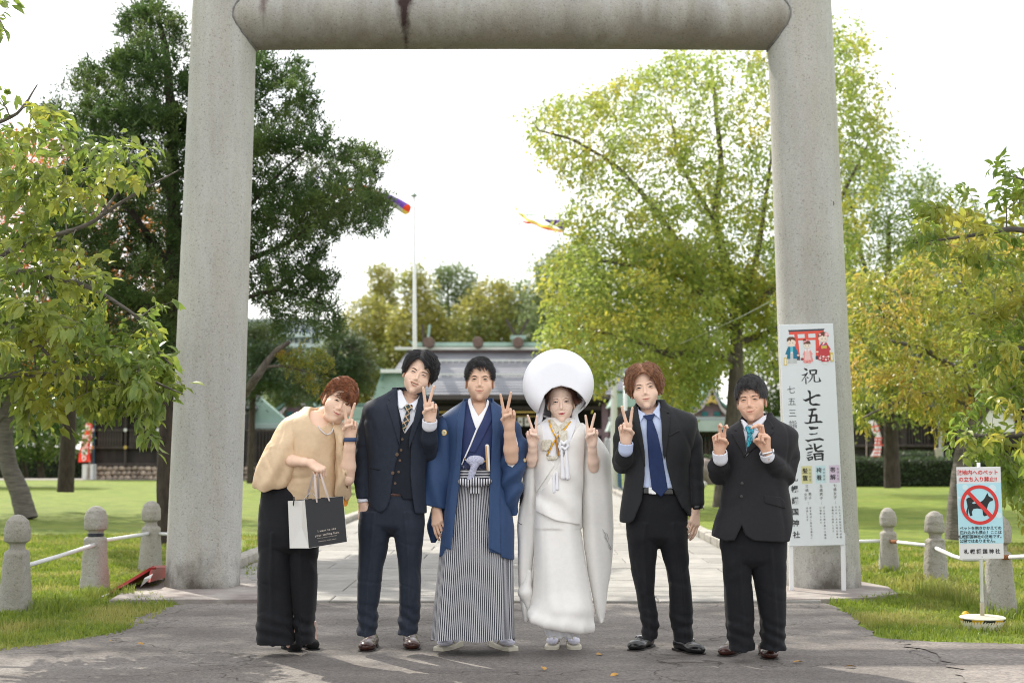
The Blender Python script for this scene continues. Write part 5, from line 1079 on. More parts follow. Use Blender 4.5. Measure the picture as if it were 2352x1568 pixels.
bx(rw, 'wall', 540, 860, 985, 1075, 58.5, 2.5, DWOOD)
shape(rw, 'roof', [(520, 977), (520, 915), (600, 915), (655, 962), (880, 964), (880, 977)], 57, .5, CUP); bx(rw, 'eave', 500, 885, 972, 984, 56.6, 1.0, mat('pale_green_eave', (.36, .46, .42), .6)); 
# ---- gabled pavilion with mauve timber
def gable(lb, xs, D, sc_=1., flip=1, cx=672):
 t = lambda pts: [(xs+(x-cx)*sc_*flip, 985+(y_-985)*sc_) for x, y_ in pts]
 r = empty('gabled_pavilion', tuple(at(xs, 1100, D)*np.array([1, 1, 0])), lb, 'building')
 shape(r, 'wall', t([(622, 1080), (622, 960), (664, 920), (686, 920), (745, 962), (745, 1080)]), D+.6, 3, MAUVE); shape(r, 'plaster', t([(655, 985), (655, 955), (735, 955), (735, 985)]), D+.52, .1, PLAST)
 lft = [(614, 958), (636, 950), (655, 932), (668, 905), (676, 880), (676, 893), (668, 915), (655, 942), (638, 960), (614, 968)]; rgt = [(676, 880), (684, 905), (700, 928), (722, 944), (752, 955), (752, 965), (722, 954), (698, 938), (682, 915), (676, 893)]
 shape(r, 'roof', t([(606, 945), (630, 940), (655, 920), (668, 898), (676, 868), (686, 896), (702, 918), (730, 938), (770, 948), (770, 953), (728, 943), (700, 926), (684, 906), (676, 882), (666, 910), (652, 930), (632, 948), (606, 955)]), D-.5, 4, CUPD)
 shape(r, 'bargeboard', t(lft), D-.62, .16, mat('grey_bargeboard', (.40, .36, .37), .7)); shape(r, 'bargeboard', t(rgt), D-.62, .16, mat('grey_bargeboard', (.4, .36, .37), .7))
 shape(r, 'gable_board', t([(636, 962), (656, 945), (669, 920), (676, 900), (684, 920), (700, 942), (724, 956), (724, 964)]), D-.3, .2, MAUVE)
 shape(r, 'gable_fitting', t([(664, 928), (672, 908), (680, 908), (690, 928), (677, 922)]), D-.66, .05, GILT); shape(r, 'ridge_ornament', t([(670, 885), (668, 872), (672, 866), (680, 866), (684, 872), (682, 885)]), D-.7, .3, CUPD); shape(r, 'ridge_finial', t([(674, 866), (676, 856), (678, 866)]), D-.7, .1, GILT)
 for x0, x1 in ((658, 672), (686, 700)): shape(r, 'vent', t([(x0, 955), (x0, 945), (x1, 945), (x1, 955)]), D-.36, .06, mat('teal_panel', (.01, .13, .15), .5))
 return r
gable('gabled pavilion with dark copper roof and mauve timber left of the woman', 672, 63); 
wg = empty('shrine_wing', tuple(at(860, 1100, 72)*np.array([1, 1, 0])), 'long low wing with green copper roof linking the left pavilion to the main hall', 'building')
shape(wg, 'roof', [(700, 962), (735, 932), (930, 932), (930, 962)], 71, 3., CUP); bx(wg, 'ridge', 730, 930, 926, 934, 71, 1., CUPD); bx(wg, 'wall', 700, 930, 962, 1090, 73, 1., DWOOD)
# ---- main hall
D = 86.
mh = empty('main_hall', tuple(at(1180, 1090, D)*np.array([1, 1, 0])), 'main shrine hall with broad grey roof and round ridge logs behind the couple', 'building')
base = _v(mh.location)
def roofpl(name, x0, x1, xt0, xt1, y0, y1, D0, D1, m):
 v = [at(x0, y0, D0)-base, at(x1, y0, D0)-base, at(xt1, y1, D1)-base, at(xt0, y1, D1)-base]; b = MB(); t = _v((0, 0, -.25)); b.add(v+[q+t for q in v], [(0, 1, 2, 3), (7, 6, 5, 4), (0, 4, 5, 1), (1, 5, 6, 2), (2, 6, 7, 3), (3, 7, 4, 0)]); return b.build(name, m, mh)
rf = roofpl('roof', 868, 1490, 938, 1420, 905, 802, D-2, D+3, SLATE)
for k in range(1, 34):
 t = k/34; 
 if k % 2 == 0: y_ = 905-(103)*t; a = at(868+70*t, y_, D-2+5*t)-base; c = at(1490-70*t, y_, D-2+5*t)-base; b = MB().box(tuple((a+c)/2+_v((0, -.02, .02))), (c[0]-a[0], .05, .035)); b.build('roof_course', SLATE, mh)
for y_ in (832, 864):
 t = (905-y_)/103; a = at(868+70*t+8, y_, D-2+5*t)-base; c = at(1490-70*t-8, y_, D-2+5*t)-base; MB().box(tuple((a+c)/2+_v((0, -.15, .12))), (c[0]-a[0], .08, .09)).build('snow_guard', SNOW, mh)
 for x in range(880, 1480, 17):
  tt = (x-880)/600; q = a+(c-a)*tt; MB().box(tuple(q+_v((0, -.12, .04))), (.05, .06, .16)).build('bracket', SNOW, mh)
bx(mh, 'ridge_board', 938, 1420, 803, 815, D+2.6, .6, MAUVE); bx(mh, 'ridge_board', 938, 1420, 815, 817.5, D+2.5, .6, DWOOD2); bx(mh, 'ridge_cap', 906, 1446, 797, 803, D+2.2, 1.1, SNOW)
shape(mh, 'copper_ridge', [(950, 795), (942, 786), (935, 780), (948, 786), (1430, 786), (1430, 795)], D+3, .8, CUP)
for x in (986, 1098, 1190, 1300, 1400):
 a = at(x, 787, D+1.4)-base; MB().prof([(.001, -.75), (.31, -.74), (.33, -.6), (.33, .6), (.31, .74), (.001, .75)], n=20, M=Matrix.Rotation(math.pi/2, 3, 'X')).build('ridge_log', LOGB, mh, tuple(a), smooth='auto')
for x, lean, m in ((974, -.06, DWOOD2), (981, .10, CUP), (1186, -.5, DWOOD2), (1190, .5, DWOOD2)):
 a = at(x, 800 if x < 1000 else 776, D+2.8)-base; MB().box((0, 0, .7), (.16, .16, 1.6 if x < 1000 else 1.3)).build('crossed_finial', m, mh, tuple(a), rot=(0, lean, 0))
bx(mh, 'ridge_box', 1172, 1208, 770, 778, D+2.4, .6, CUP); bx(mh, 'ridge_box', 1177, 1203, 778, 790, D+2.5, .5, CUPD)
bx(mh, 'fascia', 862, 1496, 905, 917, D-2.2, .5, mat('brown_fascia', (.06, .048, .044), .6)); bx(mh, 'ceiling', 880, 1480, 917, 925, D-1.5, 3, DWOOD)
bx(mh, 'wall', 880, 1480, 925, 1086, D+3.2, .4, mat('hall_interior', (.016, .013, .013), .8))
for x in (885, 985, 1060, 1150, 1245, 1310, 1390, 1475): bx(mh, 'column', x-7, x+7, 917, 1086, D-1., .5, MAUVE if x > 1300 else DWOOD2)
for y0, y1, x0, x1 in ((932, 941, 880, 1480), (985, 1000, 1240, 1480)): bx(mh, 'tie_beam', x0, x1, y0, y1, D-.9, .3, DWOOD2 if y0 < 950 else MAUVE)
bx(mh, 'gilt_rail', 1000, 1290, 944, 948, D-.7, .15, GILT); bx(mh, 'gilt_rail', 1000, 1290, 955, 957, D-.7, .15, GILT)
for x in (1128, 1145, 1162, 1178, 1195, 1211, 1290, 1305): 
 o = bx(mh, 'lantern', x-6, x+6, 958, 978, D-.8, .3, mat('lantern_paper', (.62, .60, .54), .7)); a = at(x, 968, D-.86)-base; MB().prof([(.001, -.01), (.07, -.01), (.07, .0)], n=10, M=Matrix.Rotation(math.pi/2, 3, 'X')).build('crest', mat('crest_dark', (.10, .08, .06), .7), o, tuple(_v(a)-_v(o.location)))
for x in (905, 925, 942): bx(mh, 'wall_panel', x-7, x+7, 940, 958, D+3, .1, mat('wood_panel', (.20, .13, .08), .6))
bx(mh, 'counter', 900, 1480, 1048, 1086, D-.8, .6, DWOOD2)
# side roof with upturned ridge left of the navy man
sr_ = empty('side_hall', tuple(at(890, 1100, 79)*np.array([1, 1, 0])), 'side hall with pale green hipped copper roof just left of the man in navy', 'building')
shape(sr_, 'roof', [(852, 932), (862, 895), (876, 858), (960, 858), (980, 932)], 78, 4, CUP); shape(sr_, 'ridge', [(866, 840), (876, 847), (960, 848), (960, 860), (880, 860), (878, 872), (872, 872), (876, 852)], 77.6, .8, CUPD); bx(sr_, 'ridge_tile', 872, 960, 848, 856, 77.4, .5, SNOW); bx(sr_, 'wall', 860, 975, 932, 1090, 79, 2, MAUVE)
# ---- right wing, lattice fence, gables
rwg = empty('right_wing', tuple(at(1520, 1100, 74)*np.array([1, 1, 0])), 'mauve timber wing with green roof between the bride and the oldest man', 'building')
shape(rwg, 'roof', [(1400, 934), (1418, 900), (1640, 900), (1660, 934)], 72, 3, CUP); bx(rwg, 'ridge', 1415, 1645, 896, 903, 72, 1, CUPD); bx(rwg, 'wall', 1405, 1660, 934, 1095, 74, 1, MAUVE); bx(rwg, 'plaster', 1415, 1500, 940, 955, 73.9, .1, PLAST); bx(rwg, 'plaster', 1560, 1650, 940, 960, 73.9, .1, PLAST)
for x in (1425, 1470, 1515, 1560, 1610): bx(rwg, 'post', x-5, x+5, 934, 1060, 73.6, .3, MAUVE)
for x0 in (1480, 1520): bx(rwg, 'window', x0, x0+26, 960, 978, 73.8, .1, mat('teal_glass', (.02, .10, .12), .3))
gable('mauve gable with pale plaster seen left of the oldest man', 1640, 62, 1.0, -1, 672)
rc = empty('roofed_wall', tuple(at(1560, 1100, 56)*np.array([1, 1, 0])), 'low wall roof of grey-green copper above the votive fence', 'building')
bx(rc, 'ridge', 1400, 1830, 957, 965, 56, .6, mat('grey_green_ridge', (.24, .27, .26), .6)); shape(rc, 'roof', [(1395, 990), (1405, 965), (1825, 965), (1835, 990)], 55.6, 1.6, mat('grey_green_copper', (.33, .40, .37), .6, var=.1, vs_=2)); bx(rc, 'beam', 1400, 1830, 990, 998, 56.2, .5, DWOOD)
f2 = slatfence('votive_fence', 'dark lattice fence hung with pink and teal votive plaques', 1400, 1830, 998, 1046, 56.3, 44, DWOOD, ema=True)
for k in range(30):
 x = 1410+k*14+g.uniform(-2, 2); bx(f2, 'plaque', x-4.5, x+4.5, 1003+(k % 3)*12, 1012+(k % 3)*12, 56.8, .04, mat('plaque_%s' % ('teal' if k % 3 == 0 else 'pink'), (.05, .40, .42) if k % 3 == 0 else (.50, .28, .36), .7))
dr_ = empty('dark_hall', tuple(at(2080, 1100, 58)*np.array([1, 1, 0])), 'dark timber hall in shade beyond the hedge at right', 'building')
bx(dr_, 'wall', 1930, 2420, 930, 1100, 58, 4, DWOOD)
for x in (2000, 2075, 2150, 2225, 2300): bx(dr_, 'post', x-4, x+4, 940, 1070, 57.8, .3, DWOOD2)
bx(dr_, 'rail_beam', 1930, 2420, 1020, 1026, 57.6, .3, DWOOD2)
for k in range(18): bx(dr_, 'slat', 2010+k*7, 2013+k*7, 955, 1020, 57.85, .15, DWOOD2)
shape(dr_, 'roof', [(1900, 935), (1950, 880), (2420, 880), (2440, 935)], 56.8, 6, mat('dark_tin_roof', (.06, .065, .07), .6))
wt = empty('white_shed', tuple(at(2290, 1100, 60)*np.array([1, 1, 0])), 'pale gable end peeping through branches at right edge', 'building')
shape(wt, 'wall', [(2240, 1000), (2240, 960), (2285, 935), (2330, 960), (2330, 1000)], 55.5, 1, PLAST); shape(wt, 'roof', [(2232, 962), (2285, 930), (2338, 962), (2338, 956), (2285, 924), (2232, 956)], 55.3, 1.4, mat('pale_tin', (.5, .5, .52), .5))
# ---- apartment block far behind
ap = empty('apartment_block', tuple(at(660, 1100, 140)*np.array([1, 1, 0])), 'pale apartment block with balconies behind the pines', 'building')
APW = mat('apartment_white', (.50, .54, .58), .7); bx(ap, 'wall', 555, 725, 738, 1090, 142, 8, APW); bx(ap, 'roof', 550, 730, 732, 740, 141.5, 9, mat('apartment_roof', (.35, .37, .40), .7))
for r_ in range(7):
 y0 = 752+r_*24
 bx(ap, 'balcony', 555, 722, y0+12, y0+22, 140.6, 1.3, mat('balcony_glass', (.42, .50, .56), .4))
 for x in range(562, 720, 26): bx(ap, 'window', x, x+18, y0, y0+12, 141.9, .2, mat('apartment_window', (.10, .14, .18), .2))
 for x in range(556, 722, 13): bx(ap, 'balcony_post', x, x+1.6, y0+2, y0+22, 140.5, .1, SNOW)
# ---- hedges, rock, poles, banners, streamers, wire, distant visitor
HG_ = leafmat('hedge_leaf', (.022, .045, .015), (.055, .085, .025), None, 1, 12, .2, .55)
def hedge(lb, px0, px1, ytop, ybot, D, dep=1.2, rx=0):
 a = at(px0, ybot, D); b = at(px1, ytop, D); r = empty('hedge', ((a[0]+b[0])/2, D, 0), lb, 'hedge', 'clipped hedges'); hx, hz = abs(b[0]-a[0])/2, b[2]; gg = np.random.default_rng(int(px0)+500); core = MB().box((0, dep/2, hz/2-.03), (2*hx-.12, dep-.12, hz-.06), bev=.06).build('core', mat('hedge_core', (.012, .016, .008), 1.), r)
 n = int(min(14000, hx*2*(hz+dep)*420)); p = gg.uniform(-1, 1, (n, 3))*np.array([hx, dep/2, hz/2])+np.array([0, dep/2, hz/2]); fc = gg.random(n); p[:, 1] = np.where(fc < .6, gg.normal(0, .03, n), p[:, 1]); p[:, 2] = np.where(fc >= .6, hz+gg.normal(0, .025, n), p[:, 2]); p[:, 2] = np.abs(p[:, 2]); d = gg.normal(size=(n, 3))+np.array([0, -.6, .6]); ln = gg.uniform(.05, .09, n)
 v, f, _ = leafgeo(p, d, gg.normal(size=(n, 3)), ln, ln*.6, 'small'); o = obj('foliage', mesh('foliage', v, f, HG_), r); o['kind'] = 'stuff'; return r
hedge('long clipped dark hedge beyond the lawn at right', 1925, 2420, 1053, 1117, 44.5); hedge('lower clipped hedge behind the rock between the two dark suited men', 1560, 1860, 1047, 1080, 50)
hedge('dark shrub row behind the lawn at far left', -140, 210, 1035, 1103, 57, 1.5); hedge('rounded bush rising behind the long hedge at right', 2062, 2150, 1040, 1100, 47, 1.4)
def rock(lb, px, py, w, h, seed, m):
 c = gnd(px, py); f = lambda p: ell(p, (0, 0, h*.42), (w/2, w*.4, h*.58))+.09*wav(p, 3.5, seed)+.02*wav(p, 12, seed+1); o = obj('rock', surf(f, (-w*.7, -w*.6, -.1), (w*.7, w*.6, h*1.3), .05, 'rock', m), None, tuple(c)); return tag(o, lb, 'rock', 'rocks on the lawn')
rock('large brown boulder standing by the low hedge', 1623, 1112, .95, .85, 3, mat('brown_rock', (.20, .165, .15), .85, var=.3, vs_=3, bump=.8, bs=10)); rock('small pale stone at the foot of the boulder', 1612, 1120, .42, .22, 4, mat('pale_rock', (.45, .44, .42), .85, var=.2, vs_=6, bump=.8, bs=10))
POLE = mat('white_pole_paint', (.70, .71, .72), .4, var=.04, vs_=3)
def pole(lb, px, D, ytop, r0, r1, cap_=True, dx=0):
 a = at(px, 1030, D); top = at(px+dx, ytop, D); r = empty('flagpole', (a[0], D, 0), lb, 'flagpole', 'white poles on the lawn'); b = MB(); b.tube([(0, 0, 0), ((top[0]-a[0])*.5, 0, top[2]/2), (top[0]-a[0], 0, top[2])], [r0, (r0+r1)/2, r1], 14); b.build('shaft', POLE, r, smooth=True); MB().prof([(.001, -.02), (r0*1.9, 0), (r0*1.9, .12), (r0*1.2, .16)], n=16).build('socket', mat('concrete_socket', (.34, .33, .31), .9), r)
 if cap_: MB().prof([(.001, -.03), (.09, -.01), (.09, .02), (.03, .08)], n=14).build('truck', mat('pole_cap_green', (.20, .27, .22), .5), r, (top[0]-a[0], 0, top[2]+.02))
 return top
t1 = pole('tall white flagpole rising behind the man in navy', 955, 38, 452, .085, .032, dx=-4); pole('thick white pole between the bride and the tall-tied man', 1409, 38, 470, .105, .035, dx=3); pole('thinner white pole close right of the thick pole', 1436, 39, 860, .06, .05, False)
def banner(lb, poly, D, col, pole_px, pt, pb, marks, fold_seed, chars=None):
 r = empty('nobori_banner', (at(pole_px, 1030, D)[0], D, 0), lb, 'banner'); base = _v(r.location); a = at(pole_px, pb, D)-base; b_ = at(pole_px, pt, D)-base; b = MB(); b.tube([a, b_], .018, 8); b.build('pole', mat('rusty_pole', (.35, .28, .24), .6, var=.3, vs_=8), r)
 L_ = [at(x, y_, D)-base for x, y_ in poly[0]]; R_ = [at(x, y_, D)-base for x, y_ in poly[1]]; n = 14; m_ = 8; v = []; f = []; uv = []
 for i in range(n+1):
  t = i/n; p = _v([np.interp(t, np.linspace(0, 1, len(L_)), [q[k] for q in L_]) for k in range(3)]); q = _v([np.interp(t, np.linspace(0, 1, len(R_)), [q_[k] for q_ in R_]) for k in range(3)])
  for j in range(m_+1): s = j/m_; w = p+(q-p)*s; w[1] += .07*math.sin(s*7+t*5+fold_seed); v.append(w); uv.append((s, t))
 for i in range(n):
  for j in range(m_): k = i*(m_+1)+j; f.append((k, k+1, k+m_+2, k+m_+1))
 o = obj('cloth', mesh('cloth', v, f, mat('banner_'+fold_name(col), col, .8, trans=.3), True, uv=uv), r)
 w_ = mat('banner_lettering_'+fold_name(marks), marks, .8)
 if chars:
  hh = np.linalg.norm(_v(L_[0])-_v(L_[-1]))/len(chars)*.82
  for k, ch in enumerate(chars):
   t = (k+.5)/len(chars); p = _v([np.interp(t, np.linspace(0, 1, len(L_)), [q[k_] for q in L_]) for k_ in range(3)]); q = _v([np.interp(t, np.linspace(0, 1, len(R_)), [q_[k_] for q_ in R_]) for k_ in range(3)]); c = (p+q)/2; c[1] = min(p[1], q[1])-.10
   obj('lettering', text_mesh(ch, hh, w_, offset=.012), o, tuple(c), (math.pi/2, 0, 0))
 return r
def fold_name(c): return '%02d%02d%02d' % tuple(int(x*99) for x in c[:3])
banner('red vertical banner with white letters on a pole beside the storehouse', ([(195, 972), (189, 1010), (184, 1035), (180, 1061)], [(211, 967), (210, 1010), (208, 1035), (208, 1060)]), 54.5, (.75, .06, .04), 206, 900, 1104, (.8, .75, .72), 1, '七五三詣り')
ft = empty('banner_foot', tuple(at(206, 1104, 54.4)*np.array([1, 1, 0])), 'pale concrete blocks holding the red banner pole', 'block'); bx(ft, 'block', 188, 199, 1066, 1103, 54.3, .3, PLAST); bx(ft, 'block', 206, 217, 1066, 1103, 54.3, .3, PLAST); bx(ft, 'blue_strut', 214, 217, 960, 1106, 54.1, .08, mat('blue_pole', (.05, .16, .30), .5))
banner('white curling banner with red marks above the right hedge', ([(1992, 968), (2008, 1000), (2008, 1030), (1998, 1052)], [(2012, 964), (2022, 1000), (2024, 1030), (2022, 1053)]), 46.5, (.72, .72, .74), 1990, 960, 1110, (.7, .12, .08), 2.4, '七五三')
ct = mat('street_pole_grey', (.30, .31, .32), .6); pr_ = empty('utility_pole', tuple(at(2161, 1100, 52)*np.array([1, 1, 0])), 'thin grey pole with meter box before the dark hall', 'pole'); bx(pr_, 'shaft', 2158.5, 2163, 860, 1080, 52, .08, ct, .02); bx(pr_, 'box', 2150, 2162, 1028, 1052, 51.9, .15, mat('box_beige', (.30, .28, .22), .6), .02)
def streamer(lb, mouth, path, rm, cols, D, tails, hang):
 r = empty('streamer', tuple(at(*mouth, D)), lb, 'windsock', 'coloured streamers in the sky'); base = _v(r.location); pts = np.array([at(x, y_, D+dd)-base for x, y_, dd in path]); n = 12; mts = [mat('streamer_'+fold_name(c), c, .7, trans=.45) for c in cols]
 t = np.gradient(pts, axis=0); t /= np.linalg.norm(t, axis=1)[:, None]; a = np.cross(t, _v((0, 0, 1))); a /= np.linalg.norm(a, axis=1)[:, None]; b = np.cross(a, t); v = []; f = []; mi = []
 for i in range(len(pts)):
  for k in range(n): w = 2*math.pi*k/n; v.append(pts[i]+(a[i]*math.cos(w)+b[i]*math.sin(w))*rm[i])
 for i in range(len(pts)-1):
  for k in range(n): f.append((i*n+k, i*n+(k+1) % n, i*n+n+(k+1) % n, i*n+n+k)); mi.append(int(k*len(cols)/n) % len(cols))
 obj('tube', mesh('tube', v, f, mts, True, midx=mi), r)
 for tp, ci, w_ in tails:
  q = np.array([at(x, y_, D+.1*k)-base for k, (x, y_) in enumerate(tp)]); s = np.linspace(0, len(q)-1, 18); q = np.stack([np.interp(s, np.arange(len(q)), q[:, k]) for k in range(3)], 1); q[:, 1] += .1*np.sin(s*5)
  v = []; f = []
  for i, p in enumerate(q): ww = w_*(1-.3*abs(math.sin(i*.8))); v += [p+_v((0, .06*math.sin(i), ww)), p-_v((0, .06*math.sin(i), ww))]
  for i in range(len(q)-1): f.append((2*i, 2*i+1, 2*i+3, 2*i+2))
  obj('tail', mesh('tail', v, f, mts[ci], True), r)
 for k in (-1, 1): b_ = MB(); b_.tube([pts[0]+_v((0, 0, k*rm[0])), pts[0]+_v(hang)], .006, 4); b_.build('bridle', mat('cord_grey', (.4, .4, .4), .8), r)
 return r
PUR, GRN, YEL, RD = (.13, .05, .42), (.42, .56, .46), (.85, .72, .16), (.72, .08, .03)
streamer('purple and pale green windsock with orange mouth left of the flagpole', (936, 481), [(934, 481, -.2), (915, 469, 0), (890, 456, .1), (860, 448, .2)], [.155, .145, .13, .12], [RD, RD, PUR, PUR, GRN, GRN, YEL, RD], 38, [([(868, 440), (835, 428), (800, 436), (760, 452)], 0, .03), ([(868, 445), (830, 438), (790, 430), (770, 425)], 6, .03), ([(866, 450), (820, 440), (780, 415), (725, 405)], 2, .025)], (.6, 0, .35))
streamer('rainbow streamer trailing yellow, red and purple tails left of the yellow-green tree', (1296, 528), [(1300, 521, 0), (1280, 513, 0), (1252, 505, .1)], [.13, .10, .03], [RD, PUR, PUR, GRN, YEL], 38, [([(1296, 530), (1262, 524), (1235, 515), (1208, 502), (1192, 490), (1183, 476)], 4, .055), ([(1290, 533), (1262, 528), (1228, 516), (1202, 508), (1190, 517)], 0, .026), ([(1292, 515), (1262, 508), (1240, 495), (1205, 492), (1182, 500)], 3, .022), ([(1212, 498), (1209, 488), (1210, 480)], 1, .03)], (.5, 0, .2))
wi = MB(); pts = []
for i in range(25): t = i/24; p = at(1945+(2420-1945)*t, 398-(398-295)*t+6*math.sin(math.pi*t), 30+6*t); pts.append(p)
wi.tube(pts, .008, 4); tag(wi.build('overhead_wire', mat('wire', (.30, .36, .34), .7)), 'thin wire crossing the sky at upper right', 'wire')
wi = MB(); pts = [at(1860+(1560-1860)*t, 640+(790-640)*t+8*math.sin(math.pi*t), 26+1*t) for t in np.linspace(0, 1, 14)]; wi.tube(pts, .007, 4); tag(wi.build('guy_wire', mat('wire_pale', (.5, .52, .48), .7)), 'pale guy wire slanting across the yellow-green crown', 'wire')
# distant visitor, mostly hidden
c0 = gnd(1411, 1130); vz = Per(None, c0[1], base=(c0[0], c0[1], 0), label='distant visitor in jeans and grey top walking beyond the lawn', cat='person')
X, Y = c0[0], c0[1]
vz.sdf('trousers', lambda p: smin(chain(p, [(X-.10, Y, .90), (X-.16, Y-.05, .5), (X-.12, Y+.1, .08)], [.10, .075, .055]), chain(p, [(X+.10, Y, .90), (X+.12, Y-.05, .5), (X+.16, Y-.1, .08)], [.10, .075, .055]), .03), (X-.4, Y-.4, 0), (X+.4, Y+.4, 1.05), .02, mat('denim', (.06, .12, .20), .8))
vz.sdf('top', lambda p: smin(smin(ell(p, (X, Y, 1.20), (.20, .13, .32)), chain(p, [(X-.2, Y, 1.42), (X-.26, Y, 1.12), (X-.22, Y-.1, .88)], [.06, .05, .04]), .03), chain(p, [(X+.2, Y, 1.42), (X+.26, Y, 1.12), (X+.22, Y-.1, .88)], [.06, .05, .04]), .03), (X-.4, Y-.3, .75), (X+.4, Y+.3, 1.6), .02, mat('grey_top', (.35, .36, .38), .8))
vz.sdf('body', lambda p: smin(ell(p, (X, Y, 1.66), (.078, .095, .115)), cap(p, (X, Y, 1.45), (X, Y, 1.6), .05), .02), (X-.2, Y-.2, 1.4), (X+.2, Y+.2, 1.8), .014, SK2)
vz.sdf('hair', lambda p: smax(ell(p, (X, Y+.015, 1.69), (.088, .10, .105)), -(p[:, 1]-Y+.05-(p[:, 2]-1.7)*.0) if False else np.minimum(.0-(p[:, 1]-Y+.06), (1.70-p[:, 2])) , .01), (X-.2, Y-.2, 1.5), (X+.2, Y+.2, 1.85), .014, HB)
vz.sdf('shoe', lambda p: np.minimum(ell(p, (X-.12, Y+.05, .04), (.05, .13, .045)), ell(p, (X+.16, Y-.14, .04), (.05, .13, .045))), (X-.4, Y-.4, 0), (X+.4, Y+.4, .12), .015, mat('white_trainers', (.5, .5, .5), .7))
# ================================================================= sign boards with their writing
INK = mat('black_ink', (.018, .018, .020), .6); REDP = mat('red_print', (.62, .035, .030), .5); PALE = mat('board_white', (.66, .70, .72), .45); WHP = mat('white_paint_gloss', (.74, .75, .76), .4)
def flat(parent, name, poly, m, y, z0=0):
 """thin printed shape on a board: poly in board u,v metres"""
 b = MB(); b.prism(list(poly), y, y+.0008); return b.build(name, m, parent)
# tall shichi-go-san board standing on two legs in front of the right pillar
W_, H_ = .448, 1.817
pb = at(1876.5, 1252.5, 11.66); bd = empty('festival_signboard', (pb[0], pb[1], 0), 'tall white festival signboard with black brush calligraphy leaning against the right pillar', 'signboard')
tilt = .045; roll = .024
brd = MB().box((0, .008, H_/2), (W_, .016, H_), bev=.003).build('board', PALE, bd, (0, 0, pb[2]), rot=(-tilt, -roll, 0))
for px in (1818, 1937):
 u = (px-1876.5)*11.66/F; MB().box((u, .020, pb[2]/2+.05), (.036, .020, pb[2]+.10), bev=.003).build('leg', WHP, bd)
def uv5(cx, cy, cr):   # point in a crop -> board metres
 px, py = cr(cx, cy); v = (1252.5-py)/507.; return ((px-(1814-15*v))/125.-.5)*W_, v*H_
S4 = crop(3100, 1290, 1094/300); S5 = crop(3100, 1700, 941/300); S3 = crop(3000, 1260, 676/500)
B4 = lambda pts: [uv5(a, b, S4) for a, b in pts]; B5 = lambda pts: [uv5(a, b, S5) for a, b in pts]
YF = -.0010
def stroke(pts, par, name='calligraphy', m=INK, y=YF): flat(par, name, pts, m, y)
K = {'祝': [B4([(470, 675), (515, 688), (530, 715), (505, 718), (480, 700)]), B4([(430, 778), (500, 760), (515, 738), (530, 745), (518, 775), (480, 820), (445, 868), (430, 870), (470, 815), (485, 785), (450, 785)]), B4([(490, 820), (505, 822), (508, 905), (500, 926), (488, 900)]), B4([(508, 800), (540, 822), (532, 835), (512, 822)]), B4([(545, 708), (572, 712), (580, 775), (556, 768)]), B4([(545, 708), (640, 698), (668, 712), (660, 775), (632, 770), (640, 722), (572, 726)]), B4([(575, 768), (632, 760), (640, 775), (580, 785)]), B4([(585, 782), (602, 785), (595, 830), (560, 875), (515, 902), (548, 868), (578, 825)]), B4([(608, 780), (628, 780), (632, 868), (650, 880), (690, 872), (688, 810), (700, 830), (724, 878), (700, 888), (640, 892), (612, 880)])],
     '七': [B4([(447, 1130), (480, 1138), (650, 1068), (680, 1064), (720, 1088), (690, 1098), (640, 1098), (520, 1160), (490, 1172), (460, 1150)]), B4([(515, 1000), (560, 1012), (568, 1040), (566, 1180), (590, 1205), (640, 1195), (705, 1215), (690, 1230), (600, 1232), (560, 1218), (540, 1190), (542, 1060)])],
     '五': [B4([(518, 1280), (625, 1266), (655, 1284), (630, 1300), (560, 1305), (530, 1300)]), B4([(572, 1300), (602, 1296), (560, 1480), (528, 1484)]), B4([(512, 1370), (640, 1352), (660, 1368), (655, 1480), (622, 1482), (628, 1385), (540, 1392)]), B4([(455, 1466), (500, 1472), (700, 1452), (738, 1474), (715, 1484), (640, 1480), (500, 1496), (480, 1490)])],
     '三': [B5([(450, 30), (540, 40), (572, 38), (572, 60), (480, 76), (462, 62)]), B5([(450, 120), (530, 122), (560, 108), (560, 128), (480, 140), (462, 132)]), B5([(398, 192), (440, 198), (590, 176), (638, 196), (636, 215), (580, 204), (480, 212), (440, 228), (420, 212)])],
     '詣': [B5([(440, 245), (488, 268), (480, 290), (462, 275)]), B5([(402, 305), (480, 290), (502, 300), (498, 315), (440, 322), (418, 332)]), B5([(418, 358), (470, 345), (498, 340), (490, 355), (440, 368)]), B5([(418, 388), (475, 376), (490, 378), (470, 392), (430, 400)]), B5([(412, 412), (445, 418), (448, 462), (436, 460), (428, 430)]), B5([(440, 412), (490, 402), (504, 416), (490, 452), (476, 448), (482, 420), (446, 428)]), B5([(446, 440), (484, 432), (484, 446), (450, 460)]), B5([(508, 240), (535, 250), (540, 310), (560, 335), (600, 330), (638, 338), (630, 352), (560, 356), (526, 345), (515, 315)]), B5([(532, 300), (610, 265), (622, 280), (560, 312), (536, 318)]), B5([(500, 372), (528, 368), (540, 455), (520, 458)]), B5([(515, 368), (610, 360), (634, 372), (628, 460), (608, 466), (604, 384), (524, 388)]), B5([(530, 400), (604, 394), (604, 408), (534, 414)]), B5([(534, 438), (606, 430), (606, 446), (538, 454)])]}
for ch, sts in K.items():
 for s in sts: stroke(s, brd)
def txt(s, cx, cy, size, cr, par=brd, m=INK, off=0., name='lettering', rot=0, extrude=.0006, y=None):
 u, v = uv5(cx, cy, cr); return obj(name, text_mesh(s, size, m, name, off, extrude=extrude), par, (u, YF-.0006 if y is None else y, v), (math.pi/2, 0, 0))
for ch, cx, cy in (('七', 278, 1000), ('五', 288, 1172), ('三', 293, 1340), ('詣', 296, 1505)): txt(ch, cx, cy, .070, S4, off=-.0006)
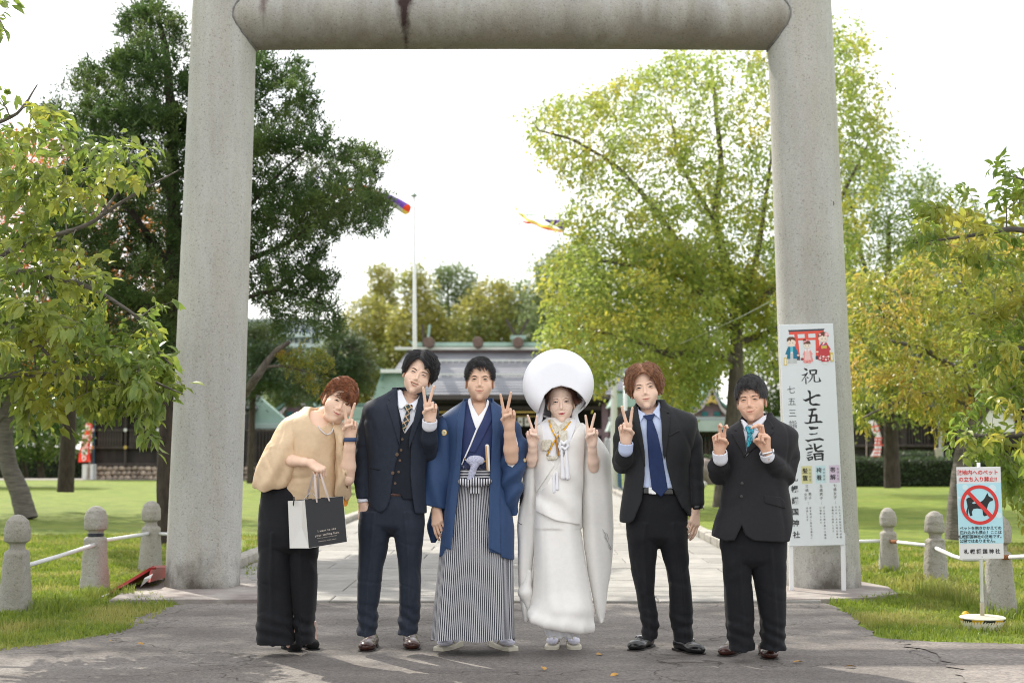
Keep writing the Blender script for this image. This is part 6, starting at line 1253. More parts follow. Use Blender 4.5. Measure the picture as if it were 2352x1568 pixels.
for ch, cy in (('受', 160), ('付', 270), ('中', 415)): txt(ch, 272, cy, .066, S5, off=-.0004)
for ch, cx, cy in (('札', 262, 675), ('幌', 262, 812), ('護', 266, 955), ('国', 266, 1092), ('神', 270, 1232), ('社', 275, 1375)): txt(ch, cx, cy, .058, S5, off=.0010)
LB = [('yellow', (.60, .58, .30), 414, 633, '髪置', 'かみおき', 396), ('blue', (.52, .68, .72), 588, 630, '袴着', 'はかまぎ', 570), ('pink', (.60, .50, .62), 762, 629, '帯解', 'おびとき', 742)]
for nm, c, cx, cy, k2, kana, kx in LB:
 P_ = B5([(cx-66, cy-108), (cx+66, cy-110), (cx+70, cy+108), (cx-62, cy+110)]); flat(brd, 'label_patch', P_, mat('patch_'+nm, c, .6), -.0006)
 for i, ch in enumerate(k2): txt(ch, kx, cy-45+90*i, .047, S5, off=.0003, y=-.0022)
 for i, ch in enumerate(kana): txt(ch, cx+44, cy-60+42*i, .020, S5, m=mat('grey_ink', (.16, .15, .14), .6), y=-.0022)
GI = mat('grey_ink', (.16, .15, .14), .6)
def col(s, cx, cy, step, size, m=INK, off=0., dx=0):
 for i, ch in enumerate(s): txt(ch, cx+dx*i, cy+step*i, size, S5, m=m, off=off)
col('三歳', 415, 778, 48, .027, GI); col('女子', 398, 880, 48, .027, GI); col('男子', 452, 875, 48, .027, GI); col('五歳男子', 592, 778, 50, .028, GI); col('七歳女子', 765, 775, 50, .028, GI)
for cx in (428, 595, 768): col('・・・', cx, 975, 12, .016, GI)
col('髪を伸ばし始める儀式に', 453, 1045, 37, .0165, GI, dx=1); col('由来します', 413, 1045, 37, .0165, GI); col('はじめて袴を着ける儀式', 622, 1042, 37.5, .0165, GI, dx=1); col('に由来します', 580, 1042, 37.5, .0165, GI); col('それまでの幼児用の付紐', 815, 1042, 37, .0165, GI, dx=1); col('をやめ、大人の帯を締め', 772, 1042, 37, .0165, GI, dx=1); col('る儀式に由来します', 730, 1042, 37, .0165, GI)
# small printed picture: gate and three children in kimono
def pf(c, nm='pic'): return mat('print_%s' % fold_name(c), c, .55)
VR = (.72, .09, .06); DK = (.05, .06, .08); SKN = (.78, .66, .56); HR_ = (.13, .06, .035)
lay = [0]
def pic(pts, c, circ=None):
 lay[0] += 1; flat(brd, 'picture_print', B4(pts), pf(c), -.0008-.00006*lay[0])
def disc(cx, cy, rx, ry, c, n=14): pic([(cx+rx*math.cos(t), cy+ry*math.sin(t)) for t in np.linspace(0, 6.283, n, endpoint=False)], c)
pic([(247, 114), (790, 104), (770, 132), (265, 142)], DK); pic([(263, 142), (775, 132), (775, 170), (263, 182)], VR); pic([(340, 180), (388, 180), (420, 530), (360, 530)], VR); pic([(650, 172), (695, 172), (715, 530), (650, 530)], VR); pic([(385, 236), (655, 234), (655, 268), (388, 270)], VR); pic([(492, 176), (545, 175), (547, 240), (494, 240)], VR); pic([(368, 505), (415, 505), (418, 560), (370, 560)], DK); pic([(648, 503), (700, 503), (705, 556), (646, 556)], DK)
# boy
pic([(245, 540), (370, 540), (374, 606), (235, 606)], (.48, .50, .50)); disc(272, 624, 18, 12, (.72, .72, .70)); disc(345, 624, 18, 12, (.72, .72, .70)); disc(212, 495, 14, 14, SKN); disc(392, 488, 16, 12, SKN); pic([(245, 360), (350, 358), (400, 465), (372, 482), (384, 538), (228, 540), (232, 478), (203, 468)], (.01, .16, .27)); pic([(278, 360), (320, 360), (314, 540), (282, 540)], (.12, .48, .58)); pic([(278, 440), (318, 440), (322, 606), (272, 606)], (.52, .54, .54)); disc(298, 447, 15, 12, (.75, .75, .75))
disc(293, 305, 66, 55, SKN); pic([(228, 280), (232, 240), (262, 216), (320, 214), (352, 235), (356, 270), (340, 268), (300, 252), (285, 285), (270, 262), (240, 285)], HR_); disc(275, 305, 4, 9, DK, 8); disc(316, 305, 4, 9, DK, 8); disc(262, 324, 10, 5, (.80, .45, .38), 8); disc(332, 324, 10, 5, (.80, .45, .38), 8)
pic([(182, 518), (222, 518), (226, 634), (180, 632)], (.62, .48, .10)); pic([(192, 535), (214, 535), (216, 622), (191, 620)], (.75, .73, .68))
# little girl
disc(522, 622, 32, 12, (.72, .72, .70)); pic([(495, 400), (560, 400), (608, 480), (590, 488), (612, 585), (580, 590), (576, 608), (490, 608), (462, 590), (478, 490), (458, 484)], (.75, .30, .28)); pic([(500, 400), (550, 400), (578, 560), (486, 560)], (.76, .50, .48)); disc(500, 415, 16, 20, (.80, .74, .74)); disc(548, 413, 16, 20, (.80, .74, .74)); disc(448, 515, 10, 14, SKN, 8); disc(450, 546, 24, 18, (.28, .03, .04)); disc(520, 590, 14, 12, (.55, .15, .16), 8); disc(560, 575, 10, 9, (.55, .15, .16), 8)
disc(527, 345, 54, 45, SKN); pic([(468, 320), (480, 270), (515, 262), (560, 278), (580, 325), (545, 328), (505, 325), (480, 330)], HR_); disc(490, 268, 24, 20, HR_); disc(506, 348, 4, 9, DK, 8); disc(548, 348, 4, 9, DK, 8)
for x, y_, r in ((484, 290, 14), (505, 288, 11), (522, 270, 12), (545, 273, 9), (472, 310, 8)): disc(x, y_, r, r, (.80, .35, .38), 8)
# older girl
disc(785, 612, 40, 16, (.72, .72, .70)); disc(675, 445, 22, 12, SKN, 8); disc(862, 440, 16, 16, SKN, 8); pic([(740, 310), (805, 305), (872, 415), (850, 430), (862, 565), (838, 572), (834, 594), (732, 592), (728, 572), (684, 565), (690, 435), (660, 422)], (.50, .05, .06)); pic([(765, 310), (800, 305), (755, 350), (750, 335)], (.78, .74, .76)); pic([(730, 352), (812, 350), (812, 397), (732, 398)], (.58, .44, .08)); pic([(735, 348), (805, 346), (805, 353), (735, 355)], (.20, .10, .50))
disc(760, 250, 70, 55, SKN); pic([(686, 228), (700, 175), (760, 150), (820, 160), (845, 220), (830, 230), (805, 195), (770, 225), (755, 205), (710, 225)], HR_); disc(705, 200, 20, 24, HR_, 8); disc(745, 255, 5, 11, DK, 8); disc(790, 254, 5, 11, DK, 8); disc(738, 272, 10, 5, (.80, .45, .38), 8); disc(805, 270, 10, 5, (.80, .45, .38), 8)
for x, y_, r in ((715, 192, 18), (812, 190, 30), (838, 205, 12)): disc(x, y_, r, r, (.82, .40, .44), 10); disc(x, y_, r*.4, r*.4, (.82, .62, .60), 8)
for x, y_, r in ((712, 538, 17), (760, 518, 17), (835, 518, 17), (796, 562, 17), (798, 524, 8), (752, 556, 8), (830, 552, 8), (722, 505, 8)): disc(x, y_, r, r, (.80, .60, .60), 8)
pic([(858, 460), (900, 458), (910, 590), (865, 592)], (.62, .48, .10)); pic([(870, 488), (892, 486), (898, 570), (874, 572)], (.75, .73, .68))
# ---- dog ban sign
pb2 = at(2252, 1177, 9.45); ds = empty('dog_ban_sign', (pb2[0], 9.45, 0), 'upright sign showing a black dog in a red prohibition circle, on a white pole', 'sign')
w2, h2 = 101*9.45/F, 208.5*9.45/F
sb = MB().box((0, 0, 0), (w2, .006, h2), bev=.002).build('sign_plate', mat('sign_white', (.68, .68, .68), .4), ds, (-.003, 0, pb2[2]), rot=(0, -.012, 0))
SD = crop(3350, 1700, 1135/746)
def D2(cx, cy): px, py = SD(cx, cy); return (px-2250.3)*9.45/F, -(py-1177)*9.45/F
def dd(poly, c, y=-.0036): flat(sb, 'print', [D2(*p) for p in poly], c, y)
dd([(729, 357), (998, 352), (1001, 716), (732, 716)], mat('sky_blue_print', (.42, .68, .76), .5), -.0038)
for x, y_, r in ((780, 378, 17), (944, 388, 24), (742, 440, 8), (978, 548, 18)): dd([(x+r*math.cos(t), y_+r*math.sin(t)) for t in np.linspace(0, 6.28, 14, endpoint=False)], mat('pale_dot', (.60, .74, .78), .5), -.0044)
dog = [(783, 450), (795, 440), (812, 438), (828, 450), (830, 465), (815, 472), (806, 462), (812, 470), (830, 478), (862, 470), (884, 458), (898, 440), (906, 424), (914, 414), (920, 432), (934, 440), (946, 448), (944, 460), (928, 464), (916, 480), (908, 505), (902, 530), (906, 548), (890, 553), (882, 545), (880, 510), (850, 505), (826, 508), (815, 525), (818, 548), (804, 551), (798, 530), (795, 505), (790, 540), (796, 550), (784, 548), (782, 520), (790, 495), (788, 475)]
dd(dog, INK, -.0052)
ring = [(863+115*math.cos(t), 484+119*math.sin(t)) for t in np.linspace(0, 2*math.pi, 41)]; ring2 = [(863+95*math.cos(t), 484+99*math.sin(t)) for t in np.linspace(0, 2*math.pi, 41)]
b = MB()
for i in range(40):
 q = [D2(*ring[i]), D2(*ring[i+1]), D2(*ring2[i+1]), D2(*ring2[i])]; b.prism(q, -.0062, -.0054)
b.build('prohibition_ring', REDP, sb)
dd([(786, 412), (803, 398), (942, 548), (925, 566)], REDP, -.0066)
def t2(s, cx, cy, size, m, off=0., space=1.): u, v = D2(cx, cy); obj('lettering', text_mesh(s, size, m, offset=off, space=space), sb, (u, -.0045, v), (math.pi/2, 0, 0))
kx = 9.45/F*2352/4096/1.5214
t2('敷地内へのペット', 858, 291, 31*kx*1.02, REDP, .0006); t2('の立ち入り禁止!!', 858, 332, 31*kx*1.0, REDP, .0006)
for i, s in enumerate(('ペットを抱きかかえての', '連れ込みも禁止！ここは', '札幌護国神社の敷地です。', '公園ではありません。')): t2(s, 865 if i < 3 else 850, 625+25.5*i, 23*kx*1.0, INK, .0004)
t2('札 幌 護 国 神 社', 868, 765, 27*kx*1.1, INK, .0006)
for y_ in (262, 795): u, v = D2(868, y_); MB().prof([(.001, -.002), (.004, -.001), (.004, .001)], n=8, M=Matrix.Rotation(math.pi/2, 3, 'X')).build('bolt', SILV, sb, (u, -.004, v))
pz = at(2251, 1062, 9.47)[2]; b = MB(); b.tube([(0, .014, .16), (0, .014, pz)], .0115, 12); b.build('pole', WHP, ds, smooth=True); b = MB(); b.tube([(0, .014, .04), (0, .014, .17)], .0145, 12); b.build('pole_sleeve', mat('brass_sleeve', (.34, .30, .20), .4), ds, smooth=True)
BSM = mat('cream_base_top', (.66, .63, .50), .6, var=.08, vs_=12); b = MB().prof([(.118, .0), (.146, .066), (.148, .076), (.14, .082), (.02, .088)], n=40); b.build('base', BSM, ds, (0, .014, 0), smooth='auto')
for k in range(12):
 a0 = k*math.pi/6+.1; b = MB(); v = []
 for j in range(5):
  a = a0+j*math.pi/24; v += [(.1185*math.cos(a+.0), .1185*math.sin(a), .002), (.1485*math.cos(a+.18), .1485*math.sin(a+.18), .070)]
 b.add(v, [(2*j, 2*j+2, 2*j+3, 2*j+1) for j in range(4)]); b.build('stripe', mat('hazard_yellow' if k % 2 else 'hazard_black', (.62, .36, .02) if k % 2 else (.02, .02, .02), .5), ds, (0, .014, 0))
yl = MB(); yl.prof([(.001, 0), (.03, .005), (.028, .03), (.012, .045)], n=8); o = yl.build('plastic_scrap', mat('yellow_scrap', (.70, .42, .02), .6), None, tuple(gnd(2218, 1418))); tag(o, 'crumpled yellow scrap in the grass beside the sign base', 'litter')
# ---- paper bag held by the woman
T = CR1; Db = 8.22-.30
bg_ = empty('paper_bag', tuple(at(*T(390, 770), Db)), 'black paper shopping bag with white side and small white lettering held by the woman', 'bag')
base = _v(bg_.location)
def bp2(cx, cy, dy=0): return at(*T(cx, cy), Db+dy)-base
BB = mat('black_card', (.020, .021, .024), .5, bump=.05, bs=60); BW = mat('white_card', (.66, .645, .61), .6)
front = [bp2(308, 1003, 0), bp2(493, 972, .05), bp2(474, 752, .05), bp2(289, 770, 0)]
sd = [bp2(215, 1003, .13), bp2(308, 1003, 0), bp2(289, 770, 0), bp2(206, 775, .13)]
off = sd[0]-sd[1]
def panel(name, q, m, th=.0012):
 q = [_v(p) for p in q]; n_ = np.cross(q[1]-q[0], q[-1]-q[0]); n_ /= np.linalg.norm(n_); v = list(q)+[p-n_*th for p in q]; k = len(q); return obj(name, mesh(name, v, [tuple(range(k)), tuple(range(2*k-1, k-1, -1))]+[((i+1) % k, i, k+i, k+(i+1) % k) for i in range(k)], m), bg_)
fo = panel('front', front, BB); panel('back', [front[1]+off, front[0]+off, front[3]+(sd[3]-sd[2]), front[2]+(sd[3]-sd[2])], BB); mid_t = (sd[2]+sd[3])/2+_v((.030, .01, 0)); mid_b = (sd[2]*.22+sd[3]*.22+sd[0]*.28+sd[1]*.28)+_v((.020, .01, -.0))
panel('side_panel', [sd[0], mid_b, mid_t, sd[3]], BW); panel('side_panel', [mid_b, sd[1], sd[2], mid_t], BW); panel('bottom_fold', [sd[0], sd[1], mid_b], BW); panel('side_panel', [front[1], front[1]+off, front[2]+(sd[3]-sd[2]), front[2]], BW); panel('bottom', [front[0], front[0]+off, front[1]+off, front[1]], BW)
RB = mat('beige_ribbon', (.52, .44, .40), .6)
hand = P_hand = bp2(345, 650, .03)
for cx, cy, dy, tx in ((347, 782, 0, 336), (408, 776, .02, 366), (300, 770, .10, 330), (356, 762, .12, 354)):
 a = bp2(cx, cy, dy-.004); t_ = bp2(tx, 645, .02); b = MB()
 v = []; n = 8
 for i in range(n+1): q = a+(t_-a)*(i/n)+_v((0, -.012*math.sin(math.pi*i/n), 0)); wv = .0052*(.7+.5*math.sin(math.pi*i/n)); v += [q+_v((wv, 0, 0)), q-_v((wv, 0, 0)), q+_v((wv, .002, 0)), q-_v((wv, .002, 0))]
 f = []
 for i in range(n): k = 4*i; f += [(k, k+1, k+5, k+4), (k+2, k+6, k+7, k+3), (k, k+4, k+6, k+2), (k+1, k+3, k+7, k+5)]
 b.add(v, f); b.build('handle', RB, bg_)
b = MB(); pts = [bp2(285+65*t, 768-30*math.sin(math.pi*t), .06) for t in np.linspace(0, 1, 12)]; b.tube(pts, .0016, 5); b.build('key_ring', SILV, bg_)
pn = empty('pen', tuple(bp2(235, 760, .10)+base), 'black pen clipped to the white side of the paper bag', 'pen'); b = MB(); a = bp2(233, 800, .085)-bp2(235, 760, .10); c = bp2(237, 755, .085)-bp2(235, 760, .10); b.tube([a, a*.8+c*.2, c*.9+a*.1, c], [.0015, .0042, .0042, .003], 8); b.build('barrel', BLACK_L, pn, smooth=True)
fx = front[1]-front[0]; fx /= np.linalg.norm(fx); fz = front[3]-front[0]; fn_ = np.cross(fx, fz); fn_ /= np.linalg.norm(fn_); fz = np.cross(fn_, fx); M = Matrix(((fx[0], fz[0], fn_[0]), (fx[1], fz[1], fn_[1]), (fx[2], fz[2], fn_[2]))).to_4x4()
TX = mat('cream_print', (.62, .54, .46), .6)
def bt_(s, cx, cy, size, sp=1.15):
 me = text_mesh(s, size, TX, space=sp, extrude=.0004); o = obj('lettering', me, fo); m = M.copy(); p = bp2(cx, cy); u = (p-front[0]) @ fx; v_ = (p-front[0]) @ fz; q = front[0]+fx*u+fz*v_+fn_*.0008; m.translation = Vector(q); o.matrix_basis = m
bt_('I want to see', 397, 915, .0165); bt_('your smiling face.', 400, 935, .0165); bt_('Today is a good day to have a good day', 397, 949, .0058); bt_('FASHIONABLE | MODE | AVENUE', 400, 965, .0060)
def stripemat(name, c1, c2, freq, duty=.5, coord='UV', axis=0, extra=None):
 m, t = nt(name); N = t.nodes.new; K = t.links.new; out = N('ShaderNodeOutputMaterial'); b = N('ShaderNodeBsdfPrincipled'); K(b.outputs[0], out.inputs[0]); b.inputs['Roughness'].default_value = .7; b.inputs['Specular IOR Level'].default_value = .25
 tcn = N('ShaderNodeTexCoord'); sp = N('ShaderNodeSeparateXYZ'); K(tcn.outputs[coord], sp.inputs[0])
 mu = N('ShaderNodeMath'); mu.operation = 'MULTIPLY'; K(sp.outputs[axis], mu.inputs[0]); mu.inputs[1].default_value = freq
 fr = N('ShaderNodeMath'); fr.operation = 'FRACT'; K(mu.outputs[0], fr.inputs[0]); gt = N('ShaderNodeMath'); gt.operation = 'GREATER_THAN'; K(fr.outputs[0], gt.inputs[0]); gt.inputs[1].default_value = duty
 mxn = N('ShaderNodeMix'); mxn.data_type = 'RGBA'; K(gt.outputs[0], mxn.inputs['Factor']); mxn.inputs['A'].default_value = tuple(c1)+(1,); mxn.inputs['B'].default_value = tuple(c2)+(1,); K(mxn.outputs['Result'], b.inputs['Base Color'])
 return m
HAKAMA = stripemat('striped_silk', (.020, .022, .038), (.55, .55, .57), 1/.0128, .52); OBI = stripemat('striped_sash', (.018, .02, .035), (.62, .62, .64), 1/.016, .5, 'Object', 2)
def plaid(name, a, b_, c_, f1, f2, ang):
 m, t = nt(name); N = t.nodes.new; K = t.links.new; out = N('ShaderNodeOutputMaterial'); b = N('ShaderNodeBsdfPrincipled'); K(b.outputs[0], out.inputs[0]); b.inputs['Roughness'].default_value = .55
 tcn = N('ShaderNodeTexCoord'); mpn = N('ShaderNodeMapping'); mpn.inputs['Rotation'].default_value = (0, ang, 0); K(tcn.outputs['Object'], mpn.inputs[0]); sp = N('ShaderNodeSeparateXYZ'); K(mpn.outputs[0], sp.inputs[0])
 cur = None
 base = N('ShaderNodeTexNoise'); base.inputs['Scale'].default_value = 18; rr = N('ShaderNodeValToRGB'); K(mpn.outputs[0], base.inputs[0]); K(base.outputs['Fac'], rr.inputs[0])
 rr.color_ramp.elements[0].position = .45; rr.color_ramp.elements[1].position = .55; rr.color_ramp.elements[0].color = tuple(a)+(1,); rr.color_ramp.elements[1].color = tuple(b_)+(1,); cur = rr.outputs[0]
 for ax in (0, 2):
  mu = N('ShaderNodeMath'); mu.operation = 'MULTIPLY'; K(sp.outputs[ax], mu.inputs[0]); mu.inputs[1].default_value = f1; fr = N('ShaderNodeMath'); fr.operation = 'FRACT'; K(mu.outputs[0], fr.inputs[0])
  gt = N('ShaderNodeMath'); gt.operation = 'GREATER_THAN'; K(fr.outputs[0], gt.inputs[0]); gt.inputs[1].default_value = f2
  mxn = N('ShaderNodeMix'); mxn.data_type = 'RGBA'; K(gt.outputs[0], mxn.inputs['Factor']); K(cur, mxn.inputs['A']); mxn.inputs['B'].default_value = tuple(c_)+(1,); cur = mxn.outputs['Result']
 K(cur, b.inputs['Base Color']); return m
PLAID = plaid('plaid_silk', (.006, .022, .030), (.012, .045, .035), (.50, .34, .20), 38, .80, .55); TEAL = mat('teal_patterned_silk', (.005, .10, .17), .5, col2=(.03, .42, .50), vs_=130, detail=2, contrast=(.46, .54))
NAVYTIE = cloth('navy_tie_silk', (.008, .022, .085), .5)
LAV = mat('fluffy_white_cord', (.66, .68, .88), .9, var=.08, vs_=120, bump=1., bs=180, sheen=.3, dist=2); ZORI = mat('pale_zori', (.62, .58, .47), .6); TABI = cloth('white_tabi', (.72, .72, .84), .8, var=.02)
AMBER = mat('amber_cord', (.75, .40, .02), .6); BROCADE = mat('cream_brocade', (.74, .70, .60), .5, col2=(.52, .47, .36), vs_=80, bump=.5, bs=160)

def legs(P, T, rl, rr, top, m, cuff=None, name='trousers', amp=.004, seed=3, h=.006, n=2.3, label=None):
 b0 = max(top); mid = rl[-1][2]*.5+rr[-1][1]*.5; w_ = (b0[2]-b0[1])/2
 top = list(top)+[(b0[0]+12, mid-w_*.60, mid+w_*.60, b0[3]*.60), (b0[0]+26, mid-w_*.22, mid+w_*.22, b0[3]*.3), (b0[0]+40, mid-w_*.05, mid+w_*.05, b0[3]*.1)]
 rl = list(rl)+[(rl[-1][0]-75, rl[-1][1]+6, rl[-1][2]+8, rl[-1][3]*.97)]; rr = list(rr)+[(rr[-1][0]-75, rr[-1][1]-8, rr[-1][2]-6, rr[-1][3]*.97)]
 A, B, W = P.rows(rl, T), P.rows(rr, T), P.rows(top, T)
 kz = A[0][0]
 zs = [r[0] for r in A+B]; z0 = min(zs); z1 = max(r[0] for r in W)
 zb = z0+.26
 def f(p):
  d = smin(loft(p, A, n), loft(p, B, n), .006); d = smin(d, loft(p, W, n), .010)
  z = p[:, 2]; w1 = np.clip(1-np.abs(z-(z0+.08))/.13, 0, 1); w2 = np.clip(1-np.abs(z-(z0+.42))/.16, 0, 1)
  d = d+wav(p*np.array([1, 1, 1.5]), 13, seed)*(amp*.7+amp*1.3*w1+amp*.8*w2)+crease(p, 9, seed, .006, (1, 1, 1.5))*(.25+w1+.6*w2)
  d = d+.004*w1*np.sin(z*95+p[:, 0]*30+wav(p, 9, seed+1)*2.5)
  for L_ in (A, B):
   r_ = _smooth_rows(L_); cx_ = (np.interp(z, r_[:, 0], r_[:, 1])+np.interp(z, r_[:, 0], r_[:, 2]))/2; d = d-.007*np.exp(-((p[:, 0]-cx_)/.012)**2)*(p[:, 1] < P.D)*(z < r_[-1, 0])
  return d
 xs = [r[1] for r in A+B+W]+[r[2] for r in A+B+W]
 return P.sdf(name, f, (min(xs)-.03, P.D-.24, z0-.01), (max(xs)+.03, P.D+.24, z1+.01), h, m, label=label)
def torso_base(P, rws, T=None, n=2.5): R_ = P.rows(rws, T); return lambda p: loft(p, R_, n)
def sleeve(P, pts, rad, T=None, k=.012, wr=.0055, seed=5):
 W = [P.w(a, b, dy, T) for a, b, dy in pts]; el = W[len(W)//2]
 def f(p):
  d = chain(p, W, rad, k); w = np.exp(-(np.linalg.norm(p-el, axis=1)/.10)**2)
  return d+wav(p, 22, seed)*(wr*.5+wr*1.0*w)+crease(p, 13, seed, .005)*(.35+w)
 return f
def uni(fs, k=.02):
 def f(p):
  d = fs[0](p)
  for g in fs[1:]: d = smin(d, g(p), k)
  return d
 return f
def rib(P, name, pts, rad, m, parent=None, n=8, label=None, flat=None):
 b = MB(); b.tube(pts, rad, n); me = mesh(name, b.v, b.f, m, True); return P.add(name, me, parent, label)
def plate(P, name, base, poly, off, m, parent=None, h=.004, thick=.006, y0=-.34, y1=.06, yb=None, T=None, label=None, k=.0015, fold=None):
 """raised piece of cloth lying on a base surface, cut to a front outline"""
 poly = np.array(poly); x0, z0 = poly.min(0)-.012; x1, z1 = poly.max(0)+.012; yb = P.D-.0 if yb is None else yb
 def f(p):
  d = base(p); 
  if fold is not None: d = d+fold(p)
  return smax(np.maximum(np.maximum(d-off, off-thick*1.6-d), p[:, 1]-yb), poly2(p[:, 0], p[:, 2], poly), k)
 return P.sdf(name, f, (x0, P.D+y0, z0), (x1, yb+.01, z1), h, m, parent, label)

# ======================= woman in beige =======================
def woman():
 T = CR1; D = 8.22; foot = gnd(*T(262, 1500)); P = Per(T, D, base=(foot[0], D, 0), label='woman in beige cape blouse and wide black trousers leaning in with a peace sign', cat='person', group='people lined up under the gate')
 sk = SK1; m = fm((.56, .17, .15), (.10, .05, .035)); m['hair'] = HR
 tor = torso_base(P, [(830, 150, 460, .135), (760, 158, 452, .135), (640, 185, 448, .15), (520, 195, 455, .155), (440, 195, 468, .145), (385, 212, 455, .12), (345, 262, 400, .08), (325, 290, 375, .05)], n=2.3)
 def blouse(p): return smax(tor(p)+.008*wav(p*np.array([1.3, 1, .6]), 12, 2)+.002*wav(p, 40, 9)+crease(p, 8, 3, .008, (1.4, 1, .8)), .0*p[:, 0]-1, .001)
 neckc = P.w(352, 352, -.04)
 hem = P.xz([(120, 300), (480, 300), (470, 760), (455, 800), (330, 790), (262, 800), (213, 782), (155, 755), (130, 700)], dy=-.13)
 def bl(p): return smax(smax(blouse(p), poly2(p[:, 0], p[:, 2], hem), .004), -ell(p, P.w(362, 345, -.09), (.062, .09, .095)), .004)
 lo, hi = bb(P, (100, 290, 500, 860), -.2, .2); P.sdf('blouse', bl, lo, hi, .0055, BEIGE)
 # cape over the shoulders, front edges open
 capeL = P.rows([(722, 46, 205, .10, -.06), (700, 40, 240, .12, -.06), (640, 58, 268, .125, -.06), (570, 88, 278, .125, -.055), (500, 118, 285, .125, -.04), (430, 150, 300, .115, 0), (385, 182, 305, .10, 0), (357, 228, 320, .06, 0), (340, 262, 330, .035, 0)])
 capeR = P.rows([(800, 470, 492, .05, .0), (740, 428, 518, .09, -.02), (640, 435, 530, .11, -.03), (560, 448, 530, .12, -.03), (480, 440, 520, .12, -.03), (420, 415, 480, .10, 0), (385, 400, 455, .07, 0), (370, 400, 430, .04, 0)])
 capx = P.xz([(250, 348), (318, 420), (262, 500), (236, 560), (258, 540), (280, 552), (268, 600), (240, 650), (196, 712), (150, 722), (100, 735), (30, 712), (60, 560), (140, 380), (230, 330)], dy=-.12)
 fold = lambda p: crease(p, 9, 5, .008, (1.3, 1, .5))+.012*np.sin(p[:, 0]*58-p[:, 2]*28+1.6*wav(p, 8, 4))*np.clip((1.32-p[:, 2])*2.2, .15, 1)+.003*wav(p, 30, 6)
 def cl(p): return smax(smax(loft(p, capeL, 2.1)+fold(p), -(loft(p, capeL, 2.1)+.016+fold(p)), .003), poly2(p[:, 0], p[:, 2], capx), .003)
 lo, hi = bb(P, (20, 320, 340, 740), -.2, .2); P.sdf('cape', cl, lo, hi, .005, BEIGE)
 capr = P.xz([(428, 375), (450, 400), (483, 445), (480, 500), (468, 560), (485, 640), (498, 670), (480, 760), (487, 806), (500, 780), (532, 690), (533, 560), (505, 470), (440, 360)], dy=-.12)
 capr2 = P.xz([(410, 385), (455, 385), (482, 450), (470, 560), (486, 660), (484, 800), (470, 760), (415, 752), (428, 600), (438, 500), (425, 440)], dy=-.12)
 def cr_(p):
  q = loft(p, capeR, 2.1)+fold(p); s_ = smax(q, -(q+.016), .003)
  return smax(s_, np.minimum(poly2(p[:, 0], p[:, 2], capr), poly2(p[:, 0], p[:, 2], capr2)), .003)
 lo, hi = bb(P, (395, 350, 545, 820), -.2, .2); P.sdf('cape', cr_, lo, hi, .005, BEIGE)
 lin = P.rows([(800, 470, 492, .03), (740, 440, 510, .05), (640, 470, 505, .06)])
 P.sdf('cape_lining', lambda p: loft(p, lin, 2.1), *bb(P, (430, 630, 520, 810), -.1, .1), .006, ORANGE)
 # head, neck
 q = dict(skin=sk, m=m, neck_w=P.w(350, 380, .03), nr=.050, fat=1., fw=1.06, jaw=1.14, smile=.8, eo=.3, chin=.002, brow=.7, lip=.75, eyes=.031, ew=.95,
             line=[(-84, -200), (-80, -30), (-74, 8), (-62, 34), (-44, 60), (-20, 74), (-8, 62), (-18, 22), (0, 20), (24, 24), (44, 26), (60, 14), (72, -20), (84, -60), (84, -200)],
             ht=.020, hs=.012, hb=.02, nape=-.060, burn=-.03, hox=.002, hext=[((-.055, .075, -.010), (.035, .035, .045), .03)],
             locks=(620, swept_flow(-1., .45, -.35), dict(steps=(5, 10), wid=.0024, zmin=.02)), seed=4)
 hd, M, c = make_head(P, q, (583, 502), H1, yaw=17, pitch=2, roll=24, dy=-.03)
 ho = [o for o in P.e.children if o.name.startswith('hair')][0]
 # fringe combed over the right half of the forehead
 def fr(p, g): return np.stack([.55*(p[:, 0]-.0)*12, -.5*np.ones(len(p)), -1*np.ones(len(p))], 1)
 q2 = dict(q); q2['line'] = [(-200, -200), (-200, 400), (-26, 400), (-26, 80), (78, 80), (78, 400), (300, 400), (300, -200)]; q2['line'] = [(-300, -300), (-300, 72), (300, 72), (300, -300)]
 b = hair_base(q); g = np.random.default_rng(5); V = []; Fq = []; nn = 0
 for i in range(190):
  x0 = g.uniform(-.012, .070); p = _v((.012+x0*.35, -.070, .112)); pts = []
  nst = int(g.integers(9, 12)) if x0 < .055 else int(g.integers(11, 15))
  for k_ in range(nst):
   for _ in range(2):
    e = 1e-3; d0 = b(p[None])[0]; N = _v([b((p+np.eye(3)[j]*e)[None])[0]-d0 for j in range(3)])/e; p = p-N*(d0+.001)
   pts.append(p.copy()); tgt = _v((x0, -.12, .012)); v = tgt-p; v[2] = -abs(v[2])-.02; v = v-N*(v @ N); v /= np.linalg.norm(v); p = p+v*.0095
   if p[2] < (.030 if x0 < .052 else -.01)+(.02*(x0 < -.0)): break
  pts = np.array(pts); mm = len(pts)
  if mm < 3: continue
  t = np.gradient(pts, axis=0); t /= np.linalg.norm(t, axis=1)[:, None]; S_ = np.cross(t, _v((0, -1, 0))); w = .0030*np.linspace(1, .15, mm)[:, None]; up = _v((0, -.0016, 0))*g.uniform(.2, 2)
  V.append(np.stack([pts-S_*w+up, pts+up*2, pts+S_*w+up, pts-up], 1).reshape(-1, 3)); a = np.arange(mm-1)[:, None]*4
  for s_ in range(4): s2 = (s_+1) % 4; Fq.append(np.concatenate([a+s_, a+4+s_, a+4+s2, a+s2], 1)+nn)
  nn += 4*mm
 P.add('fringe', tmesh(mesh('fringe', np.concatenate(V), np.concatenate(Fq), HR, True), M, c), ho)['kind'] = 'stuff'
 # arms
 h1, _, _ = make_hand(P, PEACE, P.w(508, 468, -.16), (.06, -.12, 1), (0, -1, .05), -1, sk, 1.0, elbow=P.w(493, 668, -.09), er=.043, wr=.029)
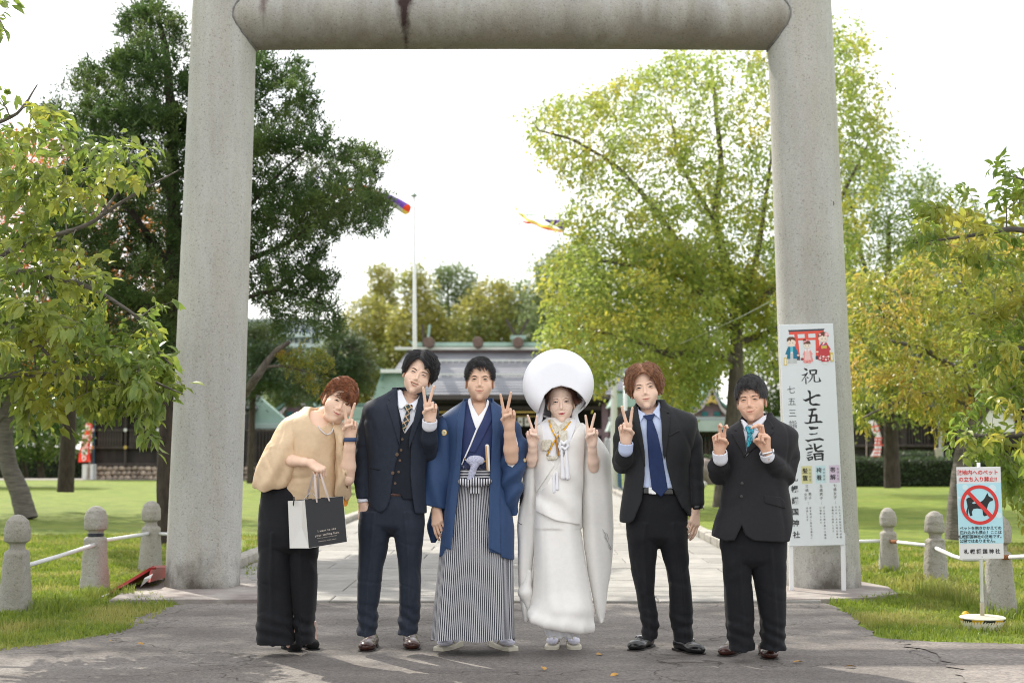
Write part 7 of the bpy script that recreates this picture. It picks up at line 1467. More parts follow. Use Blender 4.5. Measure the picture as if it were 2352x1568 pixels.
 h2, M2, c2 = make_hand(P, FIST, P.w(318, 592, -.235), (.80, -.35, -.50), (.25, .2, -.9), 1, sk, .92, elbow=P.w(190, 575, -.10), er=.042, wr=.028)
 body = joinm('body', [hd, h1, h2, surf(lambda p: smin(tor(p)+.02, smin(chain(p, [P.w(200, 440), P.w(190, 575, -.10)], [.05, .042]), chain(p, [P.w(450, 430), P.w(493, 668, -.09)], [.05, .042]), .01), .02), *bb(P, (90, 330, 530, 730), -.2, .2), .010, 'body', sk)], sk)
 P.add('body', body)
 # watch band, necklace
 a, u = P.w(507, 480, -.158), _v((.06, -.1, 1)); b = MB().prof([(.0345, -.011), (.037, -.008), (.037, .008), (.0345, .011)], n=20)
 P.add('watch_band', mesh('watch_band', [(v[0]+a[0]+v[2]*.05, v[1]*.85+a[1], v[2]+a[2]) for v in b.v], b.f, mat('blue_rubber', (.03, .055, .13), .6), True))
 pearl = MB().prof([(.0005, -.0045), (.0032, -.0032), (.0045, 0), (.0032, .0032), (.0005, .0045)], n=8).build('p', mat('pearl', (.72, .70, .72), .18, spec=.7), smooth=True); pm = pearl.data; bpy.data.objects.remove(pearl)
 pts = [(338, 345), (341, 372), (349, 400), (360, 424), (375, 443), (393, 455), (408, 452), (420, 440), (427, 420), (428, 402)]
 W = np.array([P.w(x_, y_, -.135+.05*abs(i-4.5)/4.5) for i, (x_, y_) in enumerate(pts)]); s_ = np.r_[0, np.cumsum(np.linalg.norm(np.diff(W, axis=0), axis=1))]
 nk = empty('necklace', parent=P.e); Mi = M.T; hfw = head_fn(q); nkf = lambda p: np.minimum(bl(p), hfw((p-c) @ M))
 for t in np.arange(0, s_[-1], .0088):
  xx, zz = np.interp(t, s_, W[:, 0]), np.interp(t, s_, W[:, 2]); yy = np.linspace(P.D-.3, P.D+.05, 120); dd = nkf(np.stack([np.full(120, xx), yy, np.full(120, zz)], 1)); q_ = [xx-P.base[0], yy[int(np.argmax(dd < .004))]-P.base[1], zz-P.base[2]]; o = obj('pearl', pm, nk, q_)
 # trousers and shoes
 legs(P, T, [(1462, 60, 242, .13), (1380, 61, 232, .125), (1200, 62, 226, .12), (1000, 63, 226, .125)], [(1462, 240, 334, .11, .04), (1380, 236, 334, .11, .04), (1200, 222, 343, .11, .02), (1000, 215, 353, .12, 0)],
         [(1010, 64, 352, .135), (900, 64, 400, .15), (800, 68, 430, .14), (730, 78, 430, .13), (690, 90, 430, .12)], BLKT, amp=.005, seed=11, label='wide black trousers')
 for (tx, ty, hx, hy) in ((258, 1508, 190, 1490), (338, 1500, 285, 1486)):
  t_ = gnd(*T(tx, ty)); h_ = gnd(*T(hx, hy)); shoe(P, (t_[0], t_[1]), (h_[0], t_[1]+.17), .06, .040, SUEDE, SUEDE, kind='pump')
  a_ = (t_+np.array([h_[0], t_[1]+.17, 0]))/2
  P.sdf('foot', lambda p: smin(ell(p, (a_[0], a_[1]+.0, .042), (.032, .075, .030)), cap(p, (a_[0], a_[1]+.05, .05), (a_[0]-.01, a_[1]+.06, .16), .034, .036), .02), (a_[0]-.08, a_[1]-.12, 0), (a_[0]+.08, a_[1]+.15, .16), .005, LEG)
 return P
# ======================= generic suit =======================
def suit(P, T, tor, sleeves, opening, hem, m, inner, seed, lapels, jlo, collars=None, n=2.5):
 amp = .0042
 def base(p):
  z = p[:, 2]; return tor(p)+amp*wav(p*np.array([1.2, 1, .8]), 12, seed)+crease(p, 9, seed, .004, (1.5, 1, .8))
 def jack(p):
  d = base(p)-.016; d = smax(d, -np.maximum(poly2(p[:, 0], p[:, 2], opening), p[:, 1]-P.D), .003)
  d = smax(d, poly2(p[:, 0], p[:, 2], hem), .004)
  for s_ in sleeves: d = smin(d, s_(p), .012)
  return d
 jk = P.sdf('jacket', jack, *jlo, .0055, m)
 for L_ in lapels: plate(P, 'lapel', base, L_, .0235, m, jk, thick=.007, h=.0035)
 return base, jk
def man_navy():
 T = CR1; D = 8.27; foot = gnd(*T(690, 1500)); P = Per(T, D, base=(foot[0], D, 0), label='smiling man in navy three-piece suit with plaid tie, leaning head', cat='person', group='people lined up under the gate')
 sk = SK3; m = fm((.55, .18, .14), (.045, .03, .025)); m['hair'] = HB
 tor = torso_base(P, [(880, 612, 864, .13), (760, 612, 862, .125), (600, 604, 862, .128), (480, 600, 880, .132), (400, 590, 905, .13), (330, 592, 915, .11), (295, 615, 895, .08), (270, 680, 855, .06), (240, 722, 838, .055)], n=2.6)
 op = P.xz([(728, 225), (838, 262), (818, 400), (800, 510), (797, 650), (808, 770), (822, 850), (672, 850), (700, 760), (716, 640), (738, 548), (750, 430), (735, 330)], T=T, dy=-.14)
 hem = P.xz([(500, 200), (960, 200), (960, 700), (880, 838), (868, 838), (812, 836), (800, 800), (700, 780), (680, 815), (655, 832), (632, 826), (604, 800), (560, 760)], dy=-.13)
 sl = sleeve(P, [(618, 335, .01), (588, 430, .01), (572, 560, 0), (566, 680, -.02), (570, 750, -.03)], [0.057, 0.055, 0.052, 0.046, 0.042], seed=3)
 sr = sleeve(P, [(888, 335, .01), (900, 430, 0), (893, 540, -.03), (893, 480, -.12), (890, 405, -.16)], [0.052, 0.052, 0.052, 0.048, 0.042], seed=4)
 def lp4(pts): return P.xz(pts, dy=-.15, T=H2)
 lapels = [lp4([(268, 505), (185, 585), (210, 612), (172, 632), (205, 730), (245, 850), (300, 1030), (328, 1110), (330, 900), (300, 740), (286, 620)]), lp4([(524, 575), (600, 655), (560, 690), (585, 712), (560, 800), (500, 960), (425, 1150), (432, 1010), (470, 860), (505, 700)])]
 base, jk = suit(P, T, tor, [sl, sr], op, hem, NAVY, None, 21, lapels, bb(P, (500, 225, 960, 850), -.26, .2))
 # breast and hip pocket, vest, shirt, tie
 plate(P, 'pocket', base, P.xz([(600, 612), (652, 622), (652, 629), (600, 619)], dy=-.13), .020, NAVY2, jk, h=.003)
 vn = P.xz([(722, 225), (842, 262), (812, 390), (770, 452), (745, 350), (728, 290)], dy=-.14); vh = P.xz([(700, 210), (850, 210), (850, 740), (800, 770), (762, 768), (748, 745), (700, 737), (640, 742), (640, 210)], dy=-.13)
 P.sdf('waistcoat', garment(base, .007, poly=vh, cut=vn, yfront=P.D), *bb(P, (630, 225, 860, 780), -.22, .02), .005, NAVY2)
 P.sdf('shirt', garment(base, .0, poly=P.xz([(500, 200), (900, 200), (900, 742), (500, 742)]), cut=lp4([(335, 380), (540, 400), (518, 575), (420, 650), (345, 548)]), yfront=P.D+.03), *bb(P, (640, 225, 860, 790), -.2, .1), .006, SHIRT)
 buttons(P, [(760, 478), (754, 530), (748, 580), (742, 635), (725, 690)], BUT, .0075, base=base, off=.007, name='button')
 buttons(P, [(735, 551), (714, 640)], BUT, .010, base=base, off=.016, name='button')
 plate(P, 'belt', base, P.xz([(690, 738), (750, 736), (756, 752), (690, 752)], dy=-.13), .005, BROWN_L, thick=.004)
 # shirt collar wings
 def nb(p): return cap(p, P.w(782, 300, .01), P.w(786, 235, .015), .060, .056)
 cl_ = lp4([(290, 500), (320, 480), (335, 500), (405, 640), (345, 700), (312, 690), (297, 600)]); cr_ = lp4([(524, 570), (520, 620), (482, 725), (455, 690), (420, 645), (490, 610)])
 colb = lambda p: smin(base(p), nb(p), .03)
 for c_ in (cl_, cr_): plate(P, 'collar', colb, c_, .013, SHIRT, h=.003, thick=.006)
 P.sdf('collar', lambda p: smax(smax(nb(p)-.004, -(nb(p)+.001), .001), poly2(p[:, 0], p[:, 2], lp4([(270, 430), (318, 480), (345, 550), (420, 650), (500, 600), (522, 540), (560, 520), (540, 640), (430, 700), (320, 640), (270, 560)])), .002), *bb(P, (700, 215, 860, 330), -.12, .12), .0045, SHIRT)
 knot = lp4([(392, 648), (455, 650), (470, 672), (430, 735), (398, 722), (366, 690)]); tie = lp4([(398, 718), (432, 730), (434, 820), (370, 965), (345, 880)])
 P_ = plate(P, 'tie', base, tie, .013, PLAID, h=.003, thick=.010); plate(P, 'tie_knot', colb, knot, .017, PLAID, P_, h=.003, thick=.012)
 plate(P, 'tie_tip', base, P.xz([(718, 698), (742, 710), (744, 738), (712, 734)], dy=-.13), .006, PLAID, P_, h=.003)
 q = dict(skin=sk, m=m, neck_w=P.w(782, 300, .03), nr=.048, fw=1.03, jaw=1.03, smile=1., eo=.0, open=1, brow=1.0, eyes=.031, btilt=-2,
             line=[(-84, -200), (-82, -30), (-76, 10), (-66, 40), (-50, 62), (-34, 84), (-20, 80), (-2, 74), (14, 56), (24, 36), (38, 50), (52, 50), (64, 30), (74, -20), (84, -200)], ht=.022, hs=.017, hb=.02, fuzz=.008, burn=-.01,
             locks=(700, part_flow(-.025, 1., .5, .55), dict(steps=(5, 11), wid=.0027, lift=.006, tipout=.006)), seed=6)
 hd, M, c = make_head(P, q, (533, 314), H2, yaw=3, pitch=4, roll=21, dy=-.02)
 h1, _, _ = make_hand(P, PEACE, P.w(893, 388, -.18), (.02, -.10, 1), (.10, -1, .05), -1, sk, 1.02, wr=.028)
 h2, _, _ = make_hand(P, RELAX, P.w(572, 785, -.03), (.12, -.22, -1), (.35, .9, .1), -1, sk, 1.0, wr=.028)
 P.add('body', joinm('body', [hd, h1, h2, surf(lambda p: tor(p)+.03, *bb(P, (560, 250, 920, 880), -.2, .2), .012, 'body', sk)], sk))
 cuffs(P, [(P.w(890, 410, -.165), P.w(892, 384, -.18), .043), (P.w(570, 752, -.03), P.w(572, 780, -.03), .037)], SHIRT)
 legs(P, T, [(1422, 541, 636, .085, .01), (1330, 537, 641, .085, .01), (1200, 543, 656, .085), (1100, 546, 668, .09), (1000, 546, 690, .10), (900, 547, 706, .115)], [(1415, 739, 832, .085, .02), (1300, 741, 846, .085, .02), (1200, 745, 846, .085, .01), (1100, 741, 850, .09), (1000, 730, 856, .10), (900, 706, 866, .115)],
         [(910, 548, 867, .115), (860, 556, 866, .12), (800, 590, 864, .125), (735, 605, 860, .12)], NAVY, seed=12)
 for (tx, ty, hx) in ((575, 1508, 600), (812, 1500, 775)):
  t_ = gnd(*T(tx, ty)); h_ = at(*T(hx, 1450), t_[1]); shoe(P, (t_[0], t_[1]), (h_[0], t_[1]+.27), .085, .050, BROWN_L, SOLE)
 return P
def cuffs(P, pairs, m):
 for W0, W1, r in pairs:
  u = (W1-W0)/np.linalg.norm(W1-W0)
  def f(p):
   c_ = cap(p, W0, W1+u*.04, r); return np.maximum(np.maximum(c_, (p-W1) @ u), -np.maximum(c_+.0075, -((p-W1) @ u)-.035))
  P.sdf('cuff', f, np.minimum(W0, W1)-.06, np.maximum(W0, W1)+.06, .0038, m)
# ======================= man in charcoal suit, long blue tie =======================
def man_char():
 T = CR3; D = 8.17; foot = gnd(*T(310, 1500)); P = Per(T, D, base=(foot[0], D, 0), label='man with light brown hair, open dark jacket and long navy tie, peace sign', cat='person', group='people lined up under the gate')
 sk = SK3; m = fm((.53, .20, .16), (.06, .035, .025)); m['hair'] = HL
 tor = torso_base(P, [(880, 108, 420, .13), (800, 116, 418, .128), (700, 128, 408, .125), (600, 135, 405, .128), (500, 125, 425, .132), (420, 100, 442, .125), (370, 100, 438, .10), (340, 140, 400, .075), (318, 180, 310, .06), (290, 190, 295, .055)], n=2.6)
 op = P.xz([(183, 300), (292, 290), (305, 480), (318, 600), (345, 700), (395, 800), (430, 850), (440, 900), (140, 900), (165, 850), (200, 760), (214, 640), (212, 540), (196, 420)], dy=-.14)
 hem = P.xz([(0, 280), (560, 280), (560, 700), (470, 850), (430, 838), (400, 800), (330, 830), (240, 800), (180, 845), (140, 872), (102, 868), (80, 700)], dy=-.13)
 sl = sleeve(P, [(125, 385, .01), (110, 470, -.01), (105, 585, -.03), (113, 560, -.10), (122, 505, -.16)], [0.053, 0.057, 0.057, 0.051, 0.041], seed=7)
 sr = sleeve(P, [(412, 390, .01), (440, 480, .01), (448, 580, 0), (456, 690, -.02), (461, 770, -.03)], [0.057, 0.053, 0.051, 0.046, 0.042], seed=8)
 def l5(pts): return P.xz(pts, dy=-.15, T=H5)
 lap = [l5([(312, 590), (240, 660), (205, 700), (268, 730), (300, 900), (350, 1100), (385, 1230), (378, 1050), (350, 850), (322, 700)]), l5([(553, 560), (640, 600), (655, 625), (610, 620), (662, 660), (640, 830), (596, 1130), (575, 1080), (562, 900), (558, 700)])]
 base, jk = suit(P, T, tor, [sl, sr], op, hem, CHAR, None, 31, lap, bb(P, (20, 290, 530, 885), -.26, .2))
 plate(P, 'pocket', base, l5([(632, 862), (755, 800), (760, 822), (636, 884)]), .020, CHAR, jk, h=.003)
 P.sdf('shirt', garment(base, .0, poly=P.xz([(80, 280), (480, 280), (480, 706), (80, 700)]), cut=l5([(322, 460), (542, 460), (538, 550), (470, 628), (400, 638), (328, 580)]), yfront=P.D+.03), *bb(P, (120, 290, 430, 720), -.2, .1), .006, SHIRTB)
 def nb(p): return cap(p, P.w(240, 350, .01), P.w(236, 290, .015), .062, .058)
 colb = lambda p: smin(base(p), nb(p), .03)
 for c_ in (l5([(315, 580), (335, 590), (395, 630), (330, 725), (316, 690)]), l5([(470, 620), (540, 530), (552, 580), (550, 690), (505, 650)])): plate(P, 'collar', colb, c_, .013, SHIRTB, h=.003, thick=.006)
 P.sdf('collar', lambda p: smax(smax(nb(p)-.004, -(nb(p)+.001), .001), poly2(p[:, 0], p[:, 2], l5([(290, 560), (326, 580), (400, 640), (470, 630), (540, 545), (570, 520), (570, 640), (430, 700), (300, 640)])), .002), *bb(P, (150, 290, 320, 380), -.12, .12), .0045, SHIRTB)
 tie = plate(P, 'tie', base, l5([(405, 695), (465, 695), (520, 860), (570, 1100), (627, 1445), (556, 1535), (455, 1450), (425, 1200), (400, 850)]), .016, NAVYTIE, h=.0035, thick=.010)
 plate(P, 'tie_knot', colb, l5([(362, 650), (430, 640), (500, 630), (470, 690), (460, 705), (410, 705)]), .018, NAVYTIE, tie, h=.003, thick=.012)
 bl = plate(P, 'belt', base, P.xz([(200, 700), (350, 706), (352, 735), (200, 730)], dy=-.13), .004, BLACK_L, thick=.006)
 plate(P, 'buckle', base, P.xz([(230, 697), (268, 698), (268, 734), (230, 731)], dy=-.13), .009, SILV, bl, thick=.004, h=.003)
 q = dict(skin=sk, m=m, neck_w=P.w(238, 345, .03), nr=.048, fw=1.02, jaw=.95, smile=.35, eo=.30, brow=.75, eyes=.033, btilt=1, lip=.85,
             line=[(-84, -200), (-82, -60), (-76, -10), (-62, 12), (-60, 40), (-46, 64), (-26, 80), (-8, 88), (14, 82), (30, 72), (34, 30), (42, 62), (58, 45), (66, 10), (74, -30), (84, -200)], ht=.028, hs=.024, hb=.026, fuzz=.008, burn=-.028, nape=-.09, earcut=0,
             locks=(800, part_flow(-.004, 1., .45, .7), dict(steps=(6, 13), wid=.0026, lift=.005, tipout=.004)), seed=8)
 hd, M, c = make_head(P, q, (375, 351), H5, yaw=-6, pitch=6, roll=-7, dy=-.02)
 h1, _, _ = make_hand(P, PEACE, P.w(124, 480, -.185), (-.05, -.12, 1), (.02, -1, .05), 1, sk, 1.02, wr=.028)
 h2, _, _ = make_hand(P, RELAX, P.w(452, 800, -.03), (-.12, -.2, -1), (-.5, .75, .1), 1, sk, 1.02, wr=.028)
 P.add('body', joinm('body', [hd, h1, h2, surf(lambda p: tor(p)+.03, *bb(P, (80, 290, 460, 880), -.2, .2), .012, 'body', sk)], sk))
 cuffs(P, [(P.w(122, 520, -.165), P.w(124, 486, -.18), .041), (P.w(461, 760, -.03), P.w(458, 788, -.03), .037)], SHIRTB)
 b = MB().prof([(.034, -.012), (.038, -.009), (.038, .009), (.034, .012)], n=20); a = P.w(460, 792, -.03)
 w_ = P.add('wristwatch', mesh('wristwatch', [(v[0]+a[0], v[1]+a[1], v[2]+a[2]+v[0]*.15) for v in b.v], b.f, BLACK_L, True))
 b = MB().prof([(.014, 0), (.016, .006), (.012, .010)], n=14); P.add('watch_case', mesh('watch_case', [(v[2]*.6+a[0]+.034, v[1]*.7+a[1]-.012, v[0]+a[2]) for v in b.v], b.f, SILV, True), w_)
 legs(P, T, [(1420, 202, 276, .085, .02), (1320, 190, 278, .085, .02), (1200, 172, 258, .085), (1100, 150, 264, .09), (1000, 136, 270, .10), (940, 128, 270, .115)], [(1430, 352, 443, .085, .01), (1310, 334, 442, .085, .01), (1200, 330, 436, .085), (1100, 316, 427, .09), (1000, 290, 420, .10), (940, 270, 417, .115)],
         [(950, 128, 418, .115), (880, 122, 416, .12), (800, 125, 414, .125), (718, 140, 404, .12), (704, 146, 400, .12)], BLKT, seed=13)
 for (tx, ty, hx) in ((150, 1484, 262), (490, 1502, 382)):
  t_ = gnd(*T(tx, ty)); h_ = at(*T(hx, 1450), t_[1]); o = shoe(P, (t_[0], t_[1]+.02), (h_[0], t_[1]+.24), .080, .049, BLACK_L, SOLE, kind='loafer')
  a = _v((t_[0]*.55+h_[0]*.45, t_[1]+.02+.22*.45, .0)); u = _v((t_[0]-h_[0], -.22, 0)); u /= np.linalg.norm(u); n_ = _v((-u[1], u[0], 0))
  rib(P, 'shoe_bit', [a+n_*.034+_v((0, 0, .066)), a+n_*.018+_v((0, 0, .084))+u*.01, a-n_*.018+_v((0, 0, .084))+u*.01, a-n_*.034+_v((0, 0, .066))], .0035, SILV, o, 6)
 return P
# ======================= older man in black suit, teal tie =======================
def man_teal():
 T = CR3; D = 7.98; foot = gnd(*T(730, 1510)); P = Per(T, D, base=(foot[0], D, 0), label='older man in buttoned black suit and teal tie holding up both hands with bent fingers', cat='person', group='people lined up under the gate')
 sk = SK4; m = fm((.52, .18, .14), (.04, .03, .028)); m['hair'] = HG
 tor = torso_base(P, [(980, 540, 906, .14), (900, 552, 898, .138), (800, 582, 888, .132), (700, 598, 878, .13), (600, 600, 885, .135), (500, 588, 915, .132), (440, 590, 922, .11), (410, 640, 890, .085), (385, 680, 835, .07), (360, 690, 808, .06)], n=2.6)
 op = P.xz([(684, 340), (812, 340), (770, 440), (735, 505), (694, 556), (687, 500), (682, 420)], dy=-.14)
 hem = P.xz([(480, 330), (980, 330), (980, 700), (905, 958), (870, 960), (730, 952), (690, 925), (672, 880), (640, 950), (600, 956), (537, 932), (560, 800)], dy=-.13)
 sl = sleeve(P, [(612, 455, .01), (585, 540, -.01), (565, 635, -.03), (560, 600, -.10), (570, 550, -.15)], [0.053, 0.055, 0.059, 0.052, 0.041], seed=9)
 sr = sleeve(P, [(888, 460, .01), (900, 550, -.01), (882, 640, -.04), (835, 600, -.12), (798, 555, -.17)], [0.055, 0.059, 0.057, 0.052, 0.040], seed=10)
 def l6(pts): return P.xz(pts, dy=-.15, T=H6)
 lap = [l6([(500, 665), (425, 730), (450, 755), (385, 775), (430, 880), (500, 1000), (525, 1075), (545, 990), (545, 880), (530, 760), (525, 660)]), l6([(820, 590), (865, 650), (895, 700), (850, 725), (890, 755), (845, 805), (700, 910), (600, 990), (535, 1045), (560, 960), (640, 850), (720, 740), (780, 650)])]
 base, jk = suit(P, T, tor, [sl, sr], op, hem, BLK, None, 41, lap, bb(P, (480, 345, 970, 985), -.27, .2))
 plate(P, 'pocket_flap', base, P.xz([(775, 735), (860, 745), (882, 770), (883, 800), (800, 778), (780, 770)], dy=-.13), .021, BLK, jk, h=.003)
 buttons(P, [(670, 742), (672, 680)], BLACK_L, .009, base=base, off=.016)
 P.sdf('shirt', garment(base, .002, cut=l6([(533, 470), (805, 470), (798, 565), (640, 675), (600, 670), (545, 605)]), yfront=P.D+.03), *bb(P, (640, 345, 840, 600), -.2, .1), .006, SHIRT)
 def nb(p): return cap(p, P.w(745, 405, .01), P.w(745, 345, .015), .062, .060)
 colb = lambda p: smin(base(p), nb(p), .03)
 for c_ in (l6([(532, 600), (550, 610), (598, 665), (560, 700), (548, 745), (535, 700)]), l6([(640, 665), (790, 560), (815, 590), (810, 610), (690, 740), (665, 700)])): plate(P, 'collar', colb, c_, .013, SHIRT, h=.003, thick=.006)
 P.sdf('collar', lambda p: smax(smax(nb(p)-.004, -(nb(p)+.001), .001), poly2(p[:, 0], p[:, 2], l6([(510, 590), (545, 605), (600, 670), (640, 675), (800, 560), (840, 540), (830, 660), (640, 740), (520, 690)])), .002), *bb(P, (660, 345, 830, 430), -.12, .12), .0045, SHIRT)
 tie = plate(P, 'tie', base, l6([(575, 770), (630, 770), (632, 850), (600, 920), (560, 960), (555, 900), (568, 830)]), .014, TEAL, h=.003, thick=.010)
 plate(P, 'tie_knot', colb, l6([(565, 695), (590, 688), (650, 700), (662, 720), (640, 775), (575, 778), (562, 730)]), .018, TEAL, tie, h=.003, thick=.013)
 q = dict(skin=sk, m=m, neck_w=P.w(745, 405, .03), nr=.050, fw=1.0, jaw=1.02, smile=.9, eo=.10, brow=.8, eyes=.031, lip=.7,
             line=[(-84, -200), (-82, -30), (-76, 16), (-64, 38), (-50, 54), (-30, 62), (-16, 66), (4, 58), (22, 54), (40, 64), (56, 56), (70, 26), (78, -20), (84, -200)], ht=.018, hs=.010, hb=.012, burn=-.010,
             locks=(760, swept_flow(.6, -.75, -.35), dict(steps=(4, 7), wid=.0022, lift=.005, tipout=.002)), seed=9)
 hd, M, c = make_head(P, q, (584, 380), H6, yaw=-17, pitch=3, roll=-5, dy=-.02)
 h1, _, _ = make_hand(P, BENT, P.w(568, 528, -.19), (-.02, -.10, 1), (.10, -1, .05), 1, sk, 1.0, wr=.028)
 h2, _, _ = make_hand(P, BENT, P.w(790, 530, -.20), (-.10, -.10, 1), (-.95, -.45, .0), -1, sk, 1.02, wr=.027)
 P.add('body', joinm('body', [hd, h1, h2, surf(lambda p: tor(p)+.03, *bb(P, (560, 345, 940, 980), -.2, .2), .012, 'body', sk)], sk))
 cuffs(P, [(P.w(572, 562, -.16), P.w(569, 530, -.18), .041), (P.w(796, 552, -.18), P.w(791, 533, -.195), .039)], SHIRT)
 b = MB().prof([(.031, -.007), (.034, -.005), (.034, .005), (.031, .007)], n=20); a = P.w(791, 536, -.197)
 w_ = P.add('wristwatch', mesh('wristwatch', [(v[0]+a[0], v[1]+a[1], v[2]+a[2]+v[0]*.25) for v in b.v], b.f, SILV, True))
 b = MB().prof([(.015, 0), (.017, .004), (.015, .009)], n=14); P.add('watch_case', mesh('watch_case', [(v[2]+a[0]+.030, v[1]*.7+a[1]-.008, v[0]+a[2]+.008) for v in b.v], b.f, SILV, True), w_)
 legs(P, T, [(1470, 618, 738, .09, .02), (1370, 602, 740, .09, .01), (1200, 590, 724, .095), (1100, 583, 716, .10), (1050, 578, 711, .11)], [(1468, 762, 884, .09, .01), (1350, 764, 882, .09, .01), (1200, 744, 882, .095), (1100, 722, 884, .10), (1050, 711, 886, .11)],
         [(1060, 578, 887, .115), (1000, 572, 890, .125), (930, 568, 890, .13), (880, 575, 885, .13)], BLKT, seed=14)
 for (tx, ty, hx) in ((582, 1508, 700), (815, 1524, 818)):
  t_ = gnd(*T(tx, ty)); h_ = at(*T(hx, 1460), t_[1]); shoe(P, (t_[0], t_[1]), (h_[0], t_[1]+(.24 if tx < 700 else .27)), .082, .050, BROWN_L, SOLE)
 return P
# ======================= groom =======================
def skirt(P, name, rws, T, m, pleats, amp, n=420, nz=46, pitchfix=.5, hemf=None, ex=2.6, seed=1):
 r = _smooth_rows(P.rows(rws, T)); zs = np.linspace(r[0, 0], r[-1, 0], nz); th = np.linspace(0, 2*np.pi, n, endpoint=False)
 V = []; UV = []; g = np.random.default_rng(seed); ph = np.cumsum(g.uniform(.6, 1.4, pleats)); ph = ph/ph[-1]*2*np.pi
 saw = np.interp(th, np.r_[0, ph], np.arange(pleats+1) % 2*1.0)
 Ch = None
 for z in zs:
  xl, xr, cy, b = [np.interp(z, r[:, 0], r[:, k]) for k in range(1, 5)]; a = (xr-xl)/2; cx = (xl+xr)/2
  c_, s_ = np.cos(th), np.sin(th); rr = (np.abs(c_)**ex+np.abs(s_)**ex)**(-1/ex)
  f_ = (z-zs[0])/(zs[-1]-zs[0]); k = 1-amp*(1-f_*.55)*saw-amp*.35*(1-f_)*(.5+.5*np.sin(th*9+2*np.sin(z*3)))
  x = cx+a*rr*c_*(1-.2*(1-k)); y = cy+b*rr*s_*k
  zz = np.full(n, z)
  if hemf is not None: zz = zz+hemf(x, y)*(1-f_)**3
  V.append(np.stack([x, y, zz], 1))
  d = np.hypot(np.diff(np.r_[x, x[0]]), np.diff(np.r_[y, y[0]])); s = np.r_[0, np.cumsum(d)[:-1]]; s = s-np.interp(1.5*np.pi, th, s)
  if Ch is None: Ch = s
  UV.append(np.stack([s*(1-pitchfix)+Ch*pitchfix, np.full(n, z)], 1))
 V = np.concatenate(V); UV = np.concatenate(UV); i = np.arange(n); Fq = []
 for k in range(nz-1): Fq.append(np.stack([k*n+i, k*n+(i+1) % n, (k+1)*n+(i+1) % n, (k+1)*n+i], 1))
 return P.add(name, mesh(name, V, np.concatenate(Fq), m, True, uv=UV))
def zori(P, T, toe, heelx, ln=.255, wid=.052, flip=1):
 t = gnd(*T(*toe)); h = at(*T(heelx, 1450), t[1]); a = _v((t[0], t[1])); b = _v((h[0], t[1]+math.sqrt(max(.01, ln**2-(t[0]-h[0])**2)))); d = (a-b)/np.linalg.norm(a-b); n_ = _v((-d[1], d[0])); L_ = np.linalg.norm(a-b)
 def loc(p): q = p[:, :2]-b; return q @ n_, q @ d
 def so(p):
  u, v = loc(p); w = np.interp(v, [0, L_*.3, L_*.6, L_*.85, L_], [wid*.72, wid*.85, wid*.95, wid*.95, wid*.6]); g = np.maximum(np.abs(u)-w, np.maximum(v-L_, -v)); top = np.interp(v, [0, L_*.5, L_], [.045, .030, .026])
  return smax(np.maximum(g, .0-p[:, 2]), p[:, 2]-top, .006)
 def tb(p):
  u, v = loc(p); q = np.stack([u, v, p[:, 2]], 1); e = ell(q, (0, L_*.66, .050), (wid*.80, L_*.26, .024)); e = smin(e, ell(q, (0, L_*.32, .062), (wid*.62, L_*.26, .034)), .03)
  e = smin(e, cap(q, (0, L_*.26, .06), (0, L_*.22, .17), .036, .042), .03); return smax(e, -cap(q, (-.012*flip, L_*.72, .07), (-.014*flip, L_*1.0, .05), .003), .006)
 lo = (min(a[0], b[0])-.08, min(a[1], b[1])-.05, -.002); hi = (max(a[0], b[0])+.08, max(a[1], b[1])+.06, .18)
 P.sdf('sandal', so, lo, hi, .0035, ZORI); P.sdf('sock', tb, lo, hi, .004, TABI)
 w3 = lambda u, v, z: np.array([*(b+n_*u+d*v), z])
 for s in (-1, 1): rib(P, 'strap', [w3(s*wid*.85, L_*.50, .038), w3(s*wid*.62, L_*.58, .066), w3(s*wid*.25, L_*.70, .078), w3(-.012*flip, L_*.80, .060)], .006, ZORI)
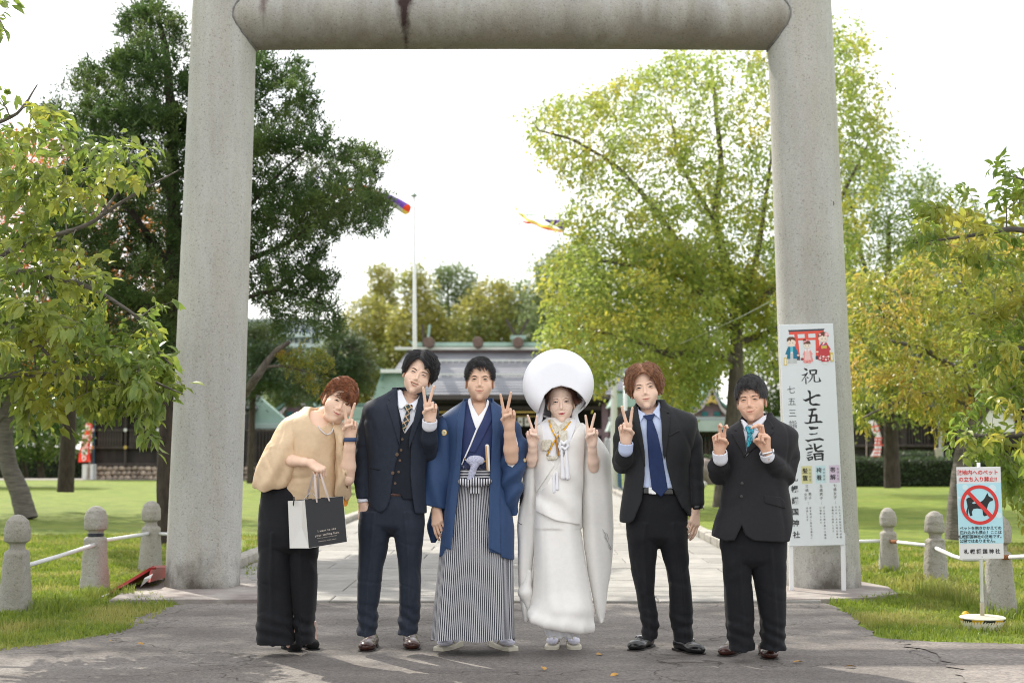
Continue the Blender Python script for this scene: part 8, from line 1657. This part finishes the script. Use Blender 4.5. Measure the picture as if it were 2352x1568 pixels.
def groom():
 T = CR2; D = 8.30; foot = gnd(*T(315, 1500)); P = Per(T, D, base=(foot[0], D, 0), label='groom in blue crested kimono jacket and striped pleated trousers', cat='person', group='people lined up under the gate')
 sk = SK2; m = fm((.52, .18, .14), (.025, .02, .018)); m['hair'] = HB
 tor = torso_base(P, [(1060, 150, 496, .165), (900, 168, 490, .15), (700, 190, 450, .14), (600, 200, 440, .135), (500, 190, 450, .135), (420, 165, 470, .13), (375, 160, 478, .105), (345, 190, 455, .085), (315, 240, 415, .065), (295, 268, 388, .06)], n=2.4)
 base = lambda p: tor(p)+.0035*wav(p*np.array([1.4, 1, .5]), 13, 51)+crease(p, 8, 51, .004, (1.5, 1, .5))
 lo, hi = bb(P, (110, 285, 540, 1075), -.26, .2)
 # kimono
 P.sdf('kimono', garment(base, 0., poly=P.xz([(120, 250), (520, 250), (520, 640), (120, 640)]), cut=P.xz([(460, 380), (660, 380), (655, 520), (640, 570), (560, 705), (500, 580), (470, 500)], dy=-.14, T=H3), yfront=P.D+.03), *bb(P, (140, 285, 500, 650), -.24, .2), .006, KIMO)
 h3 = lambda pts: P.xz(pts, dy=-.14, T=H3)
 def nb(p): return cap(p, P.w(328, 345, .02), P.w(328, 285, .03), .058, .054)
 colb = lambda p: smin(base(p), nb(p), .04)
 for c_ in (h3([(470, 490), (446, 510), (445, 545), (485, 690), (528, 815), (542, 825), (562, 695), (530, 640), (490, 565)]), h3([(650, 505), (668, 530), (668, 560), (600, 730), (548, 835), (534, 815), (552, 690), (590, 650), (630, 590)])): plate(P, 'white_collar', colb, c_, .011, WHT, h=.003, thick=.008)
 plate(P, 'white_collar', base, h3([(536, 815), (552, 826), (480, 1000), (388, 1200), (376, 1196), (470, 980)]), .012, WHT, h=.003, thick=.008)
 plate(P, 'kimono_overlap', base, h3([(552, 824), (668, 562), (668, 525), (700, 560), (705, 720), (620, 900), (522, 1075), (440, 1052), (480, 1000)]), .008, KIMO, h=.004, thick=.008)
 # skin of the chest behind the V is part of the body
 # haori
 op = P.xz([(262, 270), (392, 270), (397, 400), (396, 500), (386, 640), (380, 800), (378, 1010), (378, 1100), (185, 1100), (182, 1010), (212, 800), (236, 640), (250, 480), (254, 380)], dy=-.15)
 hem = P.xz([(60, 240), (600, 240), (560, 900), (502, 1066), (440, 1046), (437, 1032), (385, 1020), (378, 1000), (200, 1005), (176, 1012), (182, 1030), (136, 1052), (150, 900)], dy=-.14)
 fold = lambda p: .006*np.sin(p[:, 0]*62+1.5*wav(p*np.array([1, 1, .3]), 7, 8))*np.clip((1.1-p[:, 2])*1.6, .1, 1)
 def haori(p):
  d = base(p)-.016+fold(p); d = smax(d, -np.maximum(poly2(p[:, 0], p[:, 2], op), p[:, 1]-P.D), .003); return smax(d, poly2(p[:, 0], p[:, 2], hem), .004)
 ha = P.sdf('haori', haori, *lo_hi(lo, hi), .006, HAORI)
 f2 = lambda p: fold(p)
 plate(P, 'haori_collar', base, P.xz([(268, 285), (240, 318), (226, 380), (224, 500), (208, 640), (182, 820), (166, 1000), (198, 1012), (214, 880), (238, 700), (252, 480), (262, 380)], dy=-.15), .026, HAORI, ha, thick=.010, h=.0045, fold=f2, y0=-.40)
 plate(P, 'haori_collar', base, P.xz([(385, 290), (415, 325), (432, 380), (438, 560), (434, 800), (437, 1030), (380, 1002), (382, 800), (388, 600), (398, 450), (394, 360)], dy=-.15), .026, HAORI, ha, thick=.010, h=.0045, fold=f2, y0=-.40)
 # sleeves
 sL = P.rows([(830, 20, 190, .07, -.0), (775, 24, 205, .08, 0), (700, 46, 212, .09, 0), (600, 76, 215, .095, 0), (500, 104, 218, .10, 0), (420, 128, 220, .10, 0), (378, 142, 225, .08, 0), (352, 165, 230, .05, 0), (340, 185, 235, .03, 0)])
 cut = P.xz([(100, 300), (260, 300), (225, 560), (180, 822), (168, 816), (100, 803), (70, 795), (20, 776), (10, 700)], dy=-.1)
 fs = lambda p: .010*np.sin(p[:, 0]*48+p[:, 2]*14+1.2*wav(p, 7, 9))*np.clip((1.35-p[:, 2])*2, .1, 1)
 def slf(p): d = loft(p, sL, 2.2)+fs(p); return smax(smax(d, -(d+.012), .002)if False else d, poly2(p[:, 0], p[:, 2], cut), .004)
 P.sdf('sleeve', slf, *bb(P, (5, 330, 250, 840), -.2, .2), .0055, HAORI)
 pr = P.rows([(980, 98, 122, .03, .05), (950, 88, 140, .04, .05), (905, 74, 158, .05, .05), (860, 90, 168, .05, .04), (800, 105, 180, .05, .03)]); P.sdf('sleeve', lambda p: loft(p, pr, 2.1)+.003*wav(p, 25, 2), *bb(P, (60, 790, 190, 990), -.1, .15), .005, HAORI)
 sR = P.rows([(852, 478, 512, .03, -.0), (800, 436, 528, .06, -.02), (700, 428, 544, .085, -.03), (620, 428, 552, .095, -.03), (560, 430, 568, .10, -.03), (520, 432, 576, .095, -.03), (450, 436, 548, .095, -.01), (400, 430, 520, .09, 0), (360, 425, 488, .07, 0), (335, 418, 455, .04, 0)])
 fr = lambda p: .009*np.sin(p[:, 0]*40-p[:, 2]*45+1.4*wav(p, 9, 10))
 slr = lambda p: loft(p, sR, 2.2)+fr(p)
 so = P.sdf('sleeve', lambda p: smax(slr(p), poly2(p[:, 0], p[:, 2], P.xz([(400, 300), (520, 360), (600, 520), (560, 760), (515, 848), (492, 852), (470, 838), (430, 800), (420, 600)])), .004), *bb(P, (400, 320, 600, 870), -.24, .2), .0055, HAORI)
 plate(P, 'sleeve_lining', slr, P.xz([(468, 480), (480, 455), (508, 448), (521, 500), (523, 560), (512, 592), (494, 614), (482, 608), (470, 602)], dy=-.12), .004, WHT, so, thick=.005, h=.0035)
 plate(P, 'sleeve_lining', slr, P.xz([(486, 470), (504, 470), (508, 530), (498, 575), (488, 580)], dy=-.12), .006, mat('sleeve_inside', (.10, .11, .14), .8), so, thick=.005, h=.0035)
 for (cx_, cy_, bs, r) in ((163, 446, lambda p: np.minimum(haori(p), slf(p)), 15), (555, 578, slr, 11)):
  for rr, off, mm in ((r, .002, GOLD), (r*.78, .003, mat('crest_white', (.75, .70, .52), .6))):
   plate(P, 'crest', bs, P.xz([(cx_+rr*(.7 if cx_ > 500 else 1)*math.cos(a), cy_+rr*math.sin(a)) for a in np.linspace(0, 6.283, 16, endpoint=False)], dy=-.13), off, mm, h=.0022, thick=.003)
  for k in range(4):
   a = k*math.pi/2+math.pi/4
   plate(P, 'crest', bs, P.xz([(cx_+r*.34*math.cos(a)*(.7 if cx_ > 500 else 1)+r*.22*math.cos(t)*(.7 if cx_ > 500 else 1), cy_+r*.34*math.sin(a)+r*.22*math.sin(t)) for t in np.linspace(0, 6.283, 8, endpoint=False)], dy=-.13), .0042, mat('crest_olive', (.42, .34, .12), .6), h=.0022, thick=.003)
 # sash, hakama
 P.sdf('sash', garment(base, .006, poly=P.xz([(200, 612), (430, 612), (430, 700), (200, 700)])), *bb(P, (180, 595, 460, 710), -.24, .2), .006, OBI)
 P.sdf('sash_edge', garment(base, .009, poly=P.xz([(200, 600), (430, 600), (430, 622), (200, 622)])), *bb(P, (180, 590, 460, 630), -.24, .2), .005, mat('sash_indigo', (.02, .025, .07), .7, col2=(.3, .32, .42), vs_=160, contrast=(.6, .62)))
 knot = P.sdf('sash_knot', lambda p: np.minimum(chain(p, [P.w(246, 682, -.165), P.w(280, 688, -.175), P.w(312, 684, -.18), P.w(350, 685, -.175), P.w(380, 680, -.165)], [.018, .022, .026, .022, .018])+.003*wav(p, 60, 3), rbox(p, P.w(313, 705, -.165), (.030, .010, .042), .006)), *bb(P, (225, 655, 400, 740), -.24, -.08), .004, stripemat('striped_knot', (.018, .02, .035), (.62, .62, .64), 1/.015, .5, 'Object', 0))
 skirt(P, 'hakama', [(1432, 100, 506, .18), (1250, 117, 503, .175), (1050, 138, 499, .170), (880, 165, 470, .155), (760, 190, 440, .145), (692, 205, 425, .14)], T, HAKAMA, 26, .13, hemf=lambda x, y: -.02*(y > P.D)-.006*np.sin(x*25), seed=4)
 zori(P, T, (135, 1503), 225, flip=-1); zori(P, T, (500, 1503), 405, flip=1)
 # cord, fan
 pom = P.sdf('haori_cord', lambda p: smin(ell(p, P.w(315, 580, -.175), (.052, .030, .030)), chain(p, [P.w(312, 600, -.18), P.w(300, 640, -.18), P.w(290, 672, -.175)], [.022, .017, .019]), .01)+.0022*wav(p, 150, 7), *bb(P, (250, 545, 375, 700), -.24, -.08), .0035, LAV)
 for a, b in (((262, 570), (275, 580)), ((368, 578), (355, 582))): rib(P, 'cord_loop', [P.w(*a, -.16), P.w((a[0]+b[0])/2, a[1]+8, -.17), P.w(*b, -.175)], .004, GOLD, pom, 6)
 fan = MB(); a = P.w(372, 512, -.165); b = P.w(378, 625, -.17); u = (b-a)
 P.sdf('folding_fan', lambda p: cap(p*np.array([1, 1, 1]), a, b, .0125, .010), *bb(P, (355, 500, 395, 635), -.22, -.1), .0035, mat('fan_white', (.74, .71, .66), .5))
 P.sdf('fan_rib', lambda p: cap(p, a+_v((-.006, -.008, 0)), b+_v((-.005, -.008, 0)), .0065, .006), *bb(P, (350, 500, 395, 635), -.22, -.1), .003, mat('fan_wood', (.50, .30, .14), .4))
 q = dict(skin=sk, m=m, neck_w=P.w(328, 345, .04), nr=.048, fw=1.03, jaw=1.08, smile=.55, eo=.35, brow=.95, eyes=.0315, lip=.85,
             line=[(-84, -200), (-83, -20), (-77, 4), (-69, 38), (-56, 62), (-36, 72), (-17, 76), (12, 82), (34, 86), (52, 80), (68, 54), (77, -4), (84, -30), (84, -200)], ht=.018, hs=.009, hb=.012, burn=.0,
             locks=(700, swept_flow(.3, -.8, -.25), dict(steps=(4, 7), wid=.0022, lift=.002, tipout=.001)), seed=11)
 hd, M, c = make_head(P, q, (572, 308), H3, yaw=1, pitch=4, roll=1, dy=-.01)
 h1, _, _ = make_hand(P, PEACE, P.w(478, 420, -.19), (-.03, -.10, 1), (0, -1, .05), -1, sk, 1.03, elbow=P.w(490, 570, -.12), er=.040, wr=.028)
 h2, _, _ = make_hand(P, RELAX, P.w(128, 815, -.03), (.10, -.35, -1), (.45, .75, -.2), -1, sk, 1.0, wr=.028)
 P.add('body', joinm('body', [hd, h1, h2, surf(lambda p: smin(tor(p)+.012, nb(p)+.006, .03), *bb(P, (150, 280, 500, 700), -.2, .2), .008, 'body', sk)], sk))
 return P
def lo_hi(a, b): return a, b
# ======================= bride =======================
def bride():
 T = CR2; D = 8.35; foot = gnd(*T(742, 1495)); P = Per(T, D, base=(foot[0], D, 0), label='bride in white kimono robes and large round white hood', cat='person', group='people lined up under the gate')
 sk = SK5; m = fm((.42, .035, .06), (.06, .03, .02)); m['hair'] = HM
 h4 = lambda pts, dy=-.14: P.xz(pts, dy=dy, T=H4)
 tor = torso_base(P, [(900, 598, 826, .16), (760, 602, 824, .15), (650, 604, 826, .145), (520, 600, 842, .14), (450, 598, 850, .125), (415, 612, 838, .10), (395, 640, 805, .08), (378, 662, 790, .06)], n=2.4)
 base = lambda p: tor(p)+.003*wav(p*np.array([1.2, 1, .6]), 10, 61)+crease(p, 7, 61, .004, (1.2, 1, .5))
 body_l = P.rows([(1395, 628, 880, .12, -.02), (1350, 588, 888, .17, -.02), (1290, 576, 891, .19, -.02), (1200, 580, 878, .185), (1050, 588, 850, .175), (900, 598, 828, .165), (820, 602, 822, .155)])
 fo = lambda p: crease(p, 6, 7, .008, (1.6, 1, .12))+.007*np.sin(p[:, 0]*38+p[:, 2]*6+1.1*wav(p*np.array([1, 1, .2]), 6, 12))
 hem = chainf = [P.w(584, 1322, -.09), P.w(602, 1345, -.13), P.w(660, 1365, -.165), P.w(740, 1378, -.175), P.w(820, 1390, -.155), P.w(866, 1388, -.10)]
 def robe(p):
  hz = np.interp(p[:, 0], [q_[0] for q_ in hem], [q_[2] for q_ in hem]); d = smax(loft(p, body_l, 2.3)+fo(p)*np.clip((p[:, 2]-hz)*8, .15, 1), hz-.005-p[:, 2], .012); d = smin(d, chain(p, hem, [.022, .028, .031, .033, .031, .026], .01), .05)
  d = smin(d, base(p)-.004, .01); return d
 ro = P.sdf('robe', robe, *bb(P, (540, 372, 910, 1440), -.30, .24), .0065, SHIRO)
 # overlapping fronts: raised pieces
 plate(P, 'robe_front', base, P.xz([(822, 400), (845, 430), (838, 700), (824, 892), (700, 868), (640, 842), (604, 824), (606, 760), (660, 690), (740, 560), (790, 450)], dy=-.14), .022, SHIRO, ro, thick=.012, h=.0045, fold=lambda p: .006*np.sin(p[:, 2]*30+p[:, 0]*30+wav(p, 8, 3)), y0=-.4, k=.006)
 plate(P, 'robe_front', base, P.xz([(604, 420), (640, 398), (648, 470), (660, 560), (700, 600), (640, 690), (606, 740), (600, 560)], dy=-.14), .012, SHIRO, ro, thick=.010, h=.0045, y0=-.4, k=.004)
 plate(P, 'inner_collar', base, h4([(370, 755), (385, 750), (440, 830), (480, 870), (440, 1130), (360, 1120), (300, 1100), (290, 790)]), .009, WHT, ro, thick=.006, h=.004)
 plate(P, 'inner_collar', base, h4([(590, 745), (660, 740), (650, 800), (560, 1050), (460, 1140), (450, 1110), (520, 860)]), .013, WHT, ro, thick=.006, h=.004)
 plate(P, 'under_collar', lambda p: smin(base(p), cap(p, P.w(715, 400, .0), P.w(717, 360, .01), .050, .046), .04), h4([(375, 745), (405, 745), (465, 815), (560, 750), (610, 735), (600, 765), (500, 860), (440, 900), (400, 820)]), .012, BROCADE, ro, thick=.006, h=.0035)
 def band(pts, r, mt, dy=-.17, nm='cord', n=6, parent=None): return rib(P, nm, [P.w(a, b, dy, H4) for a, b in pts], r, mt, parent, n)
 def prj(a, b, off=.016):
  w = P.w(a, b, -.13, H4); yy = np.linspace(P.D-.3, P.D+.05, 160); dd = base(np.stack([np.full(160, w[0]), yy, np.full(160, w[2])], 1)); return _v((w[0], yy[int(np.argmax(dd < off))], w[2]))
 for pts in ([(370, 758), (385, 820), (410, 880), (436, 925)], [(590, 770), (545, 830), (500, 880), (455, 925), (410, 990), (380, 1050), (348, 1118)]): rib(P, 'amber_cord', [prj(a, b) for a, b in pts], .0048, AMBER, None, 6)
 P.sdf('dagger_case', lambda p: cap(p, prj(436, 935, .02), prj(462, 1110, .02), .0055, .0065), *bb(P, (420, 920, 480, 1125), -.26, -.05, H4), .003, mat('lacquer_amber', (.40, .17, .02), .3))
 for poly in ([(300, 960), (380, 950), (398, 965), (380, 1040), (350, 1070), (290, 1062), (292, 1000)], [(466, 862), (550, 858), (554, 940), (545, 975), (478, 975), (470, 930)]): plate(P, 'brocade_purse', base, h4(poly, -.16), .030, BROCADE, thick=.020, h=.0035, y0=-.4)
 kn = [prj(470, 1030, .03), prj(490, 975, .035), prj(515, 1000, .04), prj(545, 970, .035), prj(560, 1020, .03), prj(530, 1050, .035), prj(500, 1030, .035), prj(480, 1055, .03)]
 P.sdf('knotted_cord', lambda p: chain(p, kn, [.008]*8, .003)+.001*wav(p, 200, 4), *bb(P, (440, 950, 590, 1080), -.28, -.05, H4), .0032, WHT)
 for x0, y0, y1, w in ((493, 1065, 1335, 16), (540, 1065, 1338, 18), (414, 1310, 1475, 12), (447, 1288, 1450, 12)):
  a = prj(x0, y0, .03); b = prj(x0+(15 if x0 > 480 else 3), min(y1, 1330), .03); b[2] = P.w(x0, y1, -.14, H4)[2]
  P.sdf('tassel', lambda p: cap(p*np.array([1, 1.3, 1]), a*np.array([1, 1.3, 1]), b*np.array([1, 1.3, 1]), w*.5/1709+.003, w/1709+.004)+.0012*np.sin(np.arctan2(p[:, 1]-a[1], p[:, 0]-a[0])*14), np.minimum(a, b)-.03, np.maximum(a, b)+.03, .0032, WHT)
 plate(P, 'sash', base, h4([(340, 1125), (470, 1118), (440, 1155), (360, 1165)]), .020, BROCADE, thick=.008, h=.0035)
 # hanging sleeves
 sL = P.rows([(1352, 552, 578, .025, .0), (1230, 530, 586, .04, 0), (1100, 522, 592, .05, 0), (900, 518, 604, .06, 0), (760, 528, 612, .07, 0), (640, 542, 612, .08, 0), (540, 556, 616, .09, -.01), (470, 570, 620, .08, 0), (430, 590, 640, .06, 0)])
 sR = P.rows([(1356, 916, 930, .02, 0), (1300, 892, 948, .03, 0), (1150, 858, 968, .045, 0), (1000, 832, 973, .055, 0), (900, 824, 977, .06, 0), (700, 826, 974, .075, 0), (600, 830, 971, .10, 0), (550, 832, 966, .10, 0), (500, 828, 935, .09, 0), (450, 815, 895, .08, 0), (420, 800, 862, .06, 0), (400, 790, 835, .04, 0)])
 for S_, sd, bx in ((sL, 3, (505, 415, 650, 1365)), (sR, 4, (780, 385, 990, 1370))):
  P.sdf('sleeve', lambda p: loft(p, S_, 2.2)+.006*np.sin(p[:, 0]*55+p[:, 2]*5+1.*wav(p*np.array([1, 1, .2]), 6, sd))*np.clip((1.4-p[:, 2])*1.5, .2, 1)+crease(p, 7, sd, .007, (1.5, 1, .13)), *bb(P, bx, -.24, .2), .006, SHIRO)
 P.sdf('robe_corner', lambda p: chain(p, [P.w(575, 1120, -.03), P.w(556, 1215, -.04), P.w(572, 1290, -.03)], [.015, .036, .015], .03)+.003*wav(p, 40, 2), *bb(P, (490, 1060, 640, 1330), -.25, .15), .005, SHIRO)
 blk = mat('black_embroidery', (.02, .02, .025), .8); gry = mat('grey_embroidery', (.42, .41, .42), .8)
 def prs(S_, a, b):
  w = P.w(a, b, -.08); yy = np.linspace(P.D-.25, P.D+.05, 120); dd = loft(np.stack([np.full(120, w[0]), yy, np.full(120, w[2])], 1), S_, 2.2); i = int(np.argmax(dd < .008)) if (dd < .008).any() else 60; return _v((w[0], yy[i], w[2]))
 for k in range(9): rib(P, 'embroidery', [prs(sL, 529+k*.4, 800-k*9), prs(sL, 538+k*.8, 778-k*9), prs(sL, 548+k*.7, 752-k*7)], [.004, .003, .0008], blk, None, 4)
 for pts in ([(522, 880), (530, 885), (540, 890)],): rib(P, 'embroidery', [prs(sL, *t) for t in pts], .002, blk, None, 4)
 for pts in ([(930, 912), (945, 940), (950, 965), (962, 985), (974, 1008)], [(936, 925), (952, 935), (958, 955), (955, 975)], [(958, 985), (962, 1000), (972, 1012)], [(944, 935), (940, 950), (948, 962)]): rib(P, 'embroidery', [prs(sR, *t) for t in pts], .0018, gry, None, 4)
 # hood
 hc = P.w(460, 400, .03, H4); rx = .2075
 opn = h4([(236, 740), (250, 700), (285, 600), (325, 505), (395, 440), (490, 413), (590, 437), (652, 474), (700, 520), (748, 585), (735, 640), (690, 860), (230, 860)], -.12)
 def hood(p):
  q_ = p-hc; q_ = np.stack([q_[:, 0], q_[:, 1]-q_[:, 2]*.12, q_[:, 2]], 1); e_ = np.stack([np.hypot(q_[:, 0], q_[:, 2])-(rx-.095), np.abs(q_[:, 1])-.075], 1); d = np.linalg.norm(np.maximum(e_, 0), axis=1)+np.minimum(e_.max(1), 0)-.095; d = np.abs(d+.006)-.006
  return smax(d, -np.maximum(poly2(p[:, 0], p[:, 2], opn), p[:, 1]-(P.D+.05)), .002)
 ho = P.sdf('hood', hood, hc-.24, hc+.24, .0045, SHIRO2)
 dr = P.rows([(800, 215, 700, .10, .06), (740, 238, 668, .10, .06), (690, 242, 662, .10, .06), (640, 250, 690, .11, .07), (590, 262, 738, .12, .07), (540, 270, 750, .12, .07)], H4)
 P.sdf('hood_drape', lambda p: np.maximum(np.maximum(loft(p, dr, 2.2), -(loft(p, dr, 2.2)+.016)), P.D+.00-p[:, 1]), *bb(P, (200, 530, 770, 810), -.1, .26, H4), .0055, SHIRO2, ho)
 q = dict(skin=sk, m=m, neck_w=P.w(470, 830, .03, H4), nr=.042, fw=.97, jaw=.92, smile=.65, eo=.55, brow=.45, bz=21, eyes=.0315, ew=1.06, lash=3.0, lip=.9, mw=.9, chin=.002,
             line=[(-84, -200), (-82, -30), (-74, -6), (-70, 30), (-60, 60), (-38, 82), (-10, 90), (14, 88), (34, 84), (54, 66), (66, 36), (74, -6), (84, -40), (84, -200)], ht=.016, hs=.012, hb=.02, burn=-.018, nape=-.05, hext=[((.094, -.012, -.004), (.022, .03, .020), .02)],
             locks=(420, part_flow(-.03, 1., .05, .7), dict(steps=(6, 11), wid=.0024, zmin=.02, lift=.001)), seed=12)
 hd, M, c = make_head(P, q, (490, 576), H4, yaw=-2, pitch=-1, roll=-3, dy=0)
 h1, _, _ = make_hand(P, PEACE, P.w(208, 1010, -.17, H4), (-.10, -.10, 1), (.05, -1, .05), 1, sk, .90, elbow=P.w(190, 1190, -.10, H4), er=.034, wr=.024)
 h2, _, _ = make_hand(P, PEACE, P.w(805, 1005, -.17, H4), (0, -.10, 1), (0, -1, .05), -1, sk, .92, elbow=P.w(822, 1235, -.09, H4), er=.036, wr=.024)
 P.add('body', joinm('body', [hd, h1, h2, surf(lambda p: smin(tor(p)+.016, cap(p, P.w(715, 400, .0), P.w(717, 360, .01), .046, .043), .03), *bb(P, (600, 350, 850, 900), -.2, .2), .008, 'body', sk)], sk))
 und = P.rows([(1425, 655, 815, .09), (1380, 640, 830, .12), (1340, 640, 830, .12)]); P.sdf('under_robe', lambda p: loft(p, und, 2.2)+.006*np.sin(p[:, 0]*110+wav(p, 20, 3)), *bb(P, (630, 1330, 840, 1435), -.2, .2), .005, WHT)
 zori(P, T, (680, 1497), 705, .235, .044, flip=-1); zori(P, T, (798, 1497), 785, .235, .044, flip=1)
 return P
# ================================================================= the six people
for f_ in (woman, man_navy, groom, bride, man_char, man_teal): f_()
